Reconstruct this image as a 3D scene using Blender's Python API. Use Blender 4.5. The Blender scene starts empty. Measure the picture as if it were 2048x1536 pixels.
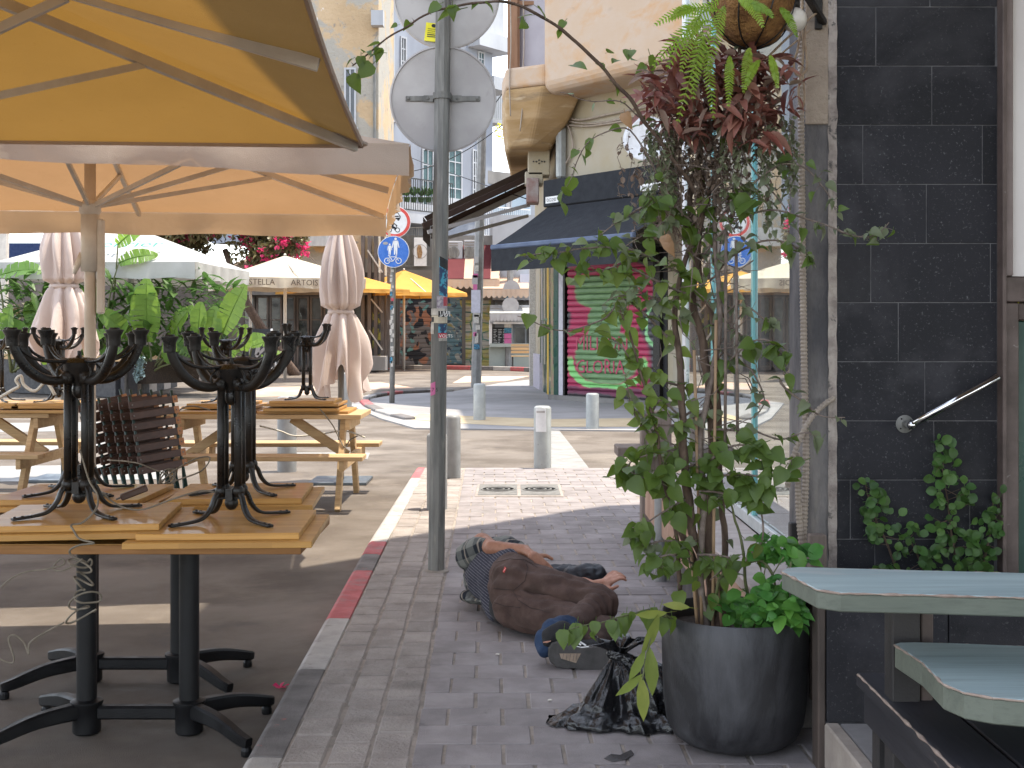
import bpy, bmesh, math, random
from mathutils import Vector, Matrix, noise
from mathutils.bvhtree import BVHTree
R = random.Random(7)
S = bpy.context.scene
C = S.collection
# ---------------------------------------------------------------- camera, sky, sun, exposure
F = 2500.0; HZ = 665.0; CH = 1.36          # focal length in photo pixels, horizon row, camera height
cam = bpy.data.cameras.new('camera'); co = bpy.data.objects.new('camera', cam); C.objects.link(co)
co.location = (0, 0, CH); co.rotation_euler = (math.pi/2, 0, 0)
cam.sensor_width = 36; cam.lens = F/2048*36; cam.shift_y = (HZ-768)/2048
cam.clip_start = .05; cam.clip_end = 600
S.camera = co
SUN = Vector((.265, .06, 1)).normalized()
w = bpy.data.worlds.new('World'); S.world = w; w.use_nodes = True
nt = w.node_tree; nt.nodes.clear()
sky = nt.nodes.new('ShaderNodeTexSky'); sky.sky_type = 'NISHITA'; sky.sun_disc = False
sky.sun_elevation = math.asin(SUN.z); sky.sun_rotation = math.atan2(SUN.x, SUN.y)
sky.air_density = 1.0; sky.dust_density = .5; sky.ozone_density = 1.0
bg = nt.nodes.new('ShaderNodeBackground'); bg.inputs[1].default_value = .15
wo = nt.nodes.new('ShaderNodeOutputWorld')
hsv = nt.nodes.new('ShaderNodeHueSaturation'); hsv.inputs['Saturation'].default_value = .44
nt.links.new(sky.outputs[0], hsv.inputs['Color']); nt.links.new(hsv.outputs[0], bg.inputs[0]); nt.links.new(bg.outputs[0], wo.inputs[0])
sl = bpy.data.lights.new('sun', 'SUN'); sl.energy = 2.1; sl.angle = math.radians(.5); sl.color = (1, .91, .76)
so = bpy.data.objects.new('sun', sl); C.objects.link(so); so.rotation_euler = SUN.to_track_quat('Z', 'Y').to_euler()
S.view_settings.view_transform = 'Standard'; S.view_settings.look = 'None'
S.view_settings.exposure = 2.05; S.view_settings.gamma = 1
S.cycles.max_bounces = 8; S.cycles.diffuse_bounces = 4; S.cycles.glossy_bounces = 4
S.cycles.sample_clamp_indirect = 6

# ---------------------------------------------------------------- helpers
def at(px, py, Y): return Vector(((px-1024)*Y/F, Y, CH-(py-HZ)*Y/F))
def gp(px, py, z=0.0):
    Y = (CH-z)*F/(py-HZ); return Vector(((px-1024)*Y/F, Y, z))
def at_z(px, py, z): return gp(px, py, z)
class MB:
    def __init__(s): s.v = []; s.f = []
    def add(s, vs, fs):
        n = len(s.v); s.v += [tuple(v) for v in vs]; s.f += [tuple(i+n for i in f) for f in fs]; return s
    def box(s, a, b, M=None):
        x0, y0, z0 = a; x1, y1, z1 = b
        vs = [Vector(p) for p in ((x0,y0,z0),(x1,y0,z0),(x1,y1,z0),(x0,y1,z0),(x0,y0,z1),(x1,y0,z1),(x1,y1,z1),(x0,y1,z1))]
        if M: vs = [M @ v for v in vs]
        return s.add(vs, [(0,3,2,1),(4,5,6,7),(0,1,5,4),(1,2,6,5),(2,3,7,6),(3,0,4,7)])
    def bar(s, p, q, w, h, up=(0,0,1)):           # a rectangular bar from p to q
        p = Vector(p); q = Vector(q); d = (q-p).normalized(); u = Vector(up)
        x = d.cross(u)
        if x.length < 1e-4: x = d.cross(Vector((0,1,0)))
        x.normalize(); u = x.cross(d).normalized()
        c = [-x*w/2-u*h/2, x*w/2-u*h/2, x*w/2+u*h/2, -x*w/2+u*h/2]
        return s.add([p+k for k in c]+[q+k for k in c], [(3,2,1,0),(4,5,6,7),(0,1,5,4),(1,2,6,5),(2,3,7,6),(3,0,4,7)])
    def tube(s, pts, r, n=8, caps=True):
        pts = [Vector(p) for p in pts]; m = len(pts)
        rs = r if isinstance(r, (list, tuple)) else [r]*m
        t0 = (pts[1]-pts[0]).normalized(); a = t0.orthogonal().normalized(); vs = []
        for i, p in enumerate(pts):
            t = (pts[min(i+1, m-1)]-pts[max(i-1, 0)])
            t = t.normalized() if t.length > 1e-9 else t0
            a = (a - t*a.dot(t)); a = a.normalized() if a.length > 1e-6 else t.orthogonal().normalized()
            b = t.cross(a)
            for k in range(n):
                an = 2*math.pi*k/n; vs.append(p+(a*math.cos(an)+b*math.sin(an))*rs[i])
        fs = [(i*n+k, i*n+(k+1)%n, (i+1)*n+(k+1)%n, (i+1)*n+k) for i in range(m-1) for k in range(n)]
        if caps: fs += [tuple(range(n-1, -1, -1)), tuple((m-1)*n+k for k in range(n))]
        return s.add(vs, fs)
    def sweep(s, pts, ws, hs, up=(0,0,1)):           # rectangular section swept along a path
        m = len(pts); vs = []; u0 = Vector(up)
        for i, p in enumerate(pts):
            t = (pts[min(i+1,m-1)]-pts[max(i-1,0)]).normalized(); x = t.cross(u0).normalized(); u = x.cross(t).normalized(); w_, h_ = ws[i]/2, hs[i]/2; c = min(w_, h_)*.35
            vs += [p+x*a+u*b for a, b in ((-w_+c,-h_),(w_-c,-h_),(w_,-h_+c),(w_,h_-c),(w_-c,h_),(-w_+c,h_),(-w_,h_-c),(-w_,-h_+c))]
        return s.add(vs, [(i*8+k, i*8+(k+1)%8, (i+1)*8+(k+1)%8, (i+1)*8+k) for i in range(m-1) for k in range(8)]+[tuple(range(7,-1,-1)), tuple((m-1)*8+k for k in range(8))])
    def lathe(s, prof, c=(0,0,0), n=24, M=None):   # profile of (r, z)
        vs = []
        for r, z in prof:
            for k in range(n):
                an = 2*math.pi*k/n; v = Vector((r*math.cos(an), r*math.sin(an), z))
                if M: v = M @ v
                vs.append(v+Vector(c))
        m = len(prof)
        fs = [(i*n+k, i*n+(k+1)%n, (i+1)*n+(k+1)%n, (i+1)*n+k) for i in range(m-1) for k in range(n)]
        fs += [tuple(range(n-1, -1, -1)), tuple((m-1)*n+k for k in range(n))]
        return s.add(vs, fs)
    def prism(s, poly, z0, z1):
        n = len(poly)
        vs = [(p[0], p[1], z0) for p in poly]+[(p[0], p[1], z1) for p in poly]
        ar = sum(poly[i][0]*poly[(i+1)%n][1]-poly[(i+1)%n][0]*poly[i][1] for i in range(n))
        fs = [tuple(range(n-1,-1,-1)), tuple(range(n, 2*n))]+[(i, (i+1)%n, n+(i+1)%n, n+i) for i in range(n)]
        if ar < 0: fs = [tuple(reversed(f)) for f in fs]
        return s.add(vs, fs)
    def grid(s, fn, nu, nv):
        vs = [fn(i/nu, j/nv) for j in range(nv+1) for i in range(nu+1)]
        return s.add(vs, [(j*(nu+1)+i, j*(nu+1)+i+1, (j+1)*(nu+1)+i+1, (j+1)*(nu+1)+i) for j in range(nv) for i in range(nu)])
    def ball(s, c, r, n=10, sc=(1,1,1)):
        prof = [(max(1e-4, math.sin(math.pi*i/n)), -math.cos(math.pi*i/n)) for i in range(n+1)]
        m0 = Matrix.Diagonal((r*sc[0], r*sc[1], r*sc[2]))
        return s.lathe(prof, c, n+4, m0)
    def mesh(s, name, smooth=False, bev=0, seg=1):
        me = bpy.data.meshes.new(name); me.from_pydata(s.v, [], s.f); me.update()
        if bev:
            bm = bmesh.new(); bm.from_mesh(me)
            es = [e for e in bm.edges if len(e.link_faces) == 2 and e.calc_face_angle(0) > .6]
            bmesh.ops.bevel(bm, geom=es, offset=bev, segments=seg, affect='EDGES', profile=.5)
            bm.to_mesh(me); bm.free()
        if smooth:
            me.polygons.foreach_set('use_smooth', [True]*len(me.polygons)); me.update()
            if smooth == 'auto':
                me.set_sharp_from_angle(angle=.7)
        return me
    def build(s, name, m, parent=None, smooth=False, bev=0, seg=1, **kw):
        return link(name, s.mesh(name, smooth, bev, seg), m, parent, **kw)
def link(name, me, m=None, parent=None, label=None, cat=None, group=None, kind=None):
    o = bpy.data.objects.new(name, me); C.objects.link(o)
    if m is not None and me is not None and len(me.materials) == 0: me.materials.append(m)
    if parent is not None: o.parent = parent
    return tag(o, label, cat, group, kind)
def tag(o, label=None, cat=None, group=None, kind=None):
    if label: o['label'] = label
    if cat: o['category'] = cat
    if group: o['group'] = group
    if kind: o['kind'] = kind
    return o
def thing(name, label, cat, loc=(0,0,0), rz=0, group=None):
    o = bpy.data.objects.new(name, None); C.objects.link(o); o.location = loc; o.rotation_euler.z = rz
    o.empty_display_size = .1
    return tag(o, label, cat, group)
def copy_tree(o, parent=None, **kw):
    c = o.copy(); C.objects.link(c)
    if parent is not None: c.parent = parent
    for ch in list(kids.get(o.name, [])) or [x for x in bpy.data.objects if x.parent == o]:
        copy_tree(ch, c)
    return tag(c, **kw)
kids = {}
def inst(src, parent, loc=None, rot=None, sc=None, name=None):
    o = bpy.data.objects.new(name or src.name.split('.')[0], src); C.objects.link(o)
    if parent is not None: o.parent = parent
    if loc is not None: o.location = loc
    if rot is not None: o.rotation_euler = rot
    if sc is not None: o.scale = sc if hasattr(sc, '__len__') else (sc, sc, sc)
    return o
def spline(pts, n=6):
    pts = [Vector(p) for p in pts]; out = []
    for i in range(len(pts)-1):
        p0 = pts[max(i-1,0)]; p1 = pts[i]; p2 = pts[i+1]; p3 = pts[min(i+2, len(pts)-1)]
        for k in range(n):
            t = k/n
            out.append(.5*((2*p1)+(p2-p0)*t+(2*p0-5*p1+4*p2-p3)*t*t+(3*p1-p0-3*p2+p3)*t**3))
    return out+[pts[-1]]

# ---------------------------------------------------------------- materials
class NT:
    def __init__(s, name):
        s.m = bpy.data.materials.new(name); s.m.use_nodes = True; s.t = s.m.node_tree; s.t.nodes.clear()
        s.out = s.n('ShaderNodeOutputMaterial')
    def n(s, ty, **kw):
        x = s.t.nodes.new(ty)
        for k, v in kw.items(): setattr(x, k, v)
        return x
    def set(s, sock, v):
        if v is None: return
        if hasattr(v, 'is_linked') or isinstance(v, bpy.types.NodeSocket): s.t.links.new(v, sock)
        else:
            if hasattr(sock, 'default_value') and hasattr(sock.default_value, '__len__') and not hasattr(v, '__len__'): v = (v,)*len(sock.default_value)
            if hasattr(v, '__len__') and len(v) == 3 and len(sock.default_value) == 4: v = (*v, 1)
            sock.default_value = v
    def ma(s, op, a, b=None, c=None, clamp=False):
        x = s.n('ShaderNodeMath', operation=op, use_clamp=clamp)
        for i, v in enumerate((a, b, c)): s.set(x.inputs[i], v)
        return x.outputs[0]
    def mix(s, f, a, b, bt='MIX'):
        x = s.n('ShaderNodeMix', data_type='RGBA', blend_type=bt)
        s.set(x.inputs[0], f); s.set(x.inputs[6], a); s.set(x.inputs[7], b); return x.outputs[2]
    def rng(s, v, a, b, c=0., d=1.):
        x = s.n('ShaderNodeMapRange'); s.set(x.inputs[0], v)
        for i, k in enumerate((a, b, c, d)): x.inputs[i+1].default_value = k
        return x.outputs[0]
    def pos(s, coord='World', scale=(1,1,1), rot=(0,0,0)):
        if coord == 'World': p = s.n('ShaderNodeNewGeometry').outputs['Position']
        else: p = s.n('ShaderNodeTexCoord').outputs[coord]
        mp = s.n('ShaderNodeMapping'); s.t.links.new(p, mp.inputs[0]); mp.inputs['Scale'].default_value = scale; mp.inputs['Rotation'].default_value = rot
        return mp.outputs[0]
    def noise(s, vec, sc, det=5, rough=.55, dist=0):
        x = s.n('ShaderNodeTexNoise'); s.set(x.inputs['Vector'], vec); x.inputs['Scale'].default_value = sc
        x.inputs['Detail'].default_value = det; x.inputs['Roughness'].default_value = rough; x.inputs['Distortion'].default_value = dist
        return x.outputs[0]
    def bump(s, h, st, d=.01, nrm=None):
        x = s.n('ShaderNodeBump'); s.set(x.inputs['Height'], h); x.inputs['Strength'].default_value = st; x.inputs['Distance'].default_value = d
        if nrm is not None: s.set(x.inputs['Normal'], nrm)
        return x.outputs[0]
    def bsdf(s, col, rough=.6, metal=0, nrm=None, spec=None, coat=0, **kw):
        x = s.n('ShaderNodeBsdfPrincipled'); s.set(x.inputs['Base Color'], col); s.set(x.inputs['Roughness'], rough)
        x.inputs['Metallic'].default_value = metal; x.inputs['Coat Weight'].default_value = coat
        if spec is not None: x.inputs['Specular IOR Level'].default_value = spec
        if nrm is not None: s.set(x.inputs['Normal'], nrm)
        for k, v in kw.items(): s.set(x.inputs[k], v)
        return x.outputs[0]
    def fin(s, sh): s.t.links.new(sh, s.out.inputs[0]); return s.m
def mat(name, c, c2=None, sc=3, rough=.7, bump=.2, bsc=70, metal=0, spec=None, rand=0, stretch=(1,1,1), coord='World',
        stain=None, ramp=(.38,.62), trans=0, tc=None, coat=0, rv=.1, rot=(0,0,0), bd=.004):
    s = NT(name); p = s.pos(coord, stretch, rot)
    c2 = c2 or tuple(k*.75 for k in c)
    f = s.rng(s.noise(p, sc, 6, .6), *ramp); col = s.mix(f, c, c2)
    for st in (stain or []):                      # (colour, scale, lo, hi, amount)
        g = s.rng(s.noise(p, st[1], 6, .65, .4), st[2], st[3], 0, st[4] if len(st) > 4 else 1); col = s.mix(g, col, st[0])
    if rand:
        hs = s.n('ShaderNodeHueSaturation'); s.set(hs.inputs['Color'], col)
        s.set(hs.inputs['Value'], s.rng(s.n('ShaderNodeObjectInfo').outputs['Random'], 0, 1, 1-rand, 1+rand)); col = hs.outputs[0]
    fine = s.noise(p, bsc, 5, .6)
    nrm = s.bump(fine, bump, bd) if bump else None
    rg = s.rng(f, 0, 1, max(0, rough-rv), min(1, rough+rv))
    sh = s.bsdf(col, rg, metal, nrm, spec, coat)
    if trans:
        tr = s.n('ShaderNodeBsdfTranslucent'); s.set(tr.inputs[0], tc if tc else col)
        mx = s.n('ShaderNodeMixShader'); mx.inputs[0].default_value = trans
        s.t.links.new(sh, mx.inputs[1]); s.t.links.new(tr.outputs[0], mx.inputs[2]); sh = mx.outputs[0]
    return s.fin(sh)
def wood(name, c, c2, dark=None, axis=0, rough=.5, coord='Object', stave=0, sc=14, bump=.25, wear=None, coat=0, rand=.08):
    s = NT(name); st = [1,1,1]; st[axis] = .12 if axis < 3 else 1
    p = s.pos(coord, tuple(st)); f = s.noise(p, sc, 6, .6, 1.2)
    col = s.mix(s.rng(f, .35, .65), c, c2)
    st2 = [1,1,1]; st2[axis] = .04; g = s.noise(s.pos(coord, tuple(st2)), 90, 4, .6)
    col = s.mix(s.rng(g, .5, .75, 0, .45), col, dark or tuple(k*.45 for k in c))
    if stave:
        sx = s.n('ShaderNodeSeparateXYZ'); s.t.links.new(s.pos(coord), sx.inputs[0])
        a = s.ma('FLOOR', s.ma('DIVIDE', sx.outputs[1-axis if axis < 2 else 0], stave))
        b = s.ma('FLOOR', s.ma('ADD', s.ma('DIVIDE', sx.outputs[axis], stave*6), s.ma('MULTIPLY', a, .37)))
        wn = s.n('ShaderNodeTexWhiteNoise', noise_dimensions='2D'); cb = s.n('ShaderNodeCombineXYZ')
        s.t.links.new(a, cb.inputs[0]); s.t.links.new(b, cb.inputs[1]); s.t.links.new(cb.outputs[0], wn.inputs['Vector'])
        col = s.mix(s.rng(wn.outputs[0], 0, 1, 0, .5), col, tuple(k*.62 for k in c2))
    if wear:                                       # (colour, scale, lo, hi)
        col = s.mix(s.rng(s.noise(s.pos(coord, tuple(st)), wear[1], 7, .7, .6), wear[2], wear[3]), col, wear[0])
    hs = s.n('ShaderNodeHueSaturation'); s.set(hs.inputs['Color'], col)
    s.set(hs.inputs['Value'], s.rng(s.n('ShaderNodeObjectInfo').outputs['Random'], 0, 1, 1-rand, 1+rand))
    return s.fin(s.bsdf(hs.outputs[0], s.rng(f, 0, 1, rough-.1, rough+.1), 0, s.bump(g, bump, .003), coat=coat))
def fabric(name, c, tc, trans=.35, c2=None, sc=1.5, weave=900):
    s = NT(name); p = s.pos('World'); f = s.rng(s.noise(p, sc, 5, .6), .35, .7)
    col = s.mix(f, c, c2 or tuple(k*.88 for k in c)); tcol = s.mix(f, tc, tuple(k*.9 for k in tc))
    col = s.mix(s.rng(s.noise(p, 25, 3), .66, .8, 0, .35), col, tuple(k*.55 for k in c))
    h = s.ma('ADD', s.ma('MULTIPLY', s.noise(p, 3.5, 3), 6.0), s.noise(p, weave/4, 2))
    nr = s.bump(h, .35, .006)
    d = s.bsdf(col, .85, 0, nr, .2); tr = s.n('ShaderNodeBsdfTranslucent'); s.set(tr.inputs[0], tcol); s.set(tr.inputs['Normal'], nr)
    mx = s.n('ShaderNodeMixShader'); mx.inputs[0].default_value = trans
    s.t.links.new(d, mx.inputs[1]); s.t.links.new(tr.outputs[0], mx.inputs[2]); return s.fin(mx.outputs[0])
def flat(name, c, rough=.5, metal=0, rand=0, emit=None): return mat(name, c, tuple(k*.88 for k in c), 12, rough, .08, 120, metal, rand=rand)
def leafm(name, c, c2, tc=None, trans=.35, rand=.25, rough=.45):
    s = NT(name); p = s.pos('World'); f = s.rng(s.noise(p, 22, 3), .3, .7)
    rnd = s.n('ShaderNodeObjectInfo').outputs['Random']
    col = s.mix(rnd, c, c2); col = s.mix(s.ma('MULTIPLY', f, .4), col, tuple(k*.6 for k in c))
    hs = s.n('ShaderNodeHueSaturation'); s.set(hs.inputs['Color'], col); s.set(hs.inputs['Value'], s.rng(s.ma('FRACT', s.ma('MULTIPLY', rnd, 7.3)), 0, 1, 1-rand, 1+rand))
    col = hs.outputs[0]
    tr = s.n('ShaderNodeBsdfTranslucent'); s.set(tr.inputs[0], s.mix(.5, col, tc or tuple(min(1, k*2.2) for k in c)))
    mx = s.n('ShaderNodeMixShader'); mx.inputs[0].default_value = trans
    s.t.links.new(s.bsdf(col, rough, 0, s.bump(s.noise(p, 120, 3), .3, .003), .4), mx.inputs[1]); s.t.links.new(tr.outputs[0], mx.inputs[2]); return s.fin(mx.outputs[0])

M = {}
M['paver'] = mat('paver concrete', (.262,.235,.232), (.205,.183,.182), 5, .85, .6, 160, rand=.10, stain=[((.12,.105,.095), 1.3, .54, .70, .5), ((.08,.07,.065), 7, .66, .74, .5), ((.25,.235,.23), 9, .6, .75, .35)])
M['cobble'] = mat('kerbside stone', (.31,.272,.245), (.245,.212,.192), 6, .85, .9, 60, rand=.11, bd=.012, stain=[((.09,.08,.07), 1.4, .55, .7, .5)])
M['joint'] = mat('joint sand', (.20,.175,.15), (.34,.29,.25), 9, .95, .8, 200)
M['asphalt'] = mat('road asphalt', (.155,.130,.108), (.100,.080,.064), 1.1, .9, .9, 260, bd=.006, stain=[((.235,.20,.165), .8, .52, .66, .6), ((.07,.06,.058), 2.2, .6, .74, .7), ((.3,.29,.28), 40, .7, .78, .5)])
M['roadfar'] = mat('worn pale road', (.34,.32,.30), (.27,.255,.24), .6, .9, .5, 200, stain=[((.42,.36,.28), .35, .5, .7, .5), ((.15,.14,.13), 1.5, .66, .8, .35)])
M['pavefar'] = mat('worn pavement', (.30,.285,.28), (.24,.23,.225), .8, .9, .5, 60, stain=[((.16,.15,.15), 2, .6, .75, .4)])
M['tactile'] = mat('tan tactile paving', (.50,.40,.25), (.42,.32,.2), 2, .85, .5, 90)
M['kerb'] = mat('kerb concrete', (.17,.155,.15), (.12,.11,.105), 7, .85, .6, 120, stain=[((.45,.13,.12), 13, .66, .70, .8)])
M['kerbred'] = mat('kerb red paint', (.43,.085,.09), (.36,.08,.085), 8, .7, .5, 120, stain=[((.22,.17,.165), 9, .48, .66, .75)])
M['kerbwhite'] = mat('kerb white paint', (.40,.375,.35), (.32,.30,.28), 6, .7, .6, 120, stain=[((.2,.18,.17), 10, .58, .66, .75)])
M['markwhite'] = mat('road paint white', (.27,.265,.255), (.22,.215,.205), 5, .7, .3, 150, stain=[((.2,.19,.18), 8, .58, .68, .8)])
M['galv'] = mat('galvanised steel', (.21,.205,.19), (.13,.13,.122), 22, .6, .5, 90, .2, stretch=(1,1,.12), stain=[((.34,.32,.28), 30, .60, .70, .6), ((.07,.065,.06), 7, .6, .8, .6)])
M['signback'] = mat('sign back grey', (.40,.38,.37), (.35,.33,.325), 3, .5, .1, 60, .2, stain=[((.24,.22,.21), 9, .6, .75, .5)])
M['whitepaint'] = mat('white painted steel', (.34,.355,.345), (.28,.295,.29), 6, .45, .1, 60, stain=[((.12,.1,.08), 14, .66, .72, .9)])
M['greypaint'] = mat('grey painted steel', (.25,.25,.245), (.20,.20,.197), 6, .5, .1, 60)
M['castiron'] = mat('black cast iron', (.007,.0065,.0065), (.014,.011,.009), 20, .36, .4, 200, .0, spec=.38, stain=[((.04,.028,.02), 30, .66, .76, .4)])
M['blackpowder'] = mat('black powder coat', (.005,.005,.006), (.009,.009,.010), 9, .45, .35, 240, spec=.3, stain=[((.03,.025,.023), 6, .64, .8, .5)])
M['pine'] = wood('varnished pine', (.52,.29,.075), (.41,.205,.045), (.20,.085,.02), 0, .5, 'Object', .05, 10, .2, coat=.12, wear=((.62,.43,.20), 9, .60, .78))
M['pineend'] = wood('pine edge', (.34,.16,.04), (.24,.10,.022), None, 0, .55, 'Object', 0, 16, .2)
M['picnic'] = wood('picnic timber', (.52,.36,.19), (.40,.25,.12), (.17,.1,.05), 0, .7, 'World', 0, 10, .4)
M['greywood'] = wood('weathered grey wood', (.24,.19,.16), (.17,.13,.11), (.06,.05,.04), 2, .85, 'World', 0, 16, .6)
M['brownslat'] = wood('dark brown slat', (.07,.032,.02), (.045,.022,.015), None, 0, .5, 'World')
M['slatend'] = flat('orange brown slat face', (.38,.17,.07), .6)
M['greensteel'] = flat('dark green steel', (.012,.035,.03), .4)
M['canvas'] = fabric('beige parasol canvas', (.31,.225,.125), (.80,.42,.075), .10)
M['canvas_far'] = fabric('sand parasol canvas', (.38,.29,.215), (.88,.48,.21), .13)
M['valance'] = fabric('beige valance canvas', (.46,.40,.34), (.75,.45,.22), .3)
M['ribs'] = mat('cream aluminium', (.62,.57,.50), (.52,.47,.41), 5, .5, .1, 60)
M['poletan'] = mat('tan parasol pole', (.56,.47,.38), (.46,.39,.31), 4, .5, .1, 60)
M['folded'] = fabric('folded parasol cloth', (.66,.56,.51), (.7,.5,.4), .15)
M['whitecanvas'] = fabric('white parasol canvas', (.46,.46,.44), (.6,.57,.5), .16)
M['cream'] = fabric('cream parasol canvas', (.56,.51,.41), (.7,.5,.33), .25)
M['yellow'] = fabric('yellow parasol canvas', (.62,.34,.085), (.85,.38,.05), .28)
M['burgundy'] = fabric('burgundy awning', (.12,.03,.035), (.2,.04,.04), .1)
M['creamawn'] = fabric('cream awning', (.68,.52,.40), (.7,.45,.28), .3)
M['navy'] = fabric('navy awning canvas', (.024,.026,.031), (.02,.022,.028), .03, (.034,.037,.043), 6)
M['brownawn'] = fabric('brown awning canvas', (.055,.035,.028), (.05,.03,.02), .1)
M['tarp'] = fabric('blue tarpaulin', (.02,.08,.33), (.02,.1,.6), .4)
M['ink'] = flat('dark ink', (.02,.02,.022), .6)
M['greenink'] = flat('green print', (.03,.20,.16), .6)
M['brownink'] = flat('brown print', (.10,.07,.05), .6)
M['signblue'] = flat('sign blue', (.01,.13,.52), .35)
M['signwhite'] = flat('sign white', (.75,.75,.75), .35)
M['signred'] = flat('sign red', (.66,.05,.035), .35)
M['stickyellow'] = flat('yellow sticker', (.85,.78,.02), .5)
M['stickblue'] = mat('blue sticker', (.05,.3,.42), (.02,.05,.12), 40, .45, .1, ramp=(.45,.5))
M['stickwhite'] = mat('torn white sticker', (.55,.52,.47), (.4,.37,.33), 30, .6, .2, stain=[((.25,.22,.2), 50, .6, .65, .8)])
M['stickred'] = flat('red sticker', (.45,.05,.07), .5)
M['stickpink'] = flat('pink sticker', (.55,.12,.3), .5)
M['tile'] = mat('dark basalt tile', (.0135,.0135,.017), (.024,.0235,.028), 2.5, .72, .45, 320, rand=.26, spec=.28, stain=[((.17,.17,.18), 110, .60, .74, .75), ((.06,.058,.065), 1.7, .5, .7, .8), ((.2,.19,.19), 26, .72, .76, .6)])
M['grout'] = mat('pale grout', (.15,.145,.15), (.09,.087,.09), 14, .9, .4, 200)
M['plaster_grey'] = mat('sooty grey render', (.20,.185,.18), (.075,.072,.078), 5, .95, .9, 90, stretch=(1,1,.35), bd=.01, stain=[((.42,.36,.30), 3.0, .58, .72, .55)])
M['plaster_tan'] = mat('sandy render', (.42,.34,.27), (.3,.24,.19), 5, .95, .9, 90, bd=.01)
M['plaster_edge'] = mat('flaking pale edge', (.45,.39,.35), (.25,.21,.19), 12, .95, .9, 90, bd=.01, stain=[((.06,.06,.06), 16, .58, .64, .8)])
M['conduit'] = mat('corrugated conduit', (.36,.30,.245), (.29,.24,.2), 9, .6, .1, 60)
M['rope'] = mat('jute rope', (.40,.30,.21), (.3,.21,.14), 40, .9, .8, 200)
M['marble'] = mat('worn pink stone', (.40,.34,.32), (.30,.24,.22), 3, .5, .3, 60, stain=[((.14,.12,.11), 2.5, .55, .7, .6)])
M['sillface'] = mat('terracotta edge', (.42,.27,.19), (.34,.2,.14), 6, .8, .4, 60)
M['alu'] = mat('pale window frame', (.55,.58,.58), (.45,.48,.48), 5, .35, .05, 40, .4)
M['teal'] = mat('teal glass edge', (.12,.36,.38), (.2,.5,.5), 6, .2, .05, 40)
M['chrome'] = mat('chrome', (.75,.75,.77), (.65,.65,.67), 6, .12, .04, 200, 1.0)
M['doorbrown'] = mat('brown steel door frame', (.12,.085,.075), (.08,.058,.05), 7, .6, .3, 60, stain=[((.3,.27,.25), 22, .66, .72, .7)])
M['doorgreen'] = mat('dark green door', (.008,.06,.042), (.006,.045,.032), 4, .35, .1, 40, stain=[((.04,.12,.09), 8, .6, .8, .4)])
M['whitepanel'] = mat('off white panel', (.70,.66,.64), (.62,.57,.56), 1.2, .5, .1, 40)
M['counter'] = wood('pale blue worn paint', (.38,.47,.47), (.28,.36,.37), (.17,.19,.18), 0, .45, 'World', 0, 7, .3, wear=((.44,.42,.40), 7, .58, .72))
M['counteredge'] = wood('sage green edge', (.13,.145,.115), (.10,.115,.092), None, 0, .6, 'World', 0, 8, .3)
M['wornedge'] = mat('bare wood edge', (.36,.28,.23), (.24,.18,.15), 18, .8, .5, 90)
M['blackwood'] = wood('black painted wood', (.018,.018,.024), (.03,.028,.033), (.008,.008,.01), 1, .5, 'World', 0, 12, .5, wear=((.24,.18,.14), 12, .60, .66))
M['postblack'] = mat('black painted post', (.02,.018,.019), (.033,.028,.027), 6, .6, .3, 100)
M['postbrown'] = mat('brown worn post', (.085,.06,.048), (.05,.038,.032), 9, .7, .4, 90, stretch=(1,1,.2))
M['step'] = mat('worn stone step', (.26,.25,.25), (.19,.18,.18), 4, .6, .3, 90)
M['stepedge'] = mat('step edge', (.36,.31,.27), (.27,.23,.2), 6, .7, .3, 90)
M['pot'] = mat('charcoal plastic pot', (.012,.012,.0145), (.020,.0195,.022), 3, .5, .3, 140, stretch=(1,1,.35), stain=[((.11,.11,.12), 5.5, .46, .70, .55), ((.10,.095,.095), 30, .64, .74, .5)])
M['soil'] = mat('potting soil', (.03,.02,.014), (.06,.04,.028), 30, 1, 1, 120, bd=.02)
M['bark'] = mat('vine bark', (.13,.085,.06), (.075,.048,.036), 30, .85, .8, 120, stretch=(1,1,.3), bd=.008)
M['twig'] = mat('grey twig', (.20,.155,.13), (.12,.09,.075), 40, .85, .5, 120)
M['greenstem'] = mat('green stem', (.12,.13,.05), (.08,.09,.035), 30, .6, .3, 120)
M['cane'] = mat('bamboo cane', (.38,.25,.15), (.27,.17,.1), 12, .6, .3, 90, stretch=(1,1,.2))
M['leaf'] = leafm('vine leaf', (.085,.15,.032), (.16,.21,.04), (.3,.42,.04), .35)
M['leafgrey'] = leafm('dusty vine leaf', (.15,.19,.10), (.22,.24,.14), None, .3)
M['herb'] = leafm('herb leaf', (.075,.23,.05), (.13,.30,.045), None, .35, .2)
M['longleaf'] = leafm('olive long leaf', (.19,.25,.055), (.27,.28,.06), None, .35, .12)
M['deadleaf'] = leafm('dry leaf', (.34,.2,.10), (.27,.16,.09), None, .2)
M['purple'] = leafm('purple trailing leaf', (.17,.055,.045), (.26,.13,.09), (.3,.05,.05), .25, .4)
M['purple2'] = leafm('dull trailing leaf', (.26,.17,.13), (.27,.22,.16), None, .25, .3)
M['fern'] = leafm('fern green', (.20,.33,.03), (.30,.40,.05), None, .4, .2)
M['climber'] = leafm('wall creeper leaf', (.05,.12,.03), (.09,.17,.035), None, .3, .3)
M['coir'] = mat('coconut fibre', (.34,.17,.05), (.2,.09,.03), 22, .95, 1, 70, bd=.03)
M['globe'] = mat('frosted globe lamp', (.72,.68,.62), (.55,.5,.44), 9, .25, .05, 40)
M['banana'] = leafm('banana leaf', (.11,.22,.05), (.19,.32,.045), (.4,.6,.08), .45, .25, .4)
M['bananadry'] = leafm('dry banana leaf', (.32,.24,.12), (.25,.16,.08), None, .3)
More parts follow.
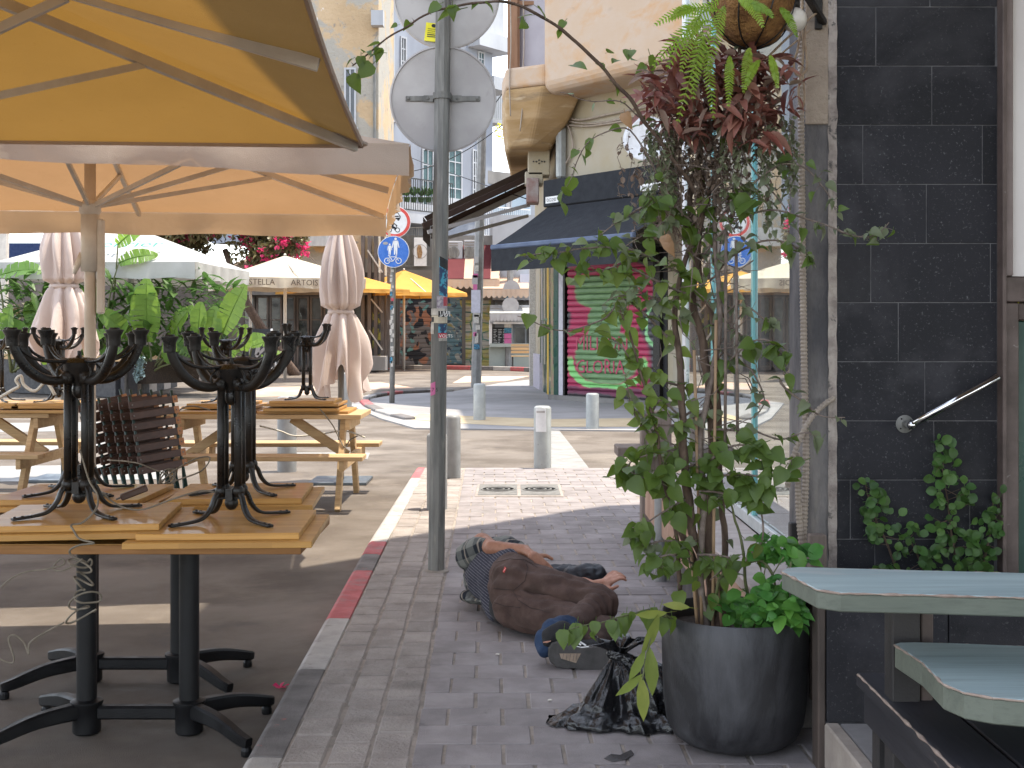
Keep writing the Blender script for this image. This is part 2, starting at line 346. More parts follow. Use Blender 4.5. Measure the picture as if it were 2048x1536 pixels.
M['bushdark'] = leafm('bougainvillea leaf', (.09,.095,.04), (.15,.12,.055), None, .2, .4)
M['bract'] = leafm('magenta bract', (.75,.03,.16), (.80,.07,.2), (.95,.05,.25), .4, .25)
M['skin'] = mat('tanned skin', (.33,.155,.095), (.27,.12,.072), 22, .55, .35, 160, stain=[((.20,.085,.055), 14, .56, .7, .5)])
M['palm'] = mat('pale palm skin', (.48,.25,.17), (.40,.19,.13), 22, .55, .3, 160)
M['trouser'] = mat('brown corduroy trousers', (.085,.048,.038), (.056,.033,.027), 9, .9, .7, 350, stain=[((.10,.068,.058), 5, .5, .7, .7)])
M['seam'] = flat('trouser seam', (.04,.025,.022), .9)
M['jacket'] = mat('dark jacket', (.010,.012,.018), (.02,.022,.03), 9, .55, .6, 60)
M['sock'] = mat('blue cloth', (.016,.040,.095), (.010,.022,.055), 12, .9, .6, 200)
M['blackcloth'] = mat('black cloth', (.012,.012,.014), (.02,.02,.022), 12, .85, .6, 200)
M['sole'] = mat('grey rubber sole', (.075,.07,.068), (.055,.052,.05), 16, .8, .6, 120)
M['hair'] = mat('dark hair', (.02,.016,.013), (.04,.034,.03), 60, .7, .8, 200)
M['bag'] = mat('black bin bag', (.006,.006,.007), (.010,.010,.012), 6, .24, .35, 34, spec=.6, rv=.05, bd=.02)
M['cable'] = mat('dusty cable', (.20,.17,.13), (.14,.12,.09), 20, .7, .2, 90)
M['cablewhite'] = flat('white cable', (.6,.55,.46), .6)
M['darkglass'] = mat('dark window', (.03,.035,.04), (.06,.065,.07), 2, .12, .02, 10, spec=.6)
M['litter'] = flat('pale litter', (.6,.56,.5), .8)
M['plate'] = mat('steel base plate', (.10,.12,.14), (.07,.085,.10), 7, .4, .2, 60, .3)
def striped(name):                                   # pin-striped dark shirt
    s = NT(name); p = s.pos('World', (1,1,1), (0,0,math.radians(20))); sx = s.n('ShaderNodeSeparateXYZ'); s.t.links.new(p, sx.inputs[0])
    k = s.ma('ADD', s.ma('MULTIPLY', sx.outputs[0], .6), s.ma('MULTIPLY', s.ma('ADD', sx.outputs[2], s.ma('MULTIPLY', sx.outputs[1], .35)), 1.0))
    g = s.rng(s.ma('SINE', s.ma('MULTIPLY', k, 420)), .55, .9); br = s.rng(s.noise(p, 300, 2), .35, .5)
    return s.fin(s.bsdf(s.mix(s.ma('MULTIPLY', g, br), (.020,.022,.038), (.15,.14,.16)), .9, 0, s.bump(s.noise(p, 14, 4), .5, .02)))
M['pinstripe'] = striped('pin striped shirt')
def plaid(name):
    s = NT(name); p = s.pos('World', (1,1,1), (0,.5,.6)); sx = s.n('ShaderNodeSeparateXYZ'); s.t.links.new(p, sx.inputs[0])
    a = s.rng(s.ma('SINE', s.ma('MULTIPLY', sx.outputs[0], 75)), -.1, .1); b = s.rng(s.ma('SINE', s.ma('MULTIPLY', sx.outputs[2], 75)), -.1, .1)
    c = s.mix(s.ma('MULTIPLY', s.ma('ADD', a, b), .5), (.17,.175,.16), (.012,.016,.024))
    c = s.mix(s.rng(s.ma('SINE', s.ma('MULTIPLY', sx.outputs[0], 75)), .93, .98, 0, .6), c, (.35,.3,.24))
    return s.fin(s.bsdf(c, .92, 0, s.bump(s.noise(p, 30, 4), .5, .01)))
M['plaid'] = plaid('plaid shirt')
def glassm(name, refl=.5, tint=(.75,.8,.8)):
    s = NT(name); gl = s.n('ShaderNodeBsdfGlossy'); gl.inputs[0].default_value = (*tint, 1); gl.inputs['Roughness'].default_value = .015
    p = s.pos('World', (1,1,.2)); tr = s.n('ShaderNodeBsdfTransparent'); tr.inputs[0].default_value = (.55,.6,.6,1)
    df = s.n('ShaderNodeBsdfDiffuse'); df.inputs[0].default_value = (.35,.34,.33,1)
    mx = s.n('ShaderNodeMixShader'); mx.inputs[0].default_value = refl; s.t.links.new(tr.outputs[0], mx.inputs[1]); s.t.links.new(gl.outputs[0], mx.inputs[2])
    m2 = s.n('ShaderNodeMixShader'); s.set(m2.inputs[0], s.rng(s.noise(p, 2.5, 5), .4, .7, .04, .28)); s.t.links.new(mx.outputs[0], m2.inputs[1]); s.t.links.new(df.outputs[0], m2.inputs[2])
    return s.fin(m2.outputs[0])
M['shopglass'] = glassm('shop glass', .95)
# ================================================================= GROUND
RZ = -.10                                            # road level
MB().add([(-70,-8,RZ),(60,-8,RZ),(60,140,RZ),(-70,140,RZ)], [(0,1,2,3)]).build('road', M['asphalt'], kind='structure')
def X0(x, Y): return x-.018*(Y-4)
pv = link('pavement', None, None, kind='structure', label='grey block pavement with stone strip along the kerb'); 
base = MB().prism([(X0(-.735,-2),-2),(1.3,-2),(1.3,12.6),(X0(-.735,12.6),12.6)], -.14, -.0055).build('joint_bed', M['joint'], pv)
def block(wx, wy, h, bev, name):
    return MB().box((-wx/2,-wy/2,-h),(wx/2,wy/2,0)).mesh(name, False, bev)
pms = []
for k in range(5):
    me = MB().box((-.0915-.0007*k,-.0962,-.05),(.0915,.0962,0)).mesh('paver', False, .0035); me.materials.append(M['paver']); pms.append(me)
pset = []
row = 0; Y = 3.55
while Y < 12.5:
    off = 0 if row % 2 else -.098
    x = -.319+off; k = 0
    while x < 1.12:
        a = max(x, -.319); b = min(x+.196, 1.2)
        if b-a > .05: pset.append((a, b, Y))
        x += .196; k += 1
    Y += .196; row += 1
far = MB()
for i, (a, b, Y) in enumerate(pset):
    cx = X0((a+b)/2, Y+.098); z = R.uniform(-.003, .0015)
    if i < 300:
        o = inst(pms[R.randrange(5)], pv, (cx, Y+.098, z), (R.uniform(-.008,.008), R.uniform(-.008,.008), .018+R.uniform(-.006,.006)), ((b-a)/.196, 1, 1), 'paver')
    else: far.box((cx-(b-a)/2+.006, Y+.004, -.05), (cx+(b-a)/2-.006, Y+.192, z))
far.build('far_pavers', M['paver'], pv, kind='stuff')
cms = []
for k in range(4):
    bm = MB().box((-.064,-.096,-.05),(.064,.096,0)).mesh('cobble', False, .007); bm.materials.append(M['cobble']); cms.append(bm)
for c in range(3):
    Y = 3.5+R.uniform(0, .1)
    while Y < 12.4:
        L = R.choice((.19,.2,.21,.14,.24)); cx = X0(-.733+.0685+.137*c, Y+L/2)
        inst(cms[R.randrange(4)], pv, (cx+R.uniform(-.003,.003), Y+L/2, R.uniform(-.002,.003)), (R.uniform(-.007,.007), R.uniform(-.007,.007), .018+R.uniform(-.02,.02)), (1, (L-.006)/.192, 1), 'cobble')
        Y += L
kb = link('kerb', None, None, kind='structure', label='kerb painted in worn red and white lengths')
def kx(Y): return -.733-.02*min(Y-4,4.2)-(.006*max(0, Y-8.2))
segs = [(2.9,4.01,'kerbwhite'),(4.01,5.06,'kerb'),(5.06,5.96,'kerbwhite'),(5.96,7.16,'kerbred'),(7.16,7.69,'kerb'),(7.69,8.15,'kerbred'),(8.15,9.9,'kerbwhite'),(9.9,11.7,'kerbwhite'),(11.7,12.6,'kerbred')]
for a, b, m in segs:
    a += .003; b -= .003
    mb = MB(); xa = kx(a); xb = kx(b)
    pr = [(-.001,-.2),(-.001,-.002),(-.10,0),(-.118,-.012),(-.128,-.05),(-.13,-.2)]
    vs = [(xa+p[0], a, p[1]) for p in pr]+[(xb+p[0], b, p[1]) for p in pr]; n = len(pr)
    mb.add(vs, [tuple(range(n)), tuple(range(2*n-1, n-1, -1))]+[(i, n+i, n+(i+1)%n, (i+1)%n) for i in range(n)])
    mb.build('kerb_stone', M[m], kb, False, .004)
# gutter stains, drain cover and litter
mc = thing('manhole_cover', 'patterned iron inspection cover set in the sunlit pavement', 'manhole cover', gp(1038,980,0.004))
MB().box((-.37,-.42,-.02),(.37,.42,.002)).build('frame', M['cobble'], mc, bev=.004)
for k in (-1, 1):
    mb = MB().box((k*.18-.165,-.36,0),(k*.18+.165,.36,.006))
    for q in range(3): mb.lathe([(.15-.045*q,.006),(.15-.045*q,.012),(.135-.045*q,.012),(.135-.045*q,.006)], (k*.18,0,0), 28)
    mb.build('cover', mat('dusty iron %d'%k, (.17,.165,.155),(.12,.115,.11), 18,.7,.6,60), mc)
for px, py, c in ((995,1310,'stone'),(1100,1402,'stone')):
    p = gp(px, py, .002); MB().ball((0,0,.004), .007, 6, (1.3,1,.5)).build('litter_scrap', M['litter'], None, label='tiny pale scrap of litter on the paving %s' % ('before the sleeping man\'s shoe' if px == 995 else 'in front of the black bin bag'), cat='litter').location = p
p = gp(562,1377,RZ)
mb = MB()
for k in range(5):
    a = k*1.26; mb.add([(0,0,.004),(.03*math.cos(a),.03*math.sin(a),.02),(.036*math.cos(a+.5),.036*math.sin(a+.5),.012),(.02*math.cos(a+.8),.02*math.sin(a+.8),.006)], [(0,1,2,3)])
mb.build('fallen_blossom', M['bract'], None, label='magenta fallen blossom lying in the road against the kerb', cat='flower').location = p
# far road features : far pavement in front of the shop, tactile strip, stripes
def sheet(name, pts, z, m, t=.012, **kw):
    return MB().prism([(gp(a,b,z).x, gp(a,b,z).y) for a, b in pts], z-t, z).build(name, m, kind='structure', **kw)
fz = RZ+.022
sheet('far_pavement', [(690,806),(760,836),(830,856),(1420,862),(1700,780),(1500,752),(1120,752),(1000,766),(905,783),(800,788)], fz, M['pavefar'], .03)
sheet('tactile_strip', [(815,838),(935,847),(1060,853),(1290,853),(1290,836),(1100,838),(960,833),(840,827)], fz+.005, M['tactile'], .02)
rz2 = RZ+.005
for i, pts in enumerate([[(0,846),(280,843),(285,860),(0,864)], [(0,880),(220,878),(222,899),(0,902)], [(0,932),(330,928),(330,958),(0,963)], [(1070,860),(1118,860),(1178,936),(1102,936)], [(0,820),(150,819),(150,831),(0,832)],[(560,905),(740,905),(735,918),(560,919)]]):
    sheet('road_marking', pts, rz2, M['markwhite'], .004)
sheet('road_marking', [(690,706+60),(760,764),(830,776),(700,780)], rz2, mat('faded orange road paint', (.55,.33,.2), (.38,.33,.3), 1.2, .8, .3), .004)
sheet('road_marking', [(930,752),(1060,752),(1010,762),(905,766)], rz2, bpy.data.materials['faded orange road paint'], .004)
sheet('road_marking', [(500,775),(640,772),(620,790),(480,795)], rz2, bpy.data.materials['faded orange road paint'], .004)
# curved far kerbs, alternating red and white stones
def kerbline(label, pxs, z, n, cols, wd=.2, h=.13):
    k = link('kerb', None, None, kind='structure', label=label); pts = spline([gp(a,b,RZ) for a,b in pxs], 8)
    st = max(1, len(pts)//n)
    for i in range(0, len(pts)-st, st):
        a, b = pts[i], pts[min(i+st, len(pts)-1)]; d = (b-a)*.01
        MB().bar(a+d+Vector((0,0,h/2)), b-d+Vector((0,0,h/2)), wd, h).build('kerb_stone', M[cols[(i//st)%len(cols)]], k, bev=.015)
kerbline('curved far kerb round the crossing pavement corner', [(905,783),(800,787),(745,795),(728,806),(760,826),(820,842)], RZ, 9, ['kerbwhite','kerb','kerbred','kerb'], .20, .07)
kerbline('far straight kerb below the shutters in red and white', [(440,743),(620,741),(780,738),(990,741),(1090,745)], RZ, 16, ['kerbwhite','kerbred','kerb'], .25, .16)

# ================================================================= CORNER BUILDING ON THE RIGHT
GX = 1.07
bd = thing('corner_building', 'dark tiled corner building with tall shop window on the right of the pavement', 'building', (0,0,0))
fp = [(GX,-7),(GX,8.03),(3.45,10.45),(14,10.45),(14,-7)]
MB().prism(fp, 3.6, 10.2).build('upper_wall', M['plaster_tan'], bd)
MB().box((3.0,4.6,-.1),(3.1,9.4,3.6)).build('inner_wall', flat('dim inner wall', (.3,.29,.27), .9), bd)
MB().box((GX+.02,4.62,-.1),(3.0,9.0,.05)).build('floor', flat('shop floor', (.2,.18,.16), .5), bd)
twall = MB().box((1.14,4.4525,-.1),(1.76,4.62,3.6)).build('tiled_wall', M['grout'], bd)
MB().box((1.76,4.66,-.1),(14,4.9,3.6)).build('side_wall', M['plaster_tan'], bd)
tw = .4255; th = .2106
rows = {-1:1752, 0:1864, 1:1965, 2:1853, 3:1742, 4:1797, 5:1850, 6:1868, 7:1940, 8:1750, 9:1850, 10:1800, 11:1870}
for k in range(-5, 12):
    zt = 2.309-th*k; jx = (rows.get(k, 1800+60*(k%3))-1024)*4.45/F
    x = jx-2*tw
    while x < 1.74:
        a = max(x, 1.153); b = min(x+tw, 1.728)
        if b-a > .02 and zt > .1:
            MB().box((a+.0018,4.449+R.uniform(0,.0015),max(0,zt-th)+.0016),(b-.0018,4.47,zt-.0016)).build('wall_tile', M['tile'], twall, bev=.0012)
        x += tw
pl = MB().grid(lambda u, v: (1.043+u*.084, 4.452+.006*noise.noise(Vector((u*3,0,v*26)))+.004*noise.noise(Vector((u*9,2,v*90))), v*3.6), 10, 180)
pl.add([(1.043,4.452,0),(1.043,4.452,3.6),(1.043,4.7,3.6),(1.043,4.7,0)], [(0,1,2,3)])
pl.build('pillar', M['plaster_grey'], bd, True)
pe = MB().grid(lambda u, v: (1.124+u*.031+.004*noise.noise(Vector((u,5,v*60))), 4.443+.005*noise.noise(Vector((u*4,1,v*70))), v*3.6), 5, 240); pe.build('flaking_edge', M['plaster_edge'], bd, True)
MB().box((1.043,4.44,2.1),(1.124,4.449,3.6)).build('render_patch', M['plaster_tan'], bd, bev=.003)
# shop window
sw = thing('shop_window', 'tall shop window with teal edged panes reflecting the street', 'window', (0,0,0))
for a, b in ((4.58,5.5),(5.54,6.62),(6.66,7.62)):
    MB().box((GX,a,.56),(GX+.01,b,3.58)).build('pane', M['shopglass'], sw)
for y, m, wd in ((5.5,'teal',.04),(6.62,'teal',.04),(7.62,'alu',.03),(4.55,'alu',.03)):
    MB().box((GX-.012,y,.53),(GX+.03,y+wd,3.6)).build('frame_post', M[m], sw, bev=.003)
MB().box((GX-.02,4.5,.50),(GX+.03,7.7,.555)).build('bottom_rail', M['alu'], sw, bev=.004)
MB().box((GX-.02,4.5,3.55),(GX+.03,7.7,3.6)).build('top_rail', M['alu'], sw, bev=.004)
MB().prism([(GX-.0,7.66),(GX+.02,7.66),(GX+.36,7.95),(GX+.34,7.97),(GX-.02,7.72)], 0, 3.6).build('corner_panel', flat('white painted panel', (.66,.66,.68), .5), bd)
sl_ = thing('window_sill', 'worn pinkish stone sill under the shop window', 'sill', (0,0,0))
mb = MB()
for i in range(6):
    y = 4.2+.58*i; MB().box((.80+R.uniform(0,.006),y+.002,.455),(GX-.02,y+.577,.5)).build('stone_slab', M['marble'], sl_, bev=.005)
MB().box((.815,4.22,.25),(.83,7.66,.455)).build('fascia', M['sillface'], sl_)
MB().box((.90,4.3,0),(GX+.05,7.7,.45)).build('base_wall', M['plaster_grey'], bd)
# lower tiled wall and stone step under the counter
lw = thing('low_tiled_wall', 'low dark tiled wall under the blue counter, with peeling wooden edge', 'wall', (0,0,0))
for a, b in ((.975,1.35),(1.354,1.8)): MB().box((a,3.87,.152),(b,3.95,.60)).build('wall_tile', M['tile'], lw, bev=.002)
MB().box((.948,3.872,0),(.972,3.95,.60)).build('edge_strip', M['postbrown'], lw, bev=.004)
MB().box((.972,3.88,0),(1.8,3.96,.15)).build('base', M['grout'], lw)
st_ = thing('stone_step', 'worn grey stone step with paler edging at the foot of the low tiled wall', 'step', (0,0,0))
MB().box((1.015,2.2,0),(1.9,3.87,.15)).build('tread', M['step'], st_, bev=.004)
MB().box((.966,2.2,.012),(1.012,3.868,.153)).build('edging', M['stepedge'], st_, bev=.006)
# counter and lower bench seat : worn painted planks with chamfered corners
def plank(name, label, cat, pts, z, t, m, edge):
    r = thing(name, label, cat, (0,0,0)); P = [(gp(a,b,z).x, gp(a,b,z).y) for a, b in pts]
    MB().prism(P, z-.004, z).build('painted_top', m, r, bev=.0015)
    MB().prism(P, z-t, z-.0045).build('edge_board', edge, r, bev=.003)
    c = sum((Vector(p) for p in P), Vector((0,0)))/len(P); mb = MB()
    for i in range(len(P)-1):                       # worn arris along the near edge
        a = Vector(P[i]); b = Vector(P[i+1]); n = max(2, int((b-a).length/.01)); q = []
        for k in range(n+1):
            p = a.lerp(b, k/n); q.append((p.x, p.y, z-.003+.0014*noise.noise(Vector((p.x*60,p.y*60,3)))))
        mb.tube(q, [max(.0008, .0028+.0030*noise.noise(Vector((v[0]*30,v[1]*30,9)))) for v in q], 6)
    mb.build('worn_arris', M['wornedge'], r, True); return r
ct = plank('bar_counter', 'pale blue worn wooden counter with sage green edge, the upper of two', 'counter',
    [(1563,1142),(1594,1157),(1634,1178),(1682,1184.5),(1844,1188),(2120,1196),(2400,1203),(2300,1152),(2048,1146),(1800,1139.5),(1600,1134),(1575,1136)], .75, .047, M['counter'], M['counteredge'])
MB().box((.99,3.25,0),(1.062,3.325,.70)).build('post', M['postblack'], ct, bev=.003)
MB().box((1.068,3.262,.2),(1.10,3.32,.70)).build('batten', M['doorbrown'], ct, bev=.003)
seat = plank('bench_seat', 'pale blue worn plank seat below the counter', 'bench',
    [(1789,1288),(1844,1323),(1886,1366),(1929,1384),(1986,1394),(2100,1404),(2400,1420),(2350,1302),(2048,1292),(1900,1286),(1830,1284.5),(1800,1285)], .57, .06, M['counter'], M['counteredge'])
MB().box((1.5,2.85,0),(1.57,2.92,.51)).build('leg', M['postblack'], seat)
bb = thing('black_bench', 'black painted plank bench with scraped bare edges, lowest at the right', 'bench', (0,0,0))
for i in range(4):
    x = .972+.155*i; y1 = 3.53-.0*i
    MB().box((x,2.1,.362),(x+.148,y1,.4)).build('plank', M['blackwood'], bb, bev=.004)
q = []
for k in range(90):
    y = 2.15+k*.0153; q.append((.973+.002*noise.noise(Vector((0,y*30,0))), y, .398))
MB().tube(q, [max(.0008, .0035+.005*noise.noise(Vector((4,v[1]*18,9)))) for v in q], 6).build('scraped_edge', M['wornedge'], bb, True)
MB().box((.985,2.1,.27),(1.02,3.5,.36)).build('side_rail', M['blackwood'], bb, bev=.003)
for y in (2.3, 3.4): MB().box((1.0,y,0),(1.07,y+.07,.36)).build('leg', M['postblack'], bb)
# dark planter behind the counter
MB().lathe([(.10,.0),(.13,.02),(.15,.25),(.155,.43),(.165,.44),(.165,.455),(.15,.455),(.145,.40),(.001,.39)], (0,0,0), 28).build('round_planter', M['pot'], None, True, label='black round planter in the shade behind the pale blue counter', cat='planter').location = (1.40,4.18,0)
# door
dr = thing('side_door', 'dark green door in brown steel frame at the right edge', 'door', (0,0,0))
MB().box((1.728,4.40,-.0),(1.742,4.47,3.6)).build('angle_strip', M['doorbrown'], dr, bev=.002)
MB().box((1.744,4.425,0),(1.795,4.50,1.465)).build('frame_post', M['doorbrown'], dr, bev=.004)
MB().box((1.744,4.425,1.56),(1.775,4.50,3.6)).build('window_post', flat('mauve frame', (.22,.17,.16), .6), dr, bev=.004)
MB().box((1.744,4.415,1.468),(2.4,4.50,1.556)).build('transom', M['doorbrown'], dr, bev=.004)
MB().box((1.782,4.455,1.56),(2.4,4.475,3.6)).build('upper_panel', M['whitepanel'], dr)
MB().box((1.80,4.455,0),(2.4,4.48,1.40)).build('door_leaf', M['doorgreen'], dr, bev=.003)
MB().box((1.798,4.44,1.405),(2.4,4.49,1.464)).build('door_rail', M['doorbrown'], dr, bev=.003)
c = at(2040,620,4.452)
MB().tube([c+Vector((-.006,0,.03)), c+Vector((-.008,0,-.012)), c+Vector((.002,0,-.03)), c+Vector((.03,0,-.03))], .0025, 5).build('chalk_mark', M['stickyellow'], dr)
# chrome handrail
hr = thing('handrail', 'chrome handrail rising across the dark tiles to the door frame', 'handrail', (0,0,0))
f0 = at(1810,848,4.44); e0 = at(1823,850,4.385); e1 = at(1996,753,4.385)
MB().lathe([(.012,0),(.031,0),(.032,.004),(.024,.008),(.013,.012),(.013,.05)], (0,0,0), 28, Matrix.Rotation(math.pi/2, 3, 'X')).build('flange', M['galv'], hr, 'auto').location = f0+Vector((0,.006,0))
mb = MB(); [mb.ball(f0+Vector((math.cos(a)*.023,-.004,math.sin(a)*.023)), .0035, 5) for a in (.6,2.2,3.9,5.4)]; mb.build('screws', M['castiron'], hr, kind='stuff')
MB().ball(e0, .0155, 12).build('elbow', M['chrome'], hr, True)
MB().tube([e0, e0.lerp(e1,.5), e1], .0135, 18).build('rail', M['chrome'], hr, True)
# corrugated conduits
def conduit(pts, r, label):
    P = spline(pts, 10); tot = 0; out = []; rr = []; step = .007
    D = [0]
    for i in range(1, len(P)): D.append(D[-1]+(P[i]-P[i-1]).length)
    n = int(D[-1]/step); j = 0
    for k in range(n+1):
        s = D[-1]*k/n
        while j < len(D)-2 and D[j+1] < s: j += 1
        t = (s-D[j])/max(1e-6, D[j+1]-D[j]); out.append(P[j].lerp(P[j+1], t)); rr.append(r if k%2 else r*.74)
    MB().tube(out, rr, 10).build('conduit', M['conduit'], None, False, label=label, cat='conduit')
conduit([at(1602,-60,4.41), at(1602,200,4.41), at(1604,420,4.41), at(1608,700,4.41), at(1612,900,4.41), at(1610,1000,4.41), at(1606,1094,4.41)], .0135, 'tall straight corrugated conduit running the full height of the pillar')
conduit([at(1668,796,4.43), at(1645,812,4.40), at(1618,842,4.38), at(1596,888,4.37), at(1580,935,4.37), at(1575,975,4.37)], .011, 'curved corrugated conduit looping out of the pillar crack')
conduit([at(1594,905,4.39), at(1596,960,4.39), at(1598,1030,4.39), at(1604,1096,4.39)], .0125, 'short corrugated conduit beside the tall one at the pillar foot')
p = at(1634,1135,4.30); MB().box((-.028,-.025,-.45),(.028,.025,.115)).build('wooden_stub', M['greywood'], None, bev=.004, label='grey weathered wooden stub post at the pillar foot', cat='post').location = p
p = at(1588,1100,4.52); MB().box((-.017,-.02,-.5),(.017,.02,.10)).build('metal_stub', M['postblack'], None, bev=.004, label='short black metal stub beside the conduits', cat='post').location = p
# wooden bar table against the far end of the window
wt = thing('wooden_bar_table', 'small weathered wooden table with thick plank at the far end of the window', 'table', (0,0,0))
MB().box((.69,8.15,.545),(1.6,8.45,.61)).build('plank', M['greywood'], wt, bev=.006)
MB().box((.86,8.3,.03),(1.06,8.42,.84)).build('post', M['greywood'], wt, bev=.006)
MB().box((.85,8.2,0),(1.2,8.5,.06)).build('foot', M['greywood'], wt, bev=.006)
sp = gp(1321,1162,0)
MB().lathe([(.034,0),(.034,.52),(.028,.55),(.01,.56)], (0,0,0), 18).build('low_steel_bollard', M['greypaint'], None, 'auto', label='thin grey steel bollard half hidden behind the potted vine', cat='bollard').location = sp
# bracket, globe lamp, ropes, hanging basket
br = thing('wall_bracket', 'black steel wall bracket at the top of the pillar', 'bracket', (0,0,0))
MB().box((1.075,4.425,2.435),(1.10,4.45,2.75)).build('plate', M['castiron'], br, bev=.002)
a = at(1640,60,4.42); MB().bar(at(1648,45,4.43), at(1600,-30,4.2), .02, .02).build('brace', M['castiron'], br); MB().bar(at(1640,-25,4.43), at(1480,-25,4.1), .02, .02).build('arm', M['castiron'], br)
gl = thing('globe_lamp', 'round white globe lamp hanging beside the coconut basket', 'lamp', at(1589,40,4.1))
MB().ball((0,0,0), .041, 16).build('globe', M['globe'], gl, True)
MB().lathe([(.018,.036),(.018,.07),(.006,.075),(.006,.12)], (0,0,0), 14).build('holder', M['castiron'], gl, True)
mb = MB()
def ropeline(mb, pts, r=.004): mb.tube(spline(pts, 8), r, 6)
ropeline(mb, [at(1606,-20,4.3), at(1602,40,4.3), at(1596,95,4.28), at(1588,125,4.27), at(1592,148,4.27), at(1606,148,4.27), at(1614,130,4.27), at(1610,80,4.28), at(1612,30,4.3)])
ropeline(mb, [at(1602,40,4.29), at(1607,100,4.28), at(1601,150,4.27), at(1597,185,4.27), at(1600,208,4.27), at(1606,213,4.27), at(1609,190,4.27), at(1606,150,4.27)])
mb.build('rope', M['rope'], None, True, label='looped jute rope hanging in front of the pillar top', cat='rope')
mb = MB()
ropeline(mb, [at(1640,20,4.38), at(1590,62,4.25), at(1540,110,4.2), at(1500,155,4.15)], .0045)
ropeline(mb, [at(1620,60,4.35), at(1560,110,4.22), at(1515,150,4.18), at(1490,172,4.15)], .0035)
mb.build('rope', M['rope'], None, True, label='two taut jute ropes slanting from the wall to the vine', cat='rope')
# ================================================================= 2D PICTOGRAMS AND LETTERING
class Flat:                                          # flat shapes on a plane: origin o, right u, up v, facing n
    def __init__(s, o, u=(1,0,0), v=(0,0,1), n=(0,-1,0)): s.o, s.u, s.v, s.n = Vector(o), Vector(u), Vector(v), Vector(n)
    def p(s, x, y, d=0): return s.o+s.u*x+s.v*y+s.n*d
    def disc(s, mb, x, y, r, d=0, n=32, t=.002, rx=1): s.poly(mb, [(x+r*rx*math.cos(2*math.pi*k/n), y+r*math.sin(2*math.pi*k/n)) for k in range(n)], d, t)
    def poly(s, mb, pts, d=0, t=.002):
        n = len(pts); mb.add([s.p(x,y,d) for x,y in pts]+[s.p(x,y,d+t) for x,y in pts], [tuple(range(n-1,-1,-1)), tuple(range(n,2*n))]+[(i,(i+1)%n,n+(i+1)%n,n+i) for i in range(n)])
    def line(s, mb, pts, w, d=0, t=.002):
        for (x0,y0),(x1,y1) in zip(pts[:-1], pts[1:]):
            dx, dy = x1-x0, y1-y0; L = math.hypot(dx,dy) or 1; nx, ny = -dy/L*w/2, dx/L*w/2
            s.poly(mb, [(x0+nx,y0+ny),(x0-nx,y0-ny),(x1-nx,y1-ny),(x1+nx,y1+ny)], d, t)
    def ring(s, mb, x, y, r, w, d=0, n=28, t=.002):
        vs = []
        for k in range(n):
            a = 2*math.pi*k/n
            for rr in (r, r-w): vs += [s.p(x+rr*math.cos(a), y+rr*math.sin(a), d+t)]
        mb.add(vs, [(2*k, 2*((k+1)%n), 2*((k+1)%n)+1, 2*k+1) for k in range(n)])
def lettering(name, body, size, o, u, v, m, parent, n=(0,-1,0), xs=1, bend=None, **kw):
    cu = bpy.data.curves.new('letters', 'FONT'); cu.body = body; cu.size = size; cu.resolution_u = 2; cu.extrude = .0
    to = bpy.data.objects.new('letters', cu); C.objects.link(to); bpy.context.view_layer.update()
    me = bpy.data.meshes.new_from_object(to.evaluated_get(bpy.context.evaluated_depsgraph_get()))
    bpy.data.objects.remove(to); bpy.data.curves.remove(cu)
    u, v, o = Vector(u), Vector(v), Vector(o)
    for q in me.vertices: q.co = (bend(q.co.x*xs, q.co.y) if bend else o+u*(q.co.x*xs)+v*q.co.y)
    me.materials.clear(); me.name = name
    return link(name, me, m, parent, **kw)

# ================================================================= POLES AND SIGNS
def oct_pole(name, b, t, r0, r1, m, parent, n=10):
    P = [Vector(b).lerp(Vector(t), k/12) for k in range(13)]
    return MB().tube(P, [r0+(r1-r0)*k/12 for k in range(13)], n).build(name, m, parent, True if n > 10 else False)
sp = thing('sign_pole', 'tall galvanised sign pole with stickers standing beside the sleeping man', 'pole', gp(872,1142,0))
b0 = Vector((0,0,0)); top = at(887,-60,7.12)-sp.location
oct_pole('shaft', b0, top, .048, .044, M['galv'], sp, 9)
MB().lathe([(.075,0),(.07,.006),(.05,.010)], (0,0,0), 20).build('footing', M['joint'], sp)
def wrap(name, px0, px1, y0, y1, m, slant=0):         # sticker wrapped round the shaft
    mb = MB(); base = sp.location
    def f(u, v):
        y = y0+(y1-y0)*v+slant*(u-.5); k = (1142-y)/1142; c = base+top*(at(0,y,7.1).z/top.z)
        r = .0485-.004*(at(0,y,7.1).z/top.z); x = ((px0+(px1-px0)*u)-(c.x*F/7.1+1024))*7.1/F
        x = max(-r*.999, min(r*.999, x)); return (c.x+x-base.x, c.y-math.sqrt(r*r-x*x)-base.y, at(0,y,7.1).z)
    return mb.grid(f, 10, 4).build(name, m, sp, True)
wrap('sticker', 879,897,517,592, M['stickblue'], 4); wrap('sticker', 880,897,517,537, M['ink'], 9).location.y -= .001
wrap('sticker', 874,897,592,617, mat('purple grey sticker', (.2,.16,.22), (.45,.42,.44), 60, .5, .1)); wrap('sticker', 887,897,594,612, M['stickred'])
wrap('sticker', 862,897,617,630, M['stickwhite']); wrap('sticker', 877,897,622,634, M['ink']).location.y -= .001
wrap('sticker', 863,897,631,646, mat('cream sticker', (.6,.53,.4), (.5,.44,.34), 30, .6, .1)); wrap('sticker', 863,868,634,644, M['ink']).location.y -= .001
wrap('sticker', 861,868,646,668, M['stickwhite']); wrap('sticker', 877,896,648,668, M['stickblue']); wrap('sticker', 877,896,666,676, M['stickred']).location.y -= .001
wrap('sticker', 878,895,676,682, M['stickwhite']); wrap('sticker', 861,871,765,790, M['stickpink'], -4)
o = at(879,633,7.048)-sp.location
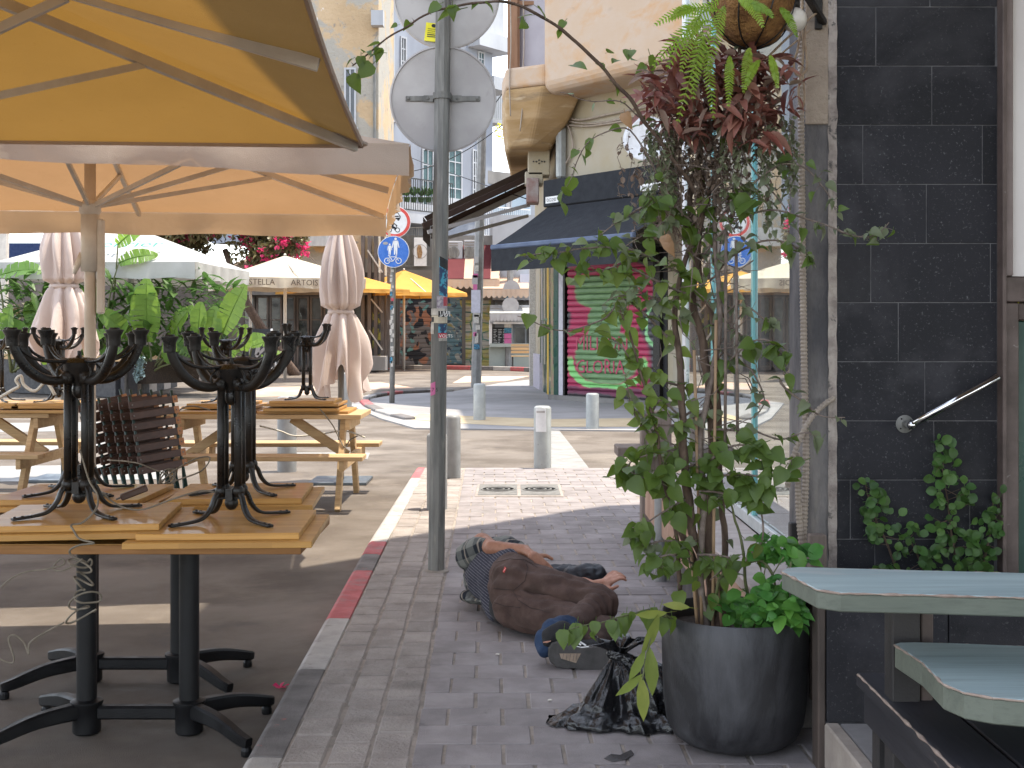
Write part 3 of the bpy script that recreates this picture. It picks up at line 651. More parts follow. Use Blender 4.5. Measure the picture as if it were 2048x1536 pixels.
lettering('letters', 'עשו', .05, o, (.8,0,0), (0,0,1), M['signwhite'], sp); lettering('letters', 'VOLTS', .026, at(878,675,7.048)-sp.location, (1,0,0), (0,0,1), M['signwhite'], sp)
lettering('letters', '7 5', .03, at(863,783,7.046)-sp.location, (1,0,0), (0,0,1), M['ink'], sp)
def back_disc(label, px, py, tilt=0, sticker=False):
    c = at(px, py, 7.21); t = thing('round_sign', label, 'sign', c)
    m = Matrix.Rotation(math.pi/2, 3, 'X'); r = .307
    MB().lathe([(.001,-.012),(r-.004,-.012),(r,-.009),(r,.010),(r-.010,.012),(r-.012,.004),(.001,.004)], (0,0,0), 72, m).build('plate', M['signback'], t, 'auto')
    MB().lathe([(.001,-.0135),(r-.02,-.0135)], (0,0,0), 64, m).build('face', M['signwhite'], t)
    bar = MB().box((-.215,-.012,-.016),(.215,-.0055,.016)); bar.build('back_bar', M['galv'], t, bev=.003)
    cl = MB(); pc = (sp.location+top*(c.z/top.z)); dx = pc.x-c.x; dy = pc.y-c.y
    a = [(dx-.11,-.014),(dx-.052,-.014)]+[(dx+.05*math.cos(q), dy+.05*math.sin(q)) for q in [math.pi+k*math.pi/8 for k in range(9)]]+[(dx+.052,-.014),(dx+.11,-.014)]
    for (x0,y0),(x1,y1) in zip(a[:-1], a[1:]): cl.bar((x0,y0,0),(x1,y1,0), .004, .036)
    cl.build('clamp', M['galv'], t)
    for x in (-.198, dx-.085, dx+.085, .198):
        MB().lathe([(.009,0),(.009,.005),(.005,.008),(.001,.008)], (x,-.013,0), 10, m).build('bolt', M['galv'], t)
    return t
back_disc('lower grey back of a round road sign clamped to the near pole', 886, 198)
t = back_disc('upper round road sign back with a yellow sticker, cut by the top edge', 893, -8)
fl = Flat(at(867,65,7.195)-t.location, (math.cos(.12),0,-math.sin(.12)), (math.sin(.12),0,math.cos(.12)))
mb = MB(); fl.poly(mb, [(-.048,-.053),(.05,-.053),(.05,.053),(-.048,.053)]); mb.build('yellow_sticker', M['stickyellow'], t)
mb = MB(); fl.disc(mb, -.002,.038,.010, .003, rx=1.4)
for k in range(5): fl.line(mb, [(-.035,.018-.011*k),(.02+.006*(k%3),.018-.011*k)], .002 if k < 3 else .005, .003)
mb.build('print', M['ink'], t)
# front facing signs on the second pole
s2 = thing('sign_post', 'galvanised sign post covered in stickers at the crossing corner', 'pole', gp(784,806,RZ+.02))
oct_pole('shaft', (0,0,0), (.04,0,4.1), .055, .05, M['galv'], s2, 14)
for k in range(22):
    z = .75+k*.095+R.uniform(-.03,.03); x = R.uniform(-.045,.0)
    MB().box((x,-.064,z),(x+R.uniform(.035,.06),-.05,z+R.uniform(.04,.13))).build('sticker', R.choice([M['stickwhite']]*5+[M['ink'],M['stickblue'],M['stickred']]), s2)
def face_disc(label, px, py, Y, r, rim, inner, ringw=0):
    c = at(px,py,Y); t = thing('road_sign', label, 'road sign', c); m = Matrix.Rotation(math.pi/2, 3, 'X')
    MB().lathe([(.001,-.02),(r,-.02),(r,.012),(r-.012,.014),(.001,.014)], (0,0,0), 48, m).build('plate', M['signwhite'], t, 'auto')
    fl = Flat((0,-.0165,0)); mb = MB(); fl.disc(mb, 0,0,r-.012,0,48); mb.build('field', rim, t)
    if ringw: mb = MB(); fl.disc(mb, 0,0,r-.012-ringw,.003,48); mb.build('centre', inner, t)
    return t, Flat((0,-.023,0))
t, fl = face_disc('round red ringed no motor vehicles sign above the blue one', 790, 444, 25.40, .322, M['signred'], M['signwhite'], .062)
mb = MB()                                            # car
fl.poly(mb, [(-.17,.055),(.10,.055),(.115,.09),(.115,.125),(-.17,.125)]); fl.line(mb, [(-.13,.125),(-.10,.185),(.06,.185),(.095,.125)], .014); fl.line(mb, [(-.10,.185),(.06,.185)], .02)
for x in (-.13,.07): fl.disc(mb, x,.05,.026,0,14)
mb2 = MB(); fl.poly(mb2, [(-.15,.085),(.095,.085),(.095,.098),(-.15,.098)], .003); fl.disc(mb2, .085,.112,.009,.003,10); fl.disc(mb2,-.14,.112,.009,.003,10)
for x in (-.11,.055): fl.disc(mb, x,-.165,.05,0,20); fl.disc(mb2, x,-.165,.034,.003,18)
fl.poly(mb, [(-.12,-.13),(.0,-.14),(.055,-.165),(.03,-.12),(-.02,-.09),(-.11,-.105)]); fl.poly(mb, [(-.09,-.10),(-.03,-.10),(-.015,-.03),(-.035,.0),(-.075,-.01)])
fl.disc(mb, -.045,.02,.024,0,14); fl.line(mb, [(-.03,-.02),(.02,-.06),(.045,-.08)], .018); fl.line(mb, [(.055,-.165),(.02,-.07)], .012); fl.line(mb, [(-.04,-.10),(.01,-.12),(-.01,-.17)], .02)
mb.build('pictogram', M['ink'], t); mb2.build('pictogram_gaps', M['signwhite'], t)
t, fl = face_disc('round blue shared footpath and cycle path sign', 787, 503.5, 25.37, .322, M['signblue'], M['signblue'])
mb = MB(); n_ = .0
def person2d(x, y, s):
    fl.disc(mb, x, y+.20*s, .026*s, 0, 14); fl.poly(mb, [(x-.045*s,y+.165*s),(x+.045*s,y+.165*s),(x+.036*s,y+.02*s),(x+.032*s,y-.12*s),(x+.008*s,y-.12*s),(x,y+.0*s),(x-.008*s,y-.12*s),(x-.032*s,y-.12*s),(x-.036*s,y+.02*s)])
    fl.line(mb, [(x-.043*s,y+.158*s),(x-.068*s,y+.02*s)], .018*s); fl.line(mb, [(x+.043*s,y+.158*s),(x+.068*s,y+.02*s)], .018*s)
person2d(.045,.06,1.0); person2d(-.075,.015,.66)
for x in (-.125,.105): fl.ring(mb, x,-.185,.062,.014)
fl.line(mb, [(-.125,-.185),(-.075,-.105),(.055,-.105),(-.01,-.195),(-.125,-.185)], .013); fl.line(mb, [(-.01,-.195),(-.085,-.085)], .012); fl.line(mb, [(.105,-.185),(.045,-.08),(.075,-.07)], .012); fl.line(mb, [(-.11,-.08),(-.06,-.08)], .014)
mb.build('pictogram', M['signwhite'], t); mb = MB(); fl.disc(mb, -.16,.17,.03,0,14,rx=1.8); mb.build('graze', M['signback'], t)
# grey street pole further along, another with two small discs behind it
s3 = thing('street_pole', 'thick grey street pole with pasted papers between the yellow parasol and the shop', 'pole', gp(952,775,RZ+.02))
oct_pole('shaft', (0,0,0), at(966,150,33)-s3.location, .135, .115, M['greypaint'], s3, 8)
MB().box((-.22,-.16,4.75),(.5,-.1,4.82)).build('bracket', M['galv'], s3)
for i in range(14):
    z = 1.0+i*.17; x = R.uniform(-.11,.0)
    MB().box((x,-.15,z),(x+R.uniform(.08,.15),-.12,z+R.uniform(.1,.3))).build('pasted_paper', R.choice([M['stickwhite'],M['stickwhite'],M['signback'],M['stickblue'],M['stickpink']]), s3)
MB().box((-.12,-.156,1.95),(.12,-.13,2.55)).build('pasted_paper', flat('pale lilac poster', (.55,.54,.62), .7), s3)
s4 = thing('far_street_pole', 'far street pole with two round sign backs in front of the kiosk', 'pole', gp(1017,738,RZ))
oct_pole('shaft', (0,0,0), (.1,0,5.2), .15, .12, M['greypaint'], s4, 8)
for px, py in ((1023,577),(1021,611)):
    c = at(px,py,49.4)-s4.location; MB().lathe([(.001,-.01),(.33,-.01),(.33,.01),(.001,.01)], c, 32, Matrix.Rotation(math.pi/2,3,'X')).build('round_sign_back', M['signback'], s4)
for i in range(9): z = 1.0+i*.22; MB().box((-.17,-.17,z),(.12,-.14,z+.2)).build('pasted_paper', R.choice([M['stickwhite'],M['stickblue'],M['stickpink']]), s4)
# ---------------------------------------------------------------- bollards
bl = [(1085,935,0,12.6,.070*1.25,.62,'whitepaint','white bollard with a paper notice at the edge of the crossing'),
      (1185,857,fz,None,.098,.53,'whitepaint','white bollard in front of the graffiti shutter'),
      (959,840,fz,None,.1,.60,'whitepaint','white bollard with chipped black foot on the shaded far pavement'),
      (906,955,0,None,.072,.585,'greypaint','grey bollard just right of the sign pole, the farther of two'),
      (874,1018,0,None,.079,.585,'greypaint','grey bollard hidden behind the sign pole, nearest of all'),
      (574,943,RZ,None,.1,.79,'greypaint','stout grey bollard in the road behind the picnic table'),
      (690,830,RZ,None,.12,.75,'greypaint','blue grey bollard behind the right folded parasol')]
for px, py, z, _, r, h, m, lb in bl:
    p = gp(px, py, z); t = thing('bollard', lb, 'bollard', p, 0, 'bollards round the crossing')
    MB().lathe([(r,0),(r,h-.03),(r*.93,h-.012),(r*.75,h),(.001,h+.003)], (0,0,0), 28).build('post', M[m], t, 'auto')
    if px == 1085:
        mb = MB(); mb.grid(lambda u, v: ((r+.002)*math.sin(-.9+u*1.3+.03*v), -(r+.002)*math.cos(-.9+u*1.3), h-.02-v*.235), 8, 2); mb.build('paper_notice', M['signwhite'], t, True)
        mb = MB(); mb.grid(lambda u, v: ((r+.004)*math.sin(-.75+u*1.0), -(r+.004)*math.cos(-.75+u*1.0), h-.045-v*.02), 6, 1); mb.build('notice_line', M['signback'], t, True)

# ================================================================= CAST IRON BISTRO TABLES, TURNED UPSIDE DOWN
def bistro(label, top=(.6,.6), two=True, tilt=0):
    t = thing('bistro_table', label, 'table', (0,0,0), 0, 'bistro tables stored upside down')
    w, d = top[0]/2, top[1]/2
    MB().box((-w,-d,-.044),(w,d,-.0225)).build('tabletop', M['pine'], t, bev=.002)
    MB().box((-w+.035,-d+.035,-.022),(w-.045,d-.035,0)).build('stiffening_board', M['pine'], t, bev=.002)
    base_tr(t)
    return t
def leg_curve(ang, pts): return [(r*math.cos(ang), r*math.sin(ang), z) for r, z in pts]
shared = {}
def base_tr(t):
    if not shared:
        ci = M['castiron']
        def sh(n, mb, sm=True): me = mb.mesh(n, sm); me.materials.append(ci); shared[n] = me
        mb = MB(); P = spline([Vector((r,0,z)) for r, z in [(.05,.10),(.066,.085),(.082,.05),(.11,.022),(.15,.011),(.24,.006)]], 4)
        mb.sweep(P, [.018+.006*i/len(P) for i in range(len(P))], [.016-.008*i/len(P) for i in range(len(P))], (.5,0,1))
        for x in (.205,.232): mb.lathe([(.005,.010),(.005,.014),(.001,.0145)], (x,0,0), 6)
        sh('bracket_foot', mb)
        mb = MB().tube([(0,0,.085),(0,0,.50)], .0135, 12)
        mb.lathe([(.0135,.09),(.021,.10),(.021,.112),(.0145,.125)], (0,0,0), 12); mb.lathe([(.0145,.455),(.021,.47),(.021,.49),(.015,.50)], (0,0,0), 12); sh('column_tube', mb)
        mb = MB(); mb.box((-.044,-.012,.075),(.044,.012,.115)); mb.box((-.012,-.044,.0751),(.012,.044,.1151)); mb.ball((0,0,.062), .024, 8, (1,1,1.1)); sh('lower_hub', mb, 'auto')
        mb = MB(); mb.lathe([(.02,.44),(.028,.47),(.05,.50),(.058,.53),(.04,.545),(.012,.548),(.006,.556),(.006,.57),(.001,.572)], (0,0,0), 12)
        mb.ball((0,0,.435), .025, 8, (1,1,1.3)); sh('upper_hub', mb, 'auto')
        mb = MB(); P = spline([Vector((r,0,z)) for r, z in [(.045,.475),(.085,.468),(.14,.480),(.19,.515),(.225,.565),(.240,.605)]], 4)
        mb.tube(P, [.0140+.004*math.sin(i/len(P)*3.1) for i in range(len(P))], 8)
        mb.ball((.05,0,.477), .021, 6); sh('arm', mb)
        mb = MB(); P = spline([Vector((r,0,z)) for r, z in [(.03,.538),(.09,.535),(.15,.543),(.195,.565),(.22,.59)]], 4); mb.tube(P, .0065, 6)
        P = spline([Vector((r,0,z)) for r, z in [(.055,.53),(.075,.515),(.082,.495),(.075,.48)]], 4); mb.tube(P, .004, 5); sh('tie_rod', mb)
        mb = MB().lathe([(.019,.59),(.021,.60),(.0215,.625),(.0305,.640),(.0305,.645),(.019,.6455),(.016,.652),(.001,.652)], (.241,0,0), 14); sh('foot_cap', mb, 'auto')
    inst(shared['lower_hub'], t); inst(shared['upper_hub'], t)
    for k in range(4):
        a = math.pi/4+k*math.pi/2
        inst(shared['column_tube'], t, (.042*math.cos(a), .042*math.sin(a), 0)); inst(shared['bracket_foot'], t, None, (0,0,a))
        ar = inst(shared['arm'], t, None, (0,0,a)); inst(shared['foot_cap'], ar); inst(shared['tie_rod'], ar)
def place_bistro(label, px, Y, z, rz, base_rz=0, ws=(.6,.6), off=(0,0)):
    t = bistro(label, ws); t.location = ((px-1024)*Y/F, Y, z); t.rotation_euler.z = base_rz
    for ch in t.children:
        if ch.name.startswith(('tabletop','stiffening')): ch.rotation_euler.z = rz-base_rz; ch.location.x = off[0]; ch.location.y = off[1]
    return t
TZ = .655
place_bistro('upside down bistro table at the near right of the front table, square to its edge', 463, 4.38, TZ+.047, math.radians(3), 0, (.61,.61), (.01,-.02))
place_bistro('upside down bistro table at the near left of the front table, boards turned askew', 158, 4.38, TZ+.070, math.radians(7), math.radians(2), (.66,.60), (0.03,-.0))
place_bistro('upside down bistro table at the far right of the front table', 487, 5.08, TZ+.060, math.radians(4), math.radians(-3), (.60,.58), (.0,.02))
place_bistro('upside down bistro table at the far left of the front table, partly hidden', 160, 5.06, TZ+.058, 0, math.radians(3), (.66,.58), (.02,.02))
def front_table(label, y0, y1, yb, dx=0):
    t = thing('cafe_table', label, 'table', (0,0,0), 0, 'long cafe tables with twin pedestals')
    x0, x1 = -2.02, -.70
    MB().box((x0,y0,TZ-.0),(x1,y1,TZ+.002)).build('tabletop', M['pine'], t)
    MB().box((x0,y0+.001,TZ-.032),(x1,y1-.001,TZ-.0005)).build('edge_frame', M['pineend'], t, bev=.002)
    z = RZ
    for x in (-1.548, -1.175):
        MB().lathe([(.045,z+.005),(.05,z+.01),(.05,z+.10),(.058,z+.112),(.058,z+.122),(.036,z+.128),(.036,TZ-.038),(.07,TZ-.034)], (x,yb,0), 24).build('pedestal', M['blackpowder'], t, 'auto')
    MB().box((-1.51,yb-.022,z+.055),(-1.21,yb+.022,z+.105)).build('cross_bar', M['blackpowder'], t, bev=.008)
    for x, sx in ((-1.548,-1),(-1.175,1)):
        for sy in (-1, 1):
            mb = MB(); P = [Vector((x,yb,z+.09)), Vector((x+sx*.13,yb+sy*.125,z+.085)), Vector((x+sx*.235,yb+sy*.225,z+.055)), Vector((x+sx*(.27 if sy < 0 else .245),yb+sy*.25,z+.048))]
            SPn = spline(P, 5); n9 = len(SPn)-1; mb.sweep(SPn, [.048-.014*i/n9 for i in range(n9+1)], [.062-.030*i/n9 for i in range(n9+1)])
            mb.build('foot_arm', M['blackpowder'], t, 'auto')
            MB().lathe([(.018,0),(.02,.006),(.02,.02),(.014,.034)], (P[3].x-.01*sx,P[3].y-.01*sy,z), 12).build('levelling_foot', M['blackpowder'], t)
    t.location.x = dx; return t
front_table('front cafe table with heavy twin pedestals, nearest the camera', 4.15, 4.80, 4.55)
front_table('cafe table pushed against the back of the front one', 4.82, 5.44, 5.22, -.215)
# small dark socket block and cables
t = thing('plug_block', 'small dark plug block lying on the left boards', 'plug', at(268,985,4.62)); t.rotation_euler = (0,-.35,.3)
MB().box((-.05,-.018,-.012),(.05,.018,.012)).build('body', M['brownslat'], t, bev=.004); MB().tube([(-.05,0,0),(-.068,0,0)], .004, 6).build('pins', M['galv'], t)
def cable(label, pts, r=.0035, m='cable', n=7):
    return MB().tube(spline(pts, n), r, 6).build('cable', M[m], None, True, label=label, cat='cable')
Zb = TZ+.093
cable('dusty cable running down from the left cast iron column over the board edge', [at(160,900,4.30), at(178,960,4.24), at(195,990,4.2), at(192,1018,4.15), at(165,1045,4.1), at(143,1050,4.08), at(148,1062,4.05), at(160,1078,4.02), at(188,1086,4.02), at(160,1090,4.05), at(140,1100,4.08), at(145,1112,4.1), at(175,1125,4.12)])
q = []
for k in range(70):
    a = k*.55; y = 1118+k*1.75; rr = (16+9*math.sin(k*.31))*(1 if k < 45 else 1.45)
    q.append(at(165+rr*math.cos(a)+5*math.sin(k*.7)-(k>45)*2, y+rr*.55*math.sin(a*1.13), 4.09+.02*math.sin(k)))
cable('tangled hank of dusty cable hanging below the front table edge', [at(175,1125,4.12)]+q, .0034, n=3)
cable('loose cable end curling out of the hank toward the left edge', [at(128,1245,4.1), at(95,1262,4.1), at(60,1285,4.1), at(57,1308,4.1), at(48,1285,4.1), at(30,1270,4.1), at(17,1278,4.1), at(28,1318,4.1), at(18,1325,4.1), at(-10,1312,4.1)], .003)
cable('cable rising from the hank to the left frame edge', [at(165,1118,4.1), at(130,1140,4.11), at(105,1137,4.12), at(122,1117,4.13), at(128,1128,4.12), at(95,1138,4.12), at(55,1143,4.12), at(20,1158,4.12), at(-20,1195,4.12)], .003)
cable('cable slung between the two groups of cast iron columns', [at(205,985,4.45), at(225,1003,4.45), at(255,1017,4.4), at(290,1018,4.4), at(340,1000,4.42), at(400,982,4.45), at(430,985,4.45)])
q = [at(335+14*math.cos(k*.9)+3*math.sin(k), 955+17*math.sin(k*.83), 5.5+.01*k%.05) for k in range(26)]
cable('tangled knot of cable behind the boards', [at(215,920,5.6), at(270,925,5.5), at(310,940,5.5)]+q+[at(370,955,5.5), at(405,940,5.5), at(420,915,5.5), at(390,918,5.5), at(350,940,5.5)], .0035, n=4)
# ================================================================= PICNIC TABLES, FOLDING CHAIRS
def picnic(label, x0, x1, yc, ends=(True, True)):
    t = thing('picnic_table', label, 'picnic table', (0,0,RZ), 0, 'timber picnic tables in the road'); z = 0
    for k in range(5): MB().box((x0,yc-.37+.15*k,.735),(x1,yc-.228+.15*k,.775)).build('top_plank', M['picnic'], t, bev=.004)
    for sy in (-1,1):
        for k in range(2):
            y = yc+sy*(.56+.145*k); MB().box((x0-.06,y-.065,.425),(x1+.06,y+.065,.462)).build('seat_plank', M['picnic'], t, bev=.004)
    for e, x in zip(ends, (x0+.16, x1-.16)):
        if not e: continue
        for sy in (-1,1):
            MB().bar((x,yc+sy*.24,.735),(x,yc+sy*.62,0), .045, .095, (0,1,0)).build('leg', M['picnic'], t, bev=.004)
        MB().box((x+.024,yc-.74,.34),(x+.065,yc+.74,.425)).build('seat_bearer', M['picnic'], t, bev=.004)
        MB().box((x+.024,yc-.36,.645),(x+.065,yc+.36,.734)).build('top_bearer', M['picnic'], t, bev=.004)
        sx = -1 if x > (x0+x1)/2 else 1
        MB().bar((x,yc,.40),(x+sx*.48,yc,.72), .08, .045, (0,1,0)).build('brace', M['picnic'], t, bev=.004)
    return t
picnic('right timber picnic table with two upside down tables stacked on it', -2.96, -1.26, 10.80)
picnic('left timber picnic table cut by the frame edge', -5.6, -3.92, 10.95, (False, True))
def pic_board(label, px0, px1, yc, k, d=.6):
    x0 = (px0-1024)*yc/F; x1 = (px1-1024)*yc/F
    return MB().box((x0,yc-d/2,.676+.026*k),(x1,yc+d/2,.70+.026*k)).build('tabletop_board', M['pine'], None, bev=.003, label=label, cat='table board')
pic_board('loose pale table board lying on the left end of the right picnic table', 345, 520, 10.75, 0)
pic_board('lower loose table board at the right end of the right picnic table', 528, 705, 10.78, 0)
pic_board('small upper loose table board at the right end of the right picnic table', 540, 685, 10.7, 1)
pic_board('loose table board on the left picnic table', 10, 175, 10.85, 0)
place_bistro('upside down bistro table on the right end of the right picnic table', 614, 10.75, .785, 0, math.radians(4), (.62,.6))
place_bistro('upside down bistro table on the middle of the right picnic table', 452, 10.9, .755, 0, 0, (.62,.6))
place_bistro('upside down bistro table on the left picnic table behind the parasol pole', 118, 10.95, .755, 0, math.radians(6), (.6,.6))
place_bistro('upside down bistro table on the left picnic table at the frame edge', -5, 10.95, .755, 0, math.radians(-4), (.6,.6))
cable('white cable looped on the left picnic table', [at(0,795,10.6), at(25,780,10.6), at(38,772,10.6), at(32,760,10.6), at(42,752,10.6), at(48,770,10.6), at(70,782,10.6), at(92,765,10.6), at(110,790,10.6)], .014, 'cablewhite')
cable('white cable sagging beside the grey bollard', [at(520,852,11), at(560,862,11.2), at(590,872,11.2), at(640,868,11.2), at(690,862,11), at(730,875,10.9)], .008, 'cablewhite')
cable('thin cable hanging from the small upper board', [at(640,818,10.4), at(665,850,10.4), at(680,880,10.4), at(690,895,10.4), at(700,880,10.6), at(715,872,10.6)], .006)
cable('thin cable looped over the end of the right picnic table', [at(345,850,10.3), at(360,820,10.3), at(385,812,10.3), at(420,820,10.4)], .006)
def chair_proto():
    t = thing('folding_chair', 'x', 'chair', (0,0,0), 0, 'folding chairs leaning in a row')
    for i in range(7):
        MB().box((-.20,-.008,.36+.075*i),(.20,.008,.36+.075*i+.05)).build('slat', M['brownslat'], t, bev=.003)
        MB().box((.16,-.0095,.36+.075*i),(.202,-.0085,.36+.075*i+.05)).build('slat_end', M['slatend'], t)
    for sx in (-1,1):
        MB().tube([(sx*.185,.016,0),(sx*.17,.016,.5),(sx*.175,.016,.90)], .011, 8).build('frame_tube', M['greensteel'], t, True)
        MB().tube([(sx*.15,.05,0),(sx*.19,.03,.42)], .010, 8).build('rear_leg', M['greensteel'], t, True)
    MB().tube([(-.17,.016,.10),(.17,.016,.10)], .008, 8).build('rung', M['greensteel'], t, True)
    for sx in (-1,1):
        mb = MB(); [mb.ball((sx*.178,-.011,.385+.075*i), .006, 5) for i in range(7)]; mb.build('rivets', M['galv'], t, kind='stuff')
    return t
cp = chair_proto(); ords = ['leftmost','second from the left','third from the left','fourth from the left','second from the right','rightmost and most upright']
for i in range(6):
    c = cp if i == 0 else copy_tree(cp)
    c.location = (-2.98+.072*i, 9.80-.035*i, RZ+.0); c.rotation_euler = (math.radians(-8), math.radians(-11+1.2*i), math.radians(48)); c.scale = (1.05,1.05,1.12)
    c['label'] = 'folded slatted chair, %s of the leaning row of folding chairs' % ords[i]

# ================================================================= PARASOLS
def square_pt(s, h):                                 # perimeter parameter 0..4 -> point on the square
    s = s % 4; k = int(s); t = s-k; a = (-h+2*h*t)
    return [(a,-h),(h,a),(-a,h),(-h,-a)][k]
def parasol(label, c, h, zr, za, rz, mt, val=.18, mv=None, rib='ribs', pole='poletan', pr=.04, sleeve=False, sag=.05, scal=.03, zg=RZ, hub=.75, vwave=.012, group=None, sh=0, foldval=False):
    t = thing('parasol', label, 'parasol', (c[0],c[1],0), rz, group or 'open parasols')
    ns, nr = 64, 8
    def pt(s, r):
        x, y = square_pt(s, h); m = abs(math.sin(math.pi*s*1.0)); pull = 1-scal*m*r*r
        z = za+(zr-za)*r-sag*math.sin(math.pi*min(1, r))*abs(math.sin(math.pi*s*1))*1.0
        return Vector((x*r*pull+sh*0, y*r*pull, z))
    mb = MB(); vs = [Vector((0,0,za))]; fs = []
    for j in range(1, nr+1):
        for i in range(ns): vs.append(pt(4*i/ns, j/nr))
    for i in range(ns):
        fs.append((0, 1+i, 1+(i+1)%ns))
        for j in range(nr-1): a = 1+j*ns; fs.append((a+i, a+ns+i, a+ns+(i+1)%ns, a+(i+1)%ns))
    mb.add(vs, fs).build('canopy', M[mt], t, True)
    if val:
        mb = MB(); N = 160; rng_ = random.Random(len(label)); ph = [rng_.uniform(0, 6) for _ in range(3)]
        for sd in range(4):
            n0 = len(mb.v); q = []
            for k in range(N//4+1):
                s = sd+k/(N/4)*.999; p = pt(s, 1); x, y = square_pt(sd+.5, 1); out = Vector((x,y,0))
                for j in range(4):
                    v = j/3; wv = vwave*v*(math.sin(s*37+ph[0])+.7*math.sin(s*83+ph[1])+1.2*noise.noise(Vector((s*5+ph[2],v*2,ph[0])))); q.append(p+out*(.004+.012*v+wv)+Vector((0,0,-val*v*(1+.05*math.sin(s*23+ph[2]))*((.42+.58*s**1.3) if foldval and sd == 0 else 1))))
            n = N//4; mb.add(q, [(k*4+j, (k+1)*4+j, (k+1)*4+j+1, k*4+j+1) for k in range(n) for j in range(3)])
        mb.build('valance', M[mv or mt], t, True)
    zh = za-.12; zl = za-hub
    for k in range(8):
        s = k/2; p = pt(s, 1); x = p*.985; x.z = p.z-.015 if k % 2 == 0 else zr-.02
        MB().bar((0,0,zh), x, .032, .045).build('rib', M[rib], t, bev=0)
        mid = Vector((x.x*.56, x.y*.56, zh+(x.z-zh)*.56-.02))
        MB().bar((0,0,zl), mid, .024, .032).build('strut', M[rib], t)
    MB().lathe([(pr*1.6,zl-.05),(pr*1.9,zl-.03),(pr*1.9,zl+.02),(pr*1.2,zl+.05)], (0,0,0), 16).build('hub', M[rib], t, 'auto')
    MB().tube([(0,0,zg),(0,0,za-.05)], pr, 16).build('pole', M[pole], t, True)
    MB().lathe([(.02,za-.01),(.05,za+.02),(.02,za+.06),(.001,za+.065)], (0,0,0), 12).build('finial', M[rib], t, True)
    if sleeve:
        MB().tube([(0,0,zl-.45),(0,0,zl-.02)], pr*1.6, 16).build('crank_sleeve', M[rib], t, True)
        MB().box((pr*1.2,-.04,zl-.75),(pr*1.2+.05,.03,zl-.08)).build('crank_housing', M[rib], t, bev=.012)
        MB().tube([(-pr*1.2,0,zl-.33),(-pr*2.2,-.02,zl-.42),(-pr*2.6,-.02,zl-.47)], [.03,.02,.012], 10).build('crank_lug', M[rib], t, True)
    return t, pt
u1, pt1 = parasol('huge beige square parasol overhead at the upper left, nearest the camera', (-2.655,4.28), 2.03, 2.325, 2.98, math.radians(4.0), 'canvas', .0, None, sag=.07, scal=.012, hub=1.0)
mb = MB()                                            # thick dark hem and corner pockets
for k in range(64): mb.bar(pt1(4*k/64, 1), pt1(4*(k+1)/64, 1), .012, .03)
mb.build('hem', M['valance'], u1)
for k in range(4):
    p = pt1(k, 1); q = pt1(k, .93); MB().bar(p, q, .09, .02).build('corner_pocket', M['valance'], u1, bev=.004)
x = pt1(1.5, .45); MB().lathe([(.012,-.01),(.012,.01)], (x.x,x.y,x.z-.06), 10).build('rib_bolt', M['galv'], u1)
u2, pt2 = parasol('second beige square parasol with deep valance, beyond the nearest one', (-2.97,8.80), 2.14, 2.41, 3.06, math.radians(7.5), 'canvas_far', .19, 'valance', sag=.06, scal=.008, foldval=True, sleeve=True, pr=.040, hub=.82, vwave=.016)
def folded(label, px, Y, ptop, pb, wid, seedv):
    c = Vector(((px-1024)*Y/F, Y, 0)); t = thing('folded_parasol', label, 'parasol', c, 0, 'folded parasols tied round their poles')
    zt = at(0,ptop,Y).z; zb = at(0,pb,Y).z; zw = zb+(zt-zb)*.44; rg = random.Random(seedv); ph = rg.uniform(0,6)
    def f(u, v):
        a = 2*math.pi*u; z = zt+(zb-zt)*v
        if z > zw: k = (zt-z)/(zt-zw); r = wid*(.16+.70*math.sin(min(1, k*1.15)*1.9)**.9) if k < .95 else wid*.55
        else: k = (zw-z)/(zw-zb); r = wid*(.52+.75*k**.55)
        fold = .12+.14*min(1, abs(z-zw)*3); r *= 1+fold*math.sin(a*9+ph+1.2*math.sin(z*3))+.08*math.sin(a*5+z*7)+.05*math.sin(a*17+z*4)
        if z <= zw: z += .16*k*math.sin(a*4+ph)+.07*k*math.sin(a*9+ph)
        return (r*math.cos(a), r*math.sin(a), z)
    MB().grid(f, 120, 50).build('cloth', M['folded'], t, True)
    MB().lathe([(wid*.62,zw-.02),(wid*.66,zw),(wid*.62,zw+.02)], (0,0,0), 24).build('tie_band', M['folded'], t, True)
    MB().tube([(0,0,RZ),(0,0,zt+.3)], .03, 12).build('pole', M['galv'], t, True)
    MB().box((-.28,-.28,RZ),(.28,.28,RZ+.03)).build('base_plate', M['plate'], t, bev=.005)
folded('pale folded parasol tied round its pole beside the no vehicles sign', 682, 12.2, 440, 770, .20, 3)
folded('pale folded parasol tied round its pole at the left behind the tan pole', 128, 12.4, 405, 705, .22, 5)
# far parasols
u3, pt3 = parasol('white parasol with green print above the banana plants', (-9.45,31.0), 2.35, 2.98, 4.0, math.radians(-3), 'whitecanvas', .38, 'whitecanvas', 'whitepaint', 'whitepaint', .08, vwave=.03, group='far cafe parasols')
def onvalance(t, pt, s0, txt, size, m, n=(0,-1,0), drop=.28, xs=1):
    p = pt(s0, 1); q = pt(s0+.02, 1); u = Vector((q.x-p.x, q.y-p.y, 0)).normalized(); o = Vector((p.x,p.y,p.z-drop))+Vector((u.y,-u.x,0))*.055
    lettering('letters', txt, size, o, u, (0,0,1), M[m], t, xs=xs)
onvalance(u3, pt3, .06, 'perrier', .24, 'greenink', xs=.95)
p, q = pt3(.42,.80), pt3(.62,.80); nrm = Vector((0,-1,1.8)).normalized()
lettering('letters', 'perrier', .62, pt3(.40,.80)+nrm*.22, Vector((1,0,0)), (pt3(.5,.4)-pt3(.5,.9)).normalized(), M['greenink'], u3)
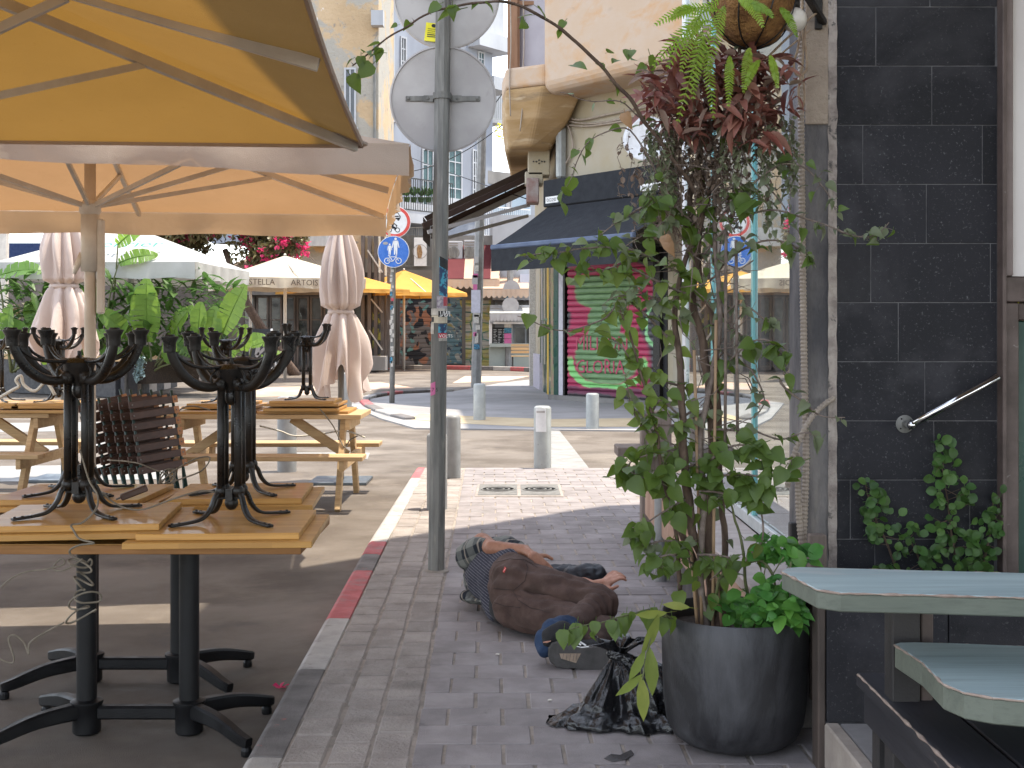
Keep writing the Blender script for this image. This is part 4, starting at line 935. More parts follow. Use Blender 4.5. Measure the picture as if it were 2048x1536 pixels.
u4, pt4 = parasol('cream parasol with brown lettering on its sagging valance', (-6.9,38.0), 1.95, 2.95, 3.7, math.radians(24), 'cream', .30, 'cream', 'ribs', 'ribs', .05, sag=.16, scal=.06, vwave=.03, group='far cafe parasols')
onvalance(u4, pt4, .10, 'STELLA', .24, 'brownink', drop=.22); onvalance(u4, pt4, .42, 'ARTOIS', .24, 'brownink', drop=.22)
parasol('orange yellow parasol on its own in front of the graffiti shutter', (-4.15,48.0), 1.75, 2.86, 3.76, math.radians(35), 'yellow', .14, 'yellow', 'ribs', 'ribs', .05, sag=.1, group='far cafe parasols')
parasol('orange yellow parasol half hidden behind the cream parasol', (-6.2,45.5), 1.85, 2.90, 3.6, math.radians(30), 'yellow', .14, 'yellow', 'ribs', 'ribs', .05, sag=.1, group='far cafe parasols')
parasol('mauve grey parasol peeping behind the cream one', (-9.0,43.0), 1.7, 3.2, 3.95, math.radians(12), 'valance', .14, 'valance', 'ribs', 'ribs', .05, group='far cafe parasols')
# ================================================================= FACADES
class Wall:
    def __init__(s, root, O, D): s.r = root; s.O = Vector((O[0],O[1],0)); s.D = Vector((D[0],D[1],0)).normalized(); s.N = Vector((s.D.y,-s.D.x,0))   # normal to the right of D
    def uz(s, px, py, out=0):
        o = s.O+s.N*out; k = (px-1024)/F       # ray x = k*y
        u = (k*o.y-o.x)/(s.D.x-k*s.D.y); y = o.y+s.D.y*u; return u, CH-(py-HZ)*y/F
    def P(s, u, z, out=0): return s.O+s.D*u+s.N*out+Vector((0,0,z))
    def box(s, name, u0, u1, z0, z1, d0, d1, m, parent=None, bev=0, **kw):
        mt = Matrix((( s.D.x, s.N.x, 0, s.O.x),(s.D.y, s.N.y, 0, s.O.y),(0,0,1,0),(0,0,0,1)))
        return MB().box((u0,d0,z0),(u1,d1,z1), mt).build(name, m, parent if parent is not None else s.r, bev=bev, **kw)
    def pb(s, name, x0, y0, x1, y1, d0, d1, m, parent=None, bev=0, **kw):   # from pixel corners
        ua, za = s.uz(x0, y1, d1); ub, zb = s.uz(x1, y0, d1)
        return s.box(name, ua, ub, za, zb, d0, d1, m, parent, bev, **kw)
    def window(s, x0, y0, x1, y1, fr, gl, mull=1, sh=None, out=.06, bars=0):
        ua, za = s.uz(x0, y1, out); ub, zb = s.uz(x1, y0, out); w = .07
        f = s.box('window', ua, ub, za, za+w, 0, out, fr)
        s.box('frame', ua, ub, zb-w, zb, 0, out, fr, f); s.box('frame', ua, ua+w, za+w, zb-w, 0, out, fr, f); s.box('frame', ub-w, ub, za+w, zb-w, 0, out, fr, f)
        s.box('pane', ua+w, ub-w, za+w, zb-w, 0, .015, gl, f)
        for k in range(1, mull+1):
            u = ua+(ub-ua)*k/(mull+1); s.box('frame', u-w/3, u+w/3, za+w, zb-w, .016, out-.01, fr, f)
        for k in range(1, bars+1):
            z = za+(zb-za)*k/(bars+1); s.box('frame', ua+w, ub-w, z-w/3, z+w/3, .018, out-.012, fr, f)
        s.box('sill', ua-.08, ub+.08, za-.09, za-.002, 0, out+.1, fr, f); return f
    def railing(s, x0, y0, x1, y1, d, m, n, name='railing'):
        ua, za = s.uz(x0, y1, d); ub, zb = s.uz(x1, y0, d); mb = MB()
        mb.bar(s.P(ua,zb,d), s.P(ub,zb,d), .05, .05); mb.bar(s.P(ua,za,d), s.P(ub,za,d), .04, .04)
        for k in range(n+1): u = ua+(ub-ua)*k/n; mb.bar(s.P(u,za,d), s.P(u,zb,d), .03, .03)
        return mb.build(name, m, s.r, kind='stuff' if n > 20 else None)
bgrey = mat('pale blue grey render', (.27,.29,.335), (.215,.23,.265), .5, .9, .3, 20, stain=[((.18,.18,.19), .9, .6, .75, .5)], stretch=(1,1,.4))
bwhite = mat('white render', (.42,.43,.45), (.34,.35,.37), .6, .9, .3, 20, stain=[((.28,.27,.26), 1.2, .6, .75, .5)], stretch=(1,1,.4))
bstone = mat('peeling stone and ochre render', (.48,.35,.215), (.41,.295,.175), .5, .95, .8, 8, stain=[((.33,.31,.27), .55, .47, .52, .95), ((.2,.185,.165), 1.9, .6, .66, .8), ((.72,.72,.72), 1.2, .68, .70, .7)], bd=.05)
ochre = mat('stained ochre render', (.47,.35,.25), (.49,.39,.31), .9, .9, .4, 14, stain=[((.50,.27,.10), .9, .48, .72, .9), ((.30,.24,.18), 1.8, .62, .78, .6)], stretch=(1,1,1.6))
soff = mat('rust stained soffit', (.42,.29,.16), (.34,.22,.10), 1.6, .9, .5, 14, stain=[((.22,.16,.10), 1.7, .56, .7, .8), ((.66,.54,.38), 2.2, .58, .72, .6)], stretch=(.35,1,2.4))
beige = mat('yellowish beige wall', (.36,.305,.205), (.40,.355,.28), 1.1, .9, .4, 20, stain=[((.3,.25,.18), 2.5, .62, .78, .5)])
lilac = mat('lilac grey shutter panel', (.40,.38,.42), (.36,.34,.38), 1.5, .7, .2, 20)
brwood = mat('brown timber trim', (.30,.17,.10), (.22,.12,.07), 3, .8, .3, 30, stretch=(1,1,.2))
conc = mat('dirty concrete', (.24,.225,.21), (.16,.15,.14), .8, .95, .6, 12, stretch=(1,1,.4), stain=[((.08,.075,.07), 1.5, .58, .72, .7)])
darksh = flat('dark shutter', (.03,.032,.036), .5); gsh = flat('blue green shutter', (.05,.10,.105), .6)
grimy = mat('grimy shop wood', (.14,.115,.10), (.07,.06,.055), 1.5, .85, .5, 14, stain=[((.34,.31,.28), 2.6, .6, .7, .6)], stretch=(1,1,.5))
# --- stone building on the left with bougainvillea
A = thing('stone_building', 'ochre and stone building with peeling render above the parasols', 'building', (0,0,0))
W = Wall(A, (-20.5,46.5), (1,0))
uR = W.uz(757,0)[0]
W.box('wall', W.uz(600,0)[0], uR, 3.6, 17, -6, 0, bstone); W.box('ground_floor_wall', -6, uR, -.1, 3.598, -6, -.02, grimy)
W.pb('parapet', 585,455,680,492, 0,.5, mat('pale corrugated parapet', (.5,.5,.48), (.4,.4,.39), 2,.7,.4,20,stretch=(4,1,1)))
W.window(688,135,712,255, bwhite, M['darkglass'], 1); W.pb('pipe', 746,90,752,290, 0,.12, M['galv'], bev=.03); W.pb('drain_head', 742,20,766,50, 0,.4, bwhite)
for i in range(9):
    a = 485+i*27; W.window(a,592,a+25,735, grimy, M['darkglass'], 0, bars=2)
W.pb('fascia', 470,575,735,590, 0,.3, conc)
for i in range(5): a = 722+i*13; W.pb('pilaster', a,470,a+7,736, 0,.18+.05*(i%2), grimy)
W.pb('graffiti_door', 745,625,765,718, .0,.12, mat('graffiti door', (.03,.03,.035),(.35,.33,.06), 3.5,.6,.1,20, ramp=(.5,.56))); W.pb('planter_box', 722,712,772,742, .1,.9, conc, bev=.03)
for a, b, c_, d in ((742,598,765,625),(738,660,765,700),(735,500,765,545)): MB().bar(W.P(*W.uz(a,b,.25),.25), W.P(*W.uz(c_,d,.25),.25), .05,.05).build('brace', M['stickwhite'], A)
# --- blue grey building in the middle
B = thing('blue_grey_building', 'blue grey corner building with shuttered windows behind the sign pole', 'building', (0,0,0))
G = Wall(B, (-6.0,52), (1,0)); gu = lambda px: G.uz(px,700)[0]
G.box('ground_wall', gu(757), gu(990), -.1, 5.4, -8, 0, conc)
V = Wall(B, (-6.0,52.02), (.62,.78)); 
vu = lambda px: V.uz(px,200)[0]
V.box('upper_wall', -1.0, vu(985), 5.4, 19, -9, 0, bgrey)
V.box('roof_band', vu(936), vu(1003), 14.4, 15.1, -7, .7, bwhite); V.box('parapet', vu(950), vu(998), 15.1, 17.2, -6, .3, bwhite); V.box('roof_block', vu(965), vu(990), 17.2, 18.3, -4, -.6, bwhite)
V.box('lower_band', vu(968), vu(1009), 12.6, 13.2, -6, .6, bwhite)
for a, b, c_, d in ((757,62,772,235),(775,62,790,238),(802,75,814,170),(845,300,868,425),(897,300,925,402),(946,300,957,405),(957,105,970,160)):
    V.window(a,b,c_,d, bwhite, gsh if (a % 2) else M['darkglass'], 1, bars=3)
V.railing(746,140,782,198, 1.1, M['whitepaint'], 14); V.pb('balcony_slab', 744,196,784,219, 0,1.1, conc); V.window(750,233,772,285, bwhite, M['darkglass'], 1); V.pb('blind', 752,150,780,160, .2,1.0, M['signwhite'])
V.pb('string_course', 868,402,952,412, 0,.35, bwhite)
V.pb('balcony_slab', 789,415,905,442, 0,1.4, bwhite); V.railing(790,368,905,416, 1.4, M['castiron'], 26)
for i in range(7):
    u, z = V.uz(800+i*14, 405, 1.2); mb = MB(); mb.lathe([(.10,0),(.14,.22)], V.P(u,z,1.2), 10)
    for k in range(16): a = R.uniform(0,6.3); q = V.P(u,z+.25,1.2); mb.add([q, q+Vector((.28*math.cos(a),.1*math.sin(a),R.uniform(.1,.5))), q+Vector((.20*math.cos(a+.4),.1,R.uniform(.15,.45)))], [(0,1,2)])
    mb.build('potted_plant', M['climber'], None, label='little potted plant on the far balcony railing, %s from the left' % ('leftmost, first','second','third','fourth, in the middle,','fifth','sixth','rightmost, seventh')[i], cat='plant', group='pots along the far balcony railing')
G.railing(793,455,862,532, .15, M['galv'], 19, 'grille'); 
sgn = G.pb('shop_sign', 828,475,853,532, .2,.3, M['signwhite'], None)
fl = Flat(G.P(*G.uz(840,503,.34),.34)); mb = MB(); fl.ring(mb, 0,0,.30,.025); mb.build('logo_ring', M['signback'], B)
mb = MB(); fl.poly(mb, [(-.09,-.28),(.06,-.26),(.10,-.05),(.06,.16),(.02,.27),(-.08,.26),(-.13,.12),(-.12,-.08)]); mb.build('logo_shape', mat('logo brown', (.42,.26,.12),(.2,.11,.05),9,.7,.1,40), B)
def aircon(x0, y0, x1, y1, d=.2):
    ua, za = G.uz(x0,y1,1.0); ub, zb = G.uz(x1,y0,1.0); t = thing('air_conditioner', 'white air conditioner box on the wall at pixel', 'air conditioner', G.P((ua+ub)/2, za, .6), 0, 'air conditioners above the far shutters')
    w, h = (ub-ua)/2, zb-za; MB().box((-w,-.4,0),(w,.3,h)).build('case', bwhite, t, bev=.02)
    mb = MB()
    for k in range(9): mb.box((-w*.9,-.42,h*(.08+.1*k)),(w*.35,-.402,h*(.12+.1*k)))
    mb.build('louvres', conc, t, kind='stuff'); MB().lathe([(.22,0),(.24,.02),(.22,.03)], (-w*.25,-.4,h*.5), 20, Matrix.Rotation(math.pi/2,3,'X')).build('fan_ring', M['galv'], t); MB().box((-w-.05,-.4,-.06),(w+.05,.3,-.01)).build('shelf_bracket', M['galv'], t)
    return t
for a, nm in (((897,482,925,528),'widest, just right of the sign pole'),((928,480,958,529),'in the middle, left of the street pole'),((962,520,978,560),'smallest, lowest and furthest right')):
    aircon(*a)['label'] = 'air conditioner box above the far shutters, %s' % nm
G.pb('canopy_beam', 775,540,990,560, 0,.6, conc)
def graffm(name, cols, sc, seed, base):
    s = NT(name); p = s.pos('World', (1,1,1)); mp = s.n('ShaderNodeMapping'); s.t.links.new(p, mp.inputs[0]); mp.inputs['Location'].default_value = (seed, 0, seed*2)
    col = base
    for i, (c, th) in enumerate(cols):
        m2 = s.n('ShaderNodeMapping'); s.t.links.new(mp.outputs[0], m2.inputs[0]); m2.inputs['Location'].default_value = (i*7.3,3,i*2.1)
        g = s.rng(s.noise(m2.outputs[0], sc*(1+.3*i), 2, .4, 1.2), th, th+.015); col = s.mix(g, col, c)
    return s.fin(s.bsdf(col, .7, 0, s.bump(s.noise(p, 40, 3), .2)))
g1 = graffm('orange teal graffiti shutter', [((.48,.22,.13),.53),((.03,.032,.04),.52),((.18,.40,.38),.60)], 1.3, 3, (.23,.215,.21))
g2 = graffm('blue mural shutter', [((.14,.26,.31),.45),((.45,.38,.14),.60),((.06,.09,.13),.60),((.48,.50,.46),.64)], 1.5, 9, (.22,.30,.33))
def cells(name):
    s = NT(name); p = s.pos('World', (2.6,2.6,2.6)); v = s.n('ShaderNodeTexVoronoi'); v.inputs['Randomness'].default_value = .35; v.feature = 'DISTANCE_TO_EDGE'; s.t.links.new(p, v.inputs['Vector']); v.inputs['Scale'].default_value = 1
    e = s.rng(v.outputs[0], .05, .09); n = s.rng(s.noise(p, .6, 2), .45, .55); col = s.mix(n, (.52,.5,.44), (.55,.5,.18)); col = s.mix(e, s.mix(n, (.10,.24,.20), (.2,.3,.12)), col)
    return s.fin(s.bsdf(col, .7))
g3 = cells('yellow green cell graffiti')
def shutter(wall, x0, y0, x1, y1, m, n, name='roller_shutter', out=.0):
    ua, za = wall.uz(x0,y1,.08); ub, zb = wall.uz(x1,y0,.08); r = wall.box(name, ua-.06, ub+.06, zb, zb+.22, 0, .16, conc)
    wall.box('jamb', ua-.07, ua-.002, za, zb, 0, .12, conc, r); wall.box('jamb', ub+.002, ub+.07, za, zb, 0, .12, conc, r)
    hh = (zb-za)/n
    for k in range(n):
        mt = Matrix(((wall.D.x,wall.N.x,0,wall.O.x),(wall.D.y,wall.N.y,0,wall.O.y),(0,0,1,0),(0,0,0,1))); z = za+hh*k
        pr = [(0,z+.004),(.062,z+.006),(.078,z+hh*.3),(.074,z+hh*.75),(.055,z+hh-.004),(0,z+hh-.003)]
        vs = [mt @ Vector((ua,d,zz)) for d, zz in pr]+[mt @ Vector((ub,d,zz)) for d, zz in pr]; q = len(pr)
        MB().add(vs, [tuple(range(q-1,-1,-1)), tuple(range(q,2*q))]+[(i,q+i,q+(i+1)%q,(i+1)%q)[::-1] for i in range(q)]).build('shutter_slat', m, r)
    return r
shutter(G, 800,592,866,730, g1, 16); shutter(G, 893,592,924,728, g2, 16); shutter(G, 931,600,982,733, g3, 16)
G.pb('post', 778,590,797,738, 0,.3, grimy); G.pb('post', 868,590,890,736, 0,.3, grimy)
for i in range(4): G.pb('vertical_pipe', 781+4*i,560,783+4*i,735, .3,.36, M['galv'])
cv = thing('shop_awning', 'burgundy and cream scalloped awning above the far shutters', 'awning', (0,0,0))
def awning(root, Wl, u0, u1, zt, zb, d, mt, val, mv, stripes=0, scal=10, side=True):
    n = max(2, stripes or 8)
    for k in range(n):
        a = u0+(u1-u0)*k/n; b = u0+(u1-u0)*(k+1)/n; m = mt[k%len(mt)] if isinstance(mt, list) else mt
        P = [Wl.P(a,zt,.02), Wl.P(b,zt,.02), Wl.P(b,zb,d), Wl.P(a,zb,d)]; up = Vector((0,0,.012))
        MB().add(P+[p-up for p in P], [(0,3,2,1),(4,5,6,7),(0,1,5,4),(2,3,7,6),(1,2,6,5),(3,0,4,7)]).build('fabric_panel', m, root)
    mb = MB(); N = scal*6
    mb.grid(lambda u, v: Wl.P(u0+(u1-u0)*u, zb-.03-v*(val*(.72+.28*abs(math.sin(u*scal*math.pi)))), d+.02+.006*math.sin(u*60)), N, 2); mb.build('valance', mv, root, True)
awning(cv, G, gu(898), gu(1000), 5.0, 3.5, 2.4, [M['burgundy'],M['burgundy'],M['creamawn']], .38, M['creamawn'], 6, 9)
awning(cv, G, gu(965), gu(1056), 4.4, 3.1, 2.6, [M['creamawn']], .35, M['creamawn'], 3, 9)
# kiosk
K = thing('kiosk', 'pale green kiosk with scalloped valance and chalkboard menu at the street end', 'kiosk', (0,0,0))
KW = Wall(K, (-1.0,50), (1,0)); ku = lambda px: KW.uz(px,700)[0]
kg = mat('sage green panel', (.34,.38,.35), (.28,.32,.3), 1, .7, .2, 20)
KW.box('counter_wall', ku(978), ku(1100), -.1, CH-(690-HZ)*.02, -2, 0, kg); KW.box('back_wall', ku(978), ku(1100), -.1, 6.2, -4, -2.01, bwhite); KW.pb('counter_top', 980,687,1068,694, -.3,.3, kg)
KW.pb('side_post', 978,640,984,690, -.2,0, M['signwhite']); KW.pb('chalkboard', 984,655,1014,688, -.3,-.2, M['ink']); KW.pb('hatch', 1029,655,1050,689, -.35,-.3, M['darkglass']); KW.pb('hatch', 1053,655,1068,689, -.35,-.3, M['darkglass'])
mb = MB(); fl = Flat(KW.P(*KW.uz(984,688,-.19),-.19))
for r_ in range(9):
    for c_ in range(3): x = .06+.19*c_; fl.line(mb, [(x,.06+.065*r_),(x+R.uniform(.06,.15),.06+.065*r_)], .018)
mb.build('chalk_lines', M['signwhite'], K)
KW.pb('shelf', 980,610,1075,655-8, -1.9,.2, bwhite); 
awning(K, KW, ku(980), ku(1075), 2.4, 2.12, .9, [M['whitecanvas']], .3, M['signback'], 2, 14)
KW.pb('white_sign_box', 1040,548,1080,572, -.4,.1, mat('lilac white sign', (.5,.52,.6),(.46,.48,.56),2,.6,.1,20)); KW.pb('upper_volume', 985,430,1130,600, -4,-.4, bwhite)
KW.pb('fluorescent_strip', 987,644,1075,648, -.1,.25, M['signwhite'])
bn = thing('street_bench', 'slatted wooden bench in front of the kiosk', 'bench', at(1045,738,48.6)*1); bn.location.z = RZ+.1
for i in range(3): MB().box((-.45,.2,.55+.13*i),(.45,.24,.65+.13*i)).build('back_slat', M['picnic'], bn)
for i in range(3): MB().box((-.45,-.2+.13*i,.42),(.45,-.09+.13*i,.46)).build('seat_slat', M['picnic'], bn)
for x in (-.38,.38): MB().box((x-.025,-.2,0),(x+.025,.22,.42)).build('leg', M['castiron'], bn)
# low pale building at right of the blue one
Lb = thing('pale_low_building', 'pale blue low building with a shadow line between the street pole and the balcony', 'building', (0,0,0))
LW = Wall(Lb, (-1.6,58), (.75,.66)); lu = lambda px: LW.uz(px,350)[0]
LW.box('wall', lu(968), lu(1062), -.1, 8.3, -6, 0, mat('sunlit pale blue render', (.36,.43,.48),(.31,.38,.44),.5,.9,.3,20)); LW.box('coping', lu(968), lu(1064), 8.3, 8.9, -6, .2, conc); LW.window(1012,388,1024,418, bwhite, M['signback'], 0)
LW.railing(975,180,1012,235, -2.5, M['whitepaint'], 10); LW.railing(960,420,1060,470, .8, M['signwhite'], 24)
LW.pb('far_block', 985,165,1012,245, -6,-3, bwhite)
yf = MB(); c0 = at(1001,265,56)
for k in range(40): q = c0+Vector((R.gauss(0,.12),R.gauss(0,.1),R.gauss(0,.2))); yf.add([q, q+Vector((.1,0,.06)), q+Vector((.03,.03,.12))], [(0,1,2)])
yf.build('yellow_flower_pot', M['stickyellow'], None, label='yellow flowers on the far roof terrace', cat='flowers', kind='stuff')
# wires
def wire(label, a, b, sagm, r=.012):
    P = [a.lerp(b, k/16)-Vector((0,0,sagm*4*(k/16)*(1-k/16))) for k in range(17)]; MB().tube(P, r, 5).build('overhead_cable', M['ink'], None, True, label=label, cat='cable')
wire('overhead cable slanting up from the street pole to the ochre balcony', at(760,345,34), at(1005,250,29), .35); wire('overhead cable slanting down from the blue grey building toward the brown awning', at(700,262,45), at(1060,400,28), .1); wire('slack overhead cable across the blue grey building', at(850,300,45), at(1010,180,45), .5, .02)
# --- corner shop with navy awning
Sh = thing('corner_shop', 'corner shop building with ochre balcony, navy awning cassette and graffiti shutter', 'building', (0,0,0))
Q = Wall(Sh, (1.0,27.0), (.62,-.785)); qu = lambda px: Q.uz(px,500)[0]
fp = [(1.0,27.0),(3.13,24.3),(3.45,19.6),(16,19.6),(16,34),(.62,34)]
MB().prism(fp, -.1, 15.5).build('wall', beige, Sh)
Q.box('dark_surround', .02, 3.3, -.08, 3.05, 0, .03, M['ink'])
def gshut():                                          # painted shutter: masks in facade coordinates
    s = NT('graffiti monster shutter'); g = s.n('ShaderNodeNewGeometry').outputs['Position']; d = s.n('ShaderNodeVectorMath', operation='DOT_PRODUCT'); s.t.links.new(g, d.inputs[0]); d.inputs[1].default_value = tuple(Q.D)
    u0 = Q.O.dot(Q.D); u = s.ma('SUBTRACT', d.outputs['Value'], u0); sx = s.n('ShaderNodeSeparateXYZ'); s.t.links.new(g, sx.inputs[0]); z = sx.outputs[2]
    wb = s.noise(s.pos('World'), 1.8, 3); u = s.ma('ADD', u, s.ma('MULTIPLY', s.ma('SUBTRACT', wb, .5), .22)); z = s.ma('ADD', z, s.ma('MULTIPLY', s.ma('SUBTRACT', s.noise(s.pos('World'), 2.3, 3), .5), .18))
    sm = s.noise(s.pos('World', (1,1,5)), 2.2, 5, .7)
    def el(cu, cz, a, b, p=2.6, sft=.10):
        x = s.ma('POWER', s.ma('ABSOLUTE', s.ma('DIVIDE', s.ma('SUBTRACT', u, cu), a)), p); y = s.ma('POWER', s.ma('ABSOLUTE', s.ma('DIVIDE', s.ma('SUBTRACT', z, cz), b)), p)
        return s.rng(s.ma('ADD', x, y), 1-sft, 1+sft, 1, 0)
    col = s.mix(sm, (.05,.048,.052), (.10,.095,.10))
    pink = (.42,.035,.10); grn = (.15,.30,.12)
    for a in ((1.55,2.25,1.42,.62),(1.55,1.45,1.05,.6),(1.5,.75,1.42,.85)): col = s.mix(el(*a), col, pink)
    g2_ = s.mix(s.rng(sm, .3, .7), (.12,.23,.10), (.19,.32,.14))
    for a in ((1.6,2.2,.98,.36),(1.55,1.5,.5,.42),(1.62,.85,.94,.54)): col = s.mix(el(*a), col, g2_)
    ring = s.ma('SUBTRACT', el(1.62,.80,1.22,.60,2.6,.05), el(1.66,.86,1.06,.55,2.6,.05), clamp=True); low = s.rng(z, .9, .8); col = s.mix(s.ma('MULTIPLY', ring, low), col, (.25,.62,.20))
    for cu in (.0, 3.05):
        r2 = s.ma('SUBTRACT', el(cu,1.5,.30,.45,2,.08), el(cu,1.5,.22,.36,2,.08), clamp=True); col = s.mix(r2, col, (.3,.62,.3))
    col = s.mix(s.rng(z, .24, .20), col, (.16,.03,.07)); col = s.mix(s.rng(z, .10, .06), col, (.05,.045,.05))
    hs = s.n('ShaderNodeHueSaturation'); s.set(hs.inputs['Color'], col); s.set(hs.inputs['Value'], s.rng(sm, .2, .8, .7, 1.15))
    return s.fin(s.bsdf(hs.outputs[0], .55, 0, s.bump(s.noise(s.pos('World'), 30, 3), .2)))
GM = gshut()
ua = .42; r = Q.box('roller_shutter', .36, 3.1, 2.80, 3.1, .03, .3, M['ink'])
nsl = 22; z0 = RZ+.12; hh = (2.80-z0)/nsl; mt = Matrix(((Q.D.x,Q.N.x,0,Q.O.x),(Q.D.y,Q.N.y,0,Q.O.y),(0,0,1,0),(0,0,0,1)))
for k in range(nsl):
    z = z0+hh*k; pr = [(.03,z+.003),(.085,z+.005),(.105,z+hh*.3),(.10,z+hh*.75),(.07,z+hh-.004),(.03,z+hh-.003)]; q = len(pr)
    vs = [mt @ Vector((ua,d,zz)) for d, zz in pr]+[mt @ Vector((3.0,d,zz)) for d, zz in pr]
    MB().add(vs, [tuple(range(q-1,-1,-1)), tuple(range(q,2*q))]+[(i,q+i,q+(i+1)%q,(i+1)%q)[::-1] for i in range(q)]).build('shutter_slat', GM, r)
pk = flat('rose spray paint', (.42,.05,.10), .6)
lettering('graffiti_letters', 'MILLION', .42, mt @ Vector((.68,.112,1.02)), Q.D, (0,0,1), pk, r, xs=1.0, bend=lambda x, y: mt @ Vector((.68+x, .112, 1.0+y*.95+.05*noise.noise(Vector((x*6,y*6,1))))))
lettering('graffiti_letters', 'GLORIA', .40, mt @ Vector((.68,.112,.55)), Q.D, (0,0,1), pk, r, bend=lambda x, y: mt @ Vector((.70+x*1.05, .112, .52+y+.05*noise.noise(Vector((x*6,y*6,7))))))
for a, b, m in ((.16,.30,flat('pale grey jamb', (.5,.48,.52), .6)),(.0,.14,M['doorgreen']),(.31,.36,M['castiron']),(3.02,3.2,M['castiron'])): Q.box('jamb', a, b, -.08, 3.0, 0, .13, m)
Q.box('threshold', -.05, 3.4, RZ, RZ+.12, 0, .25, conc)
# left side face with narrow doors
L2 = Wall(Sh, (.62,34), (.0541,-.9985)); L2.D = Vector((1.0-.62,27-34,0)).normalized(); L2.N = Vector((L2.D.y,-L2.D.x,0))
ln = 7.01; cols = [('doorgreen',.35),('signback',.3),('doorgreen',.5),('cream',.22),('doorgreen',.45),('yw',.5),('doorgreen',.5),('rust',.9),('doorgreen',.3)]
yw = mat('yellow painted door', (.55,.36,.04), (.48,.30,.03), 2, .6, .1, 20); rust = mat('rust and green shutter', (.30,.16,.12), (.20,.24,.10), 2.2, .7, .2, 20, stretch=(1,1,3))
u = ln-4.2
for nm, wd in cols:
    m = yw if nm == 'yw' else rust if nm == 'rust' else M[nm]; L2.box('side_door_panel', u, u+wd-.02, -.08 if wd > .4 else .6, 2.95, 0, .05+.02*(wd < .4), m); u += wd
L2.box('side_base', ln-6.5, ln-4.3, -.1, .8, 0, .08, flat('pale dado', (.45,.42,.47), .8)); L2.box('corner_post', ln-6.9, ln-6.7, -.1, 3.2, 0, .16, M['stickwhite'])
# canopy cassette and awning
aw = thing('navy_awning', 'navy canvas awning with straight valance over the graffiti shutter', 'awning', (0,0,0))
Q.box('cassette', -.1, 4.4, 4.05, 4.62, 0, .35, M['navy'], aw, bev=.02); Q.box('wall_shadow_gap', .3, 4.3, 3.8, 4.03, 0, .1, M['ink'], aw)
P = [Q.P(.05,4.03,.36), Q.P(4.2,4.03,.36), Q.P(4.2,3.16,1.78), Q.P(.05,3.16,1.78)]
mb = MB().grid(lambda u, v: P[0].lerp(P[1],u).lerp(P[3].lerp(P[2],u), v)-Vector((0,0,.05*math.sin(math.pi*v)*(.6+.4*math.sin(u*9)))), 24, 8); mb.build('canvas', M['navy'], aw, True)
Q.box('front_bar', .0, 4.25, 3.07, 3.17, 1.76, 1.86, mat('blue front bar', (.07,.10,.17),(.06,.085,.15),3,.5,.1,20), aw, bev=.02)
mb = MB().grid(lambda u, v: Q.P(.02+4.2*u, 3.08-v*.46, 1.84+.012*math.sin(u*31)*v), 40, 2); mb.build('valance', M['navy'], aw, True)
for u in (.25, 4.0): MB().bar(Q.P(u,3.7,.1), Q.P(u,3.12,1.7), .05, .06).build('folding_arm', M['castiron'], aw)
for a, b in ((.0,.42),(2.9,3.6)):
    Q.box('label_plate', a, b, 4.12, 4.26, .351, .36, M['signwhite'], aw); lettering('letters', 'סוככים', .11, mt @ Vector((a+.04,.364,4.155)), Q.D, (0,0,1), M['ink'], aw)
bw = thing('brown_awning', 'dark brown retractable awning seen edge on at the left side of the corner shop', 'awning', (0,0,0))
A0 = at(1056,362,30.5); A1 = at(862,452,29); dz = Vector((0,-2.6,0))
MB().add([A0,A1,A1+dz*.9,A0+dz], [(0,1,2,3)]).build('canvas', M['brownawn'], bw)
for f_ in (0,1):
    o = dz*f_; MB().bar(A0+o+Vector((0,0,-.22)), A1+o+Vector((0,0,-.22)), .06, .12).build('side_rail', M['signback'] if f_ == 0 else M['brownawn'], bw)
    MB().bar(A0+o+Vector((0,0,-.85)), A1+o+Vector((.1,0,-.35)), .05, .08).build('arm', M['signback'], bw)
mb = MB().grid(lambda u, v: A1.lerp(A1+dz*.9, u)+Vector((-.02,0,-v*.5)), 12, 2); mb.build('valance', M['brownawn'], bw)
MB().add([A1+Vector((0,0,-.02)),A0+Vector((0,0,-.02)),A0+Vector((0,0,-.30)),A1+Vector((0,0,-.30))], [(0,1,2,3)]).build('side_valance', M['brownawn'], bw)
# balconies
tp_ = [(-.22,27.6),(-.14,26.3),(.64,25.82),(1.5,26.1),(1.0,33),(-.05,33)]; bt_ = [(-.15,27.7),(-.07,26.75),(.40,26.6),(.80,26.9),(.9,33),(.0,33)]; md_ = [(.62*a_[0]+.38*b_[0]-.02, .62*a_[1]+.38*b_[1]) for a_, b_ in zip(tp_, bt_)]
MB().add([(x,y,5.3) for x,y in bt_]+[(x,y,5.85) for x,y in md_]+[(x,y,6.48) for x,y in tp_], [(5,4,3,2,1,0)]+[(i,(i+1)%6,6+(i+1)%6,6+i) for i in range(6)]+[(6+i,6+(i+1)%6,12+(i+1)%6,12+i) for i in range(6)]+[tuple(range(12,18))]).build('balcony_soffit', soff, Sh, bev=.08, seg=3)
MB().prism(tp_, 6.482, 6.92).build('side_balcony', ochre, Sh, bev=.07, seg=3)
fpb = [(.66,25.75),(3.6,22.0),(5.5,23.4),(2.4,28),(.9,27.6)]
MB().prism(fpb, 6.3, 8.9).build('front_balcony', ochre, Sh, bev=.22, seg=4)
MB().prism([(.72,25.95),(3.5,22.3),(5.4,23.6),(2.4,28),(.95,27.6)], 8.85, 12).build('upper_room', beige, Sh)
BF = Wall(Sh, (.72,25.95), (.607,-.795)); u = BF.uz(1145,3,.05); BF.box('window', u[0], u[0]+1.3, u[1]+.2, u[1]+1.4, 0, .05, bwhite); BF.box('shutter', u[0]+.15, u[0]+1.1, u[1]+.3, u[1]+1.4, .051, .07, gsh)
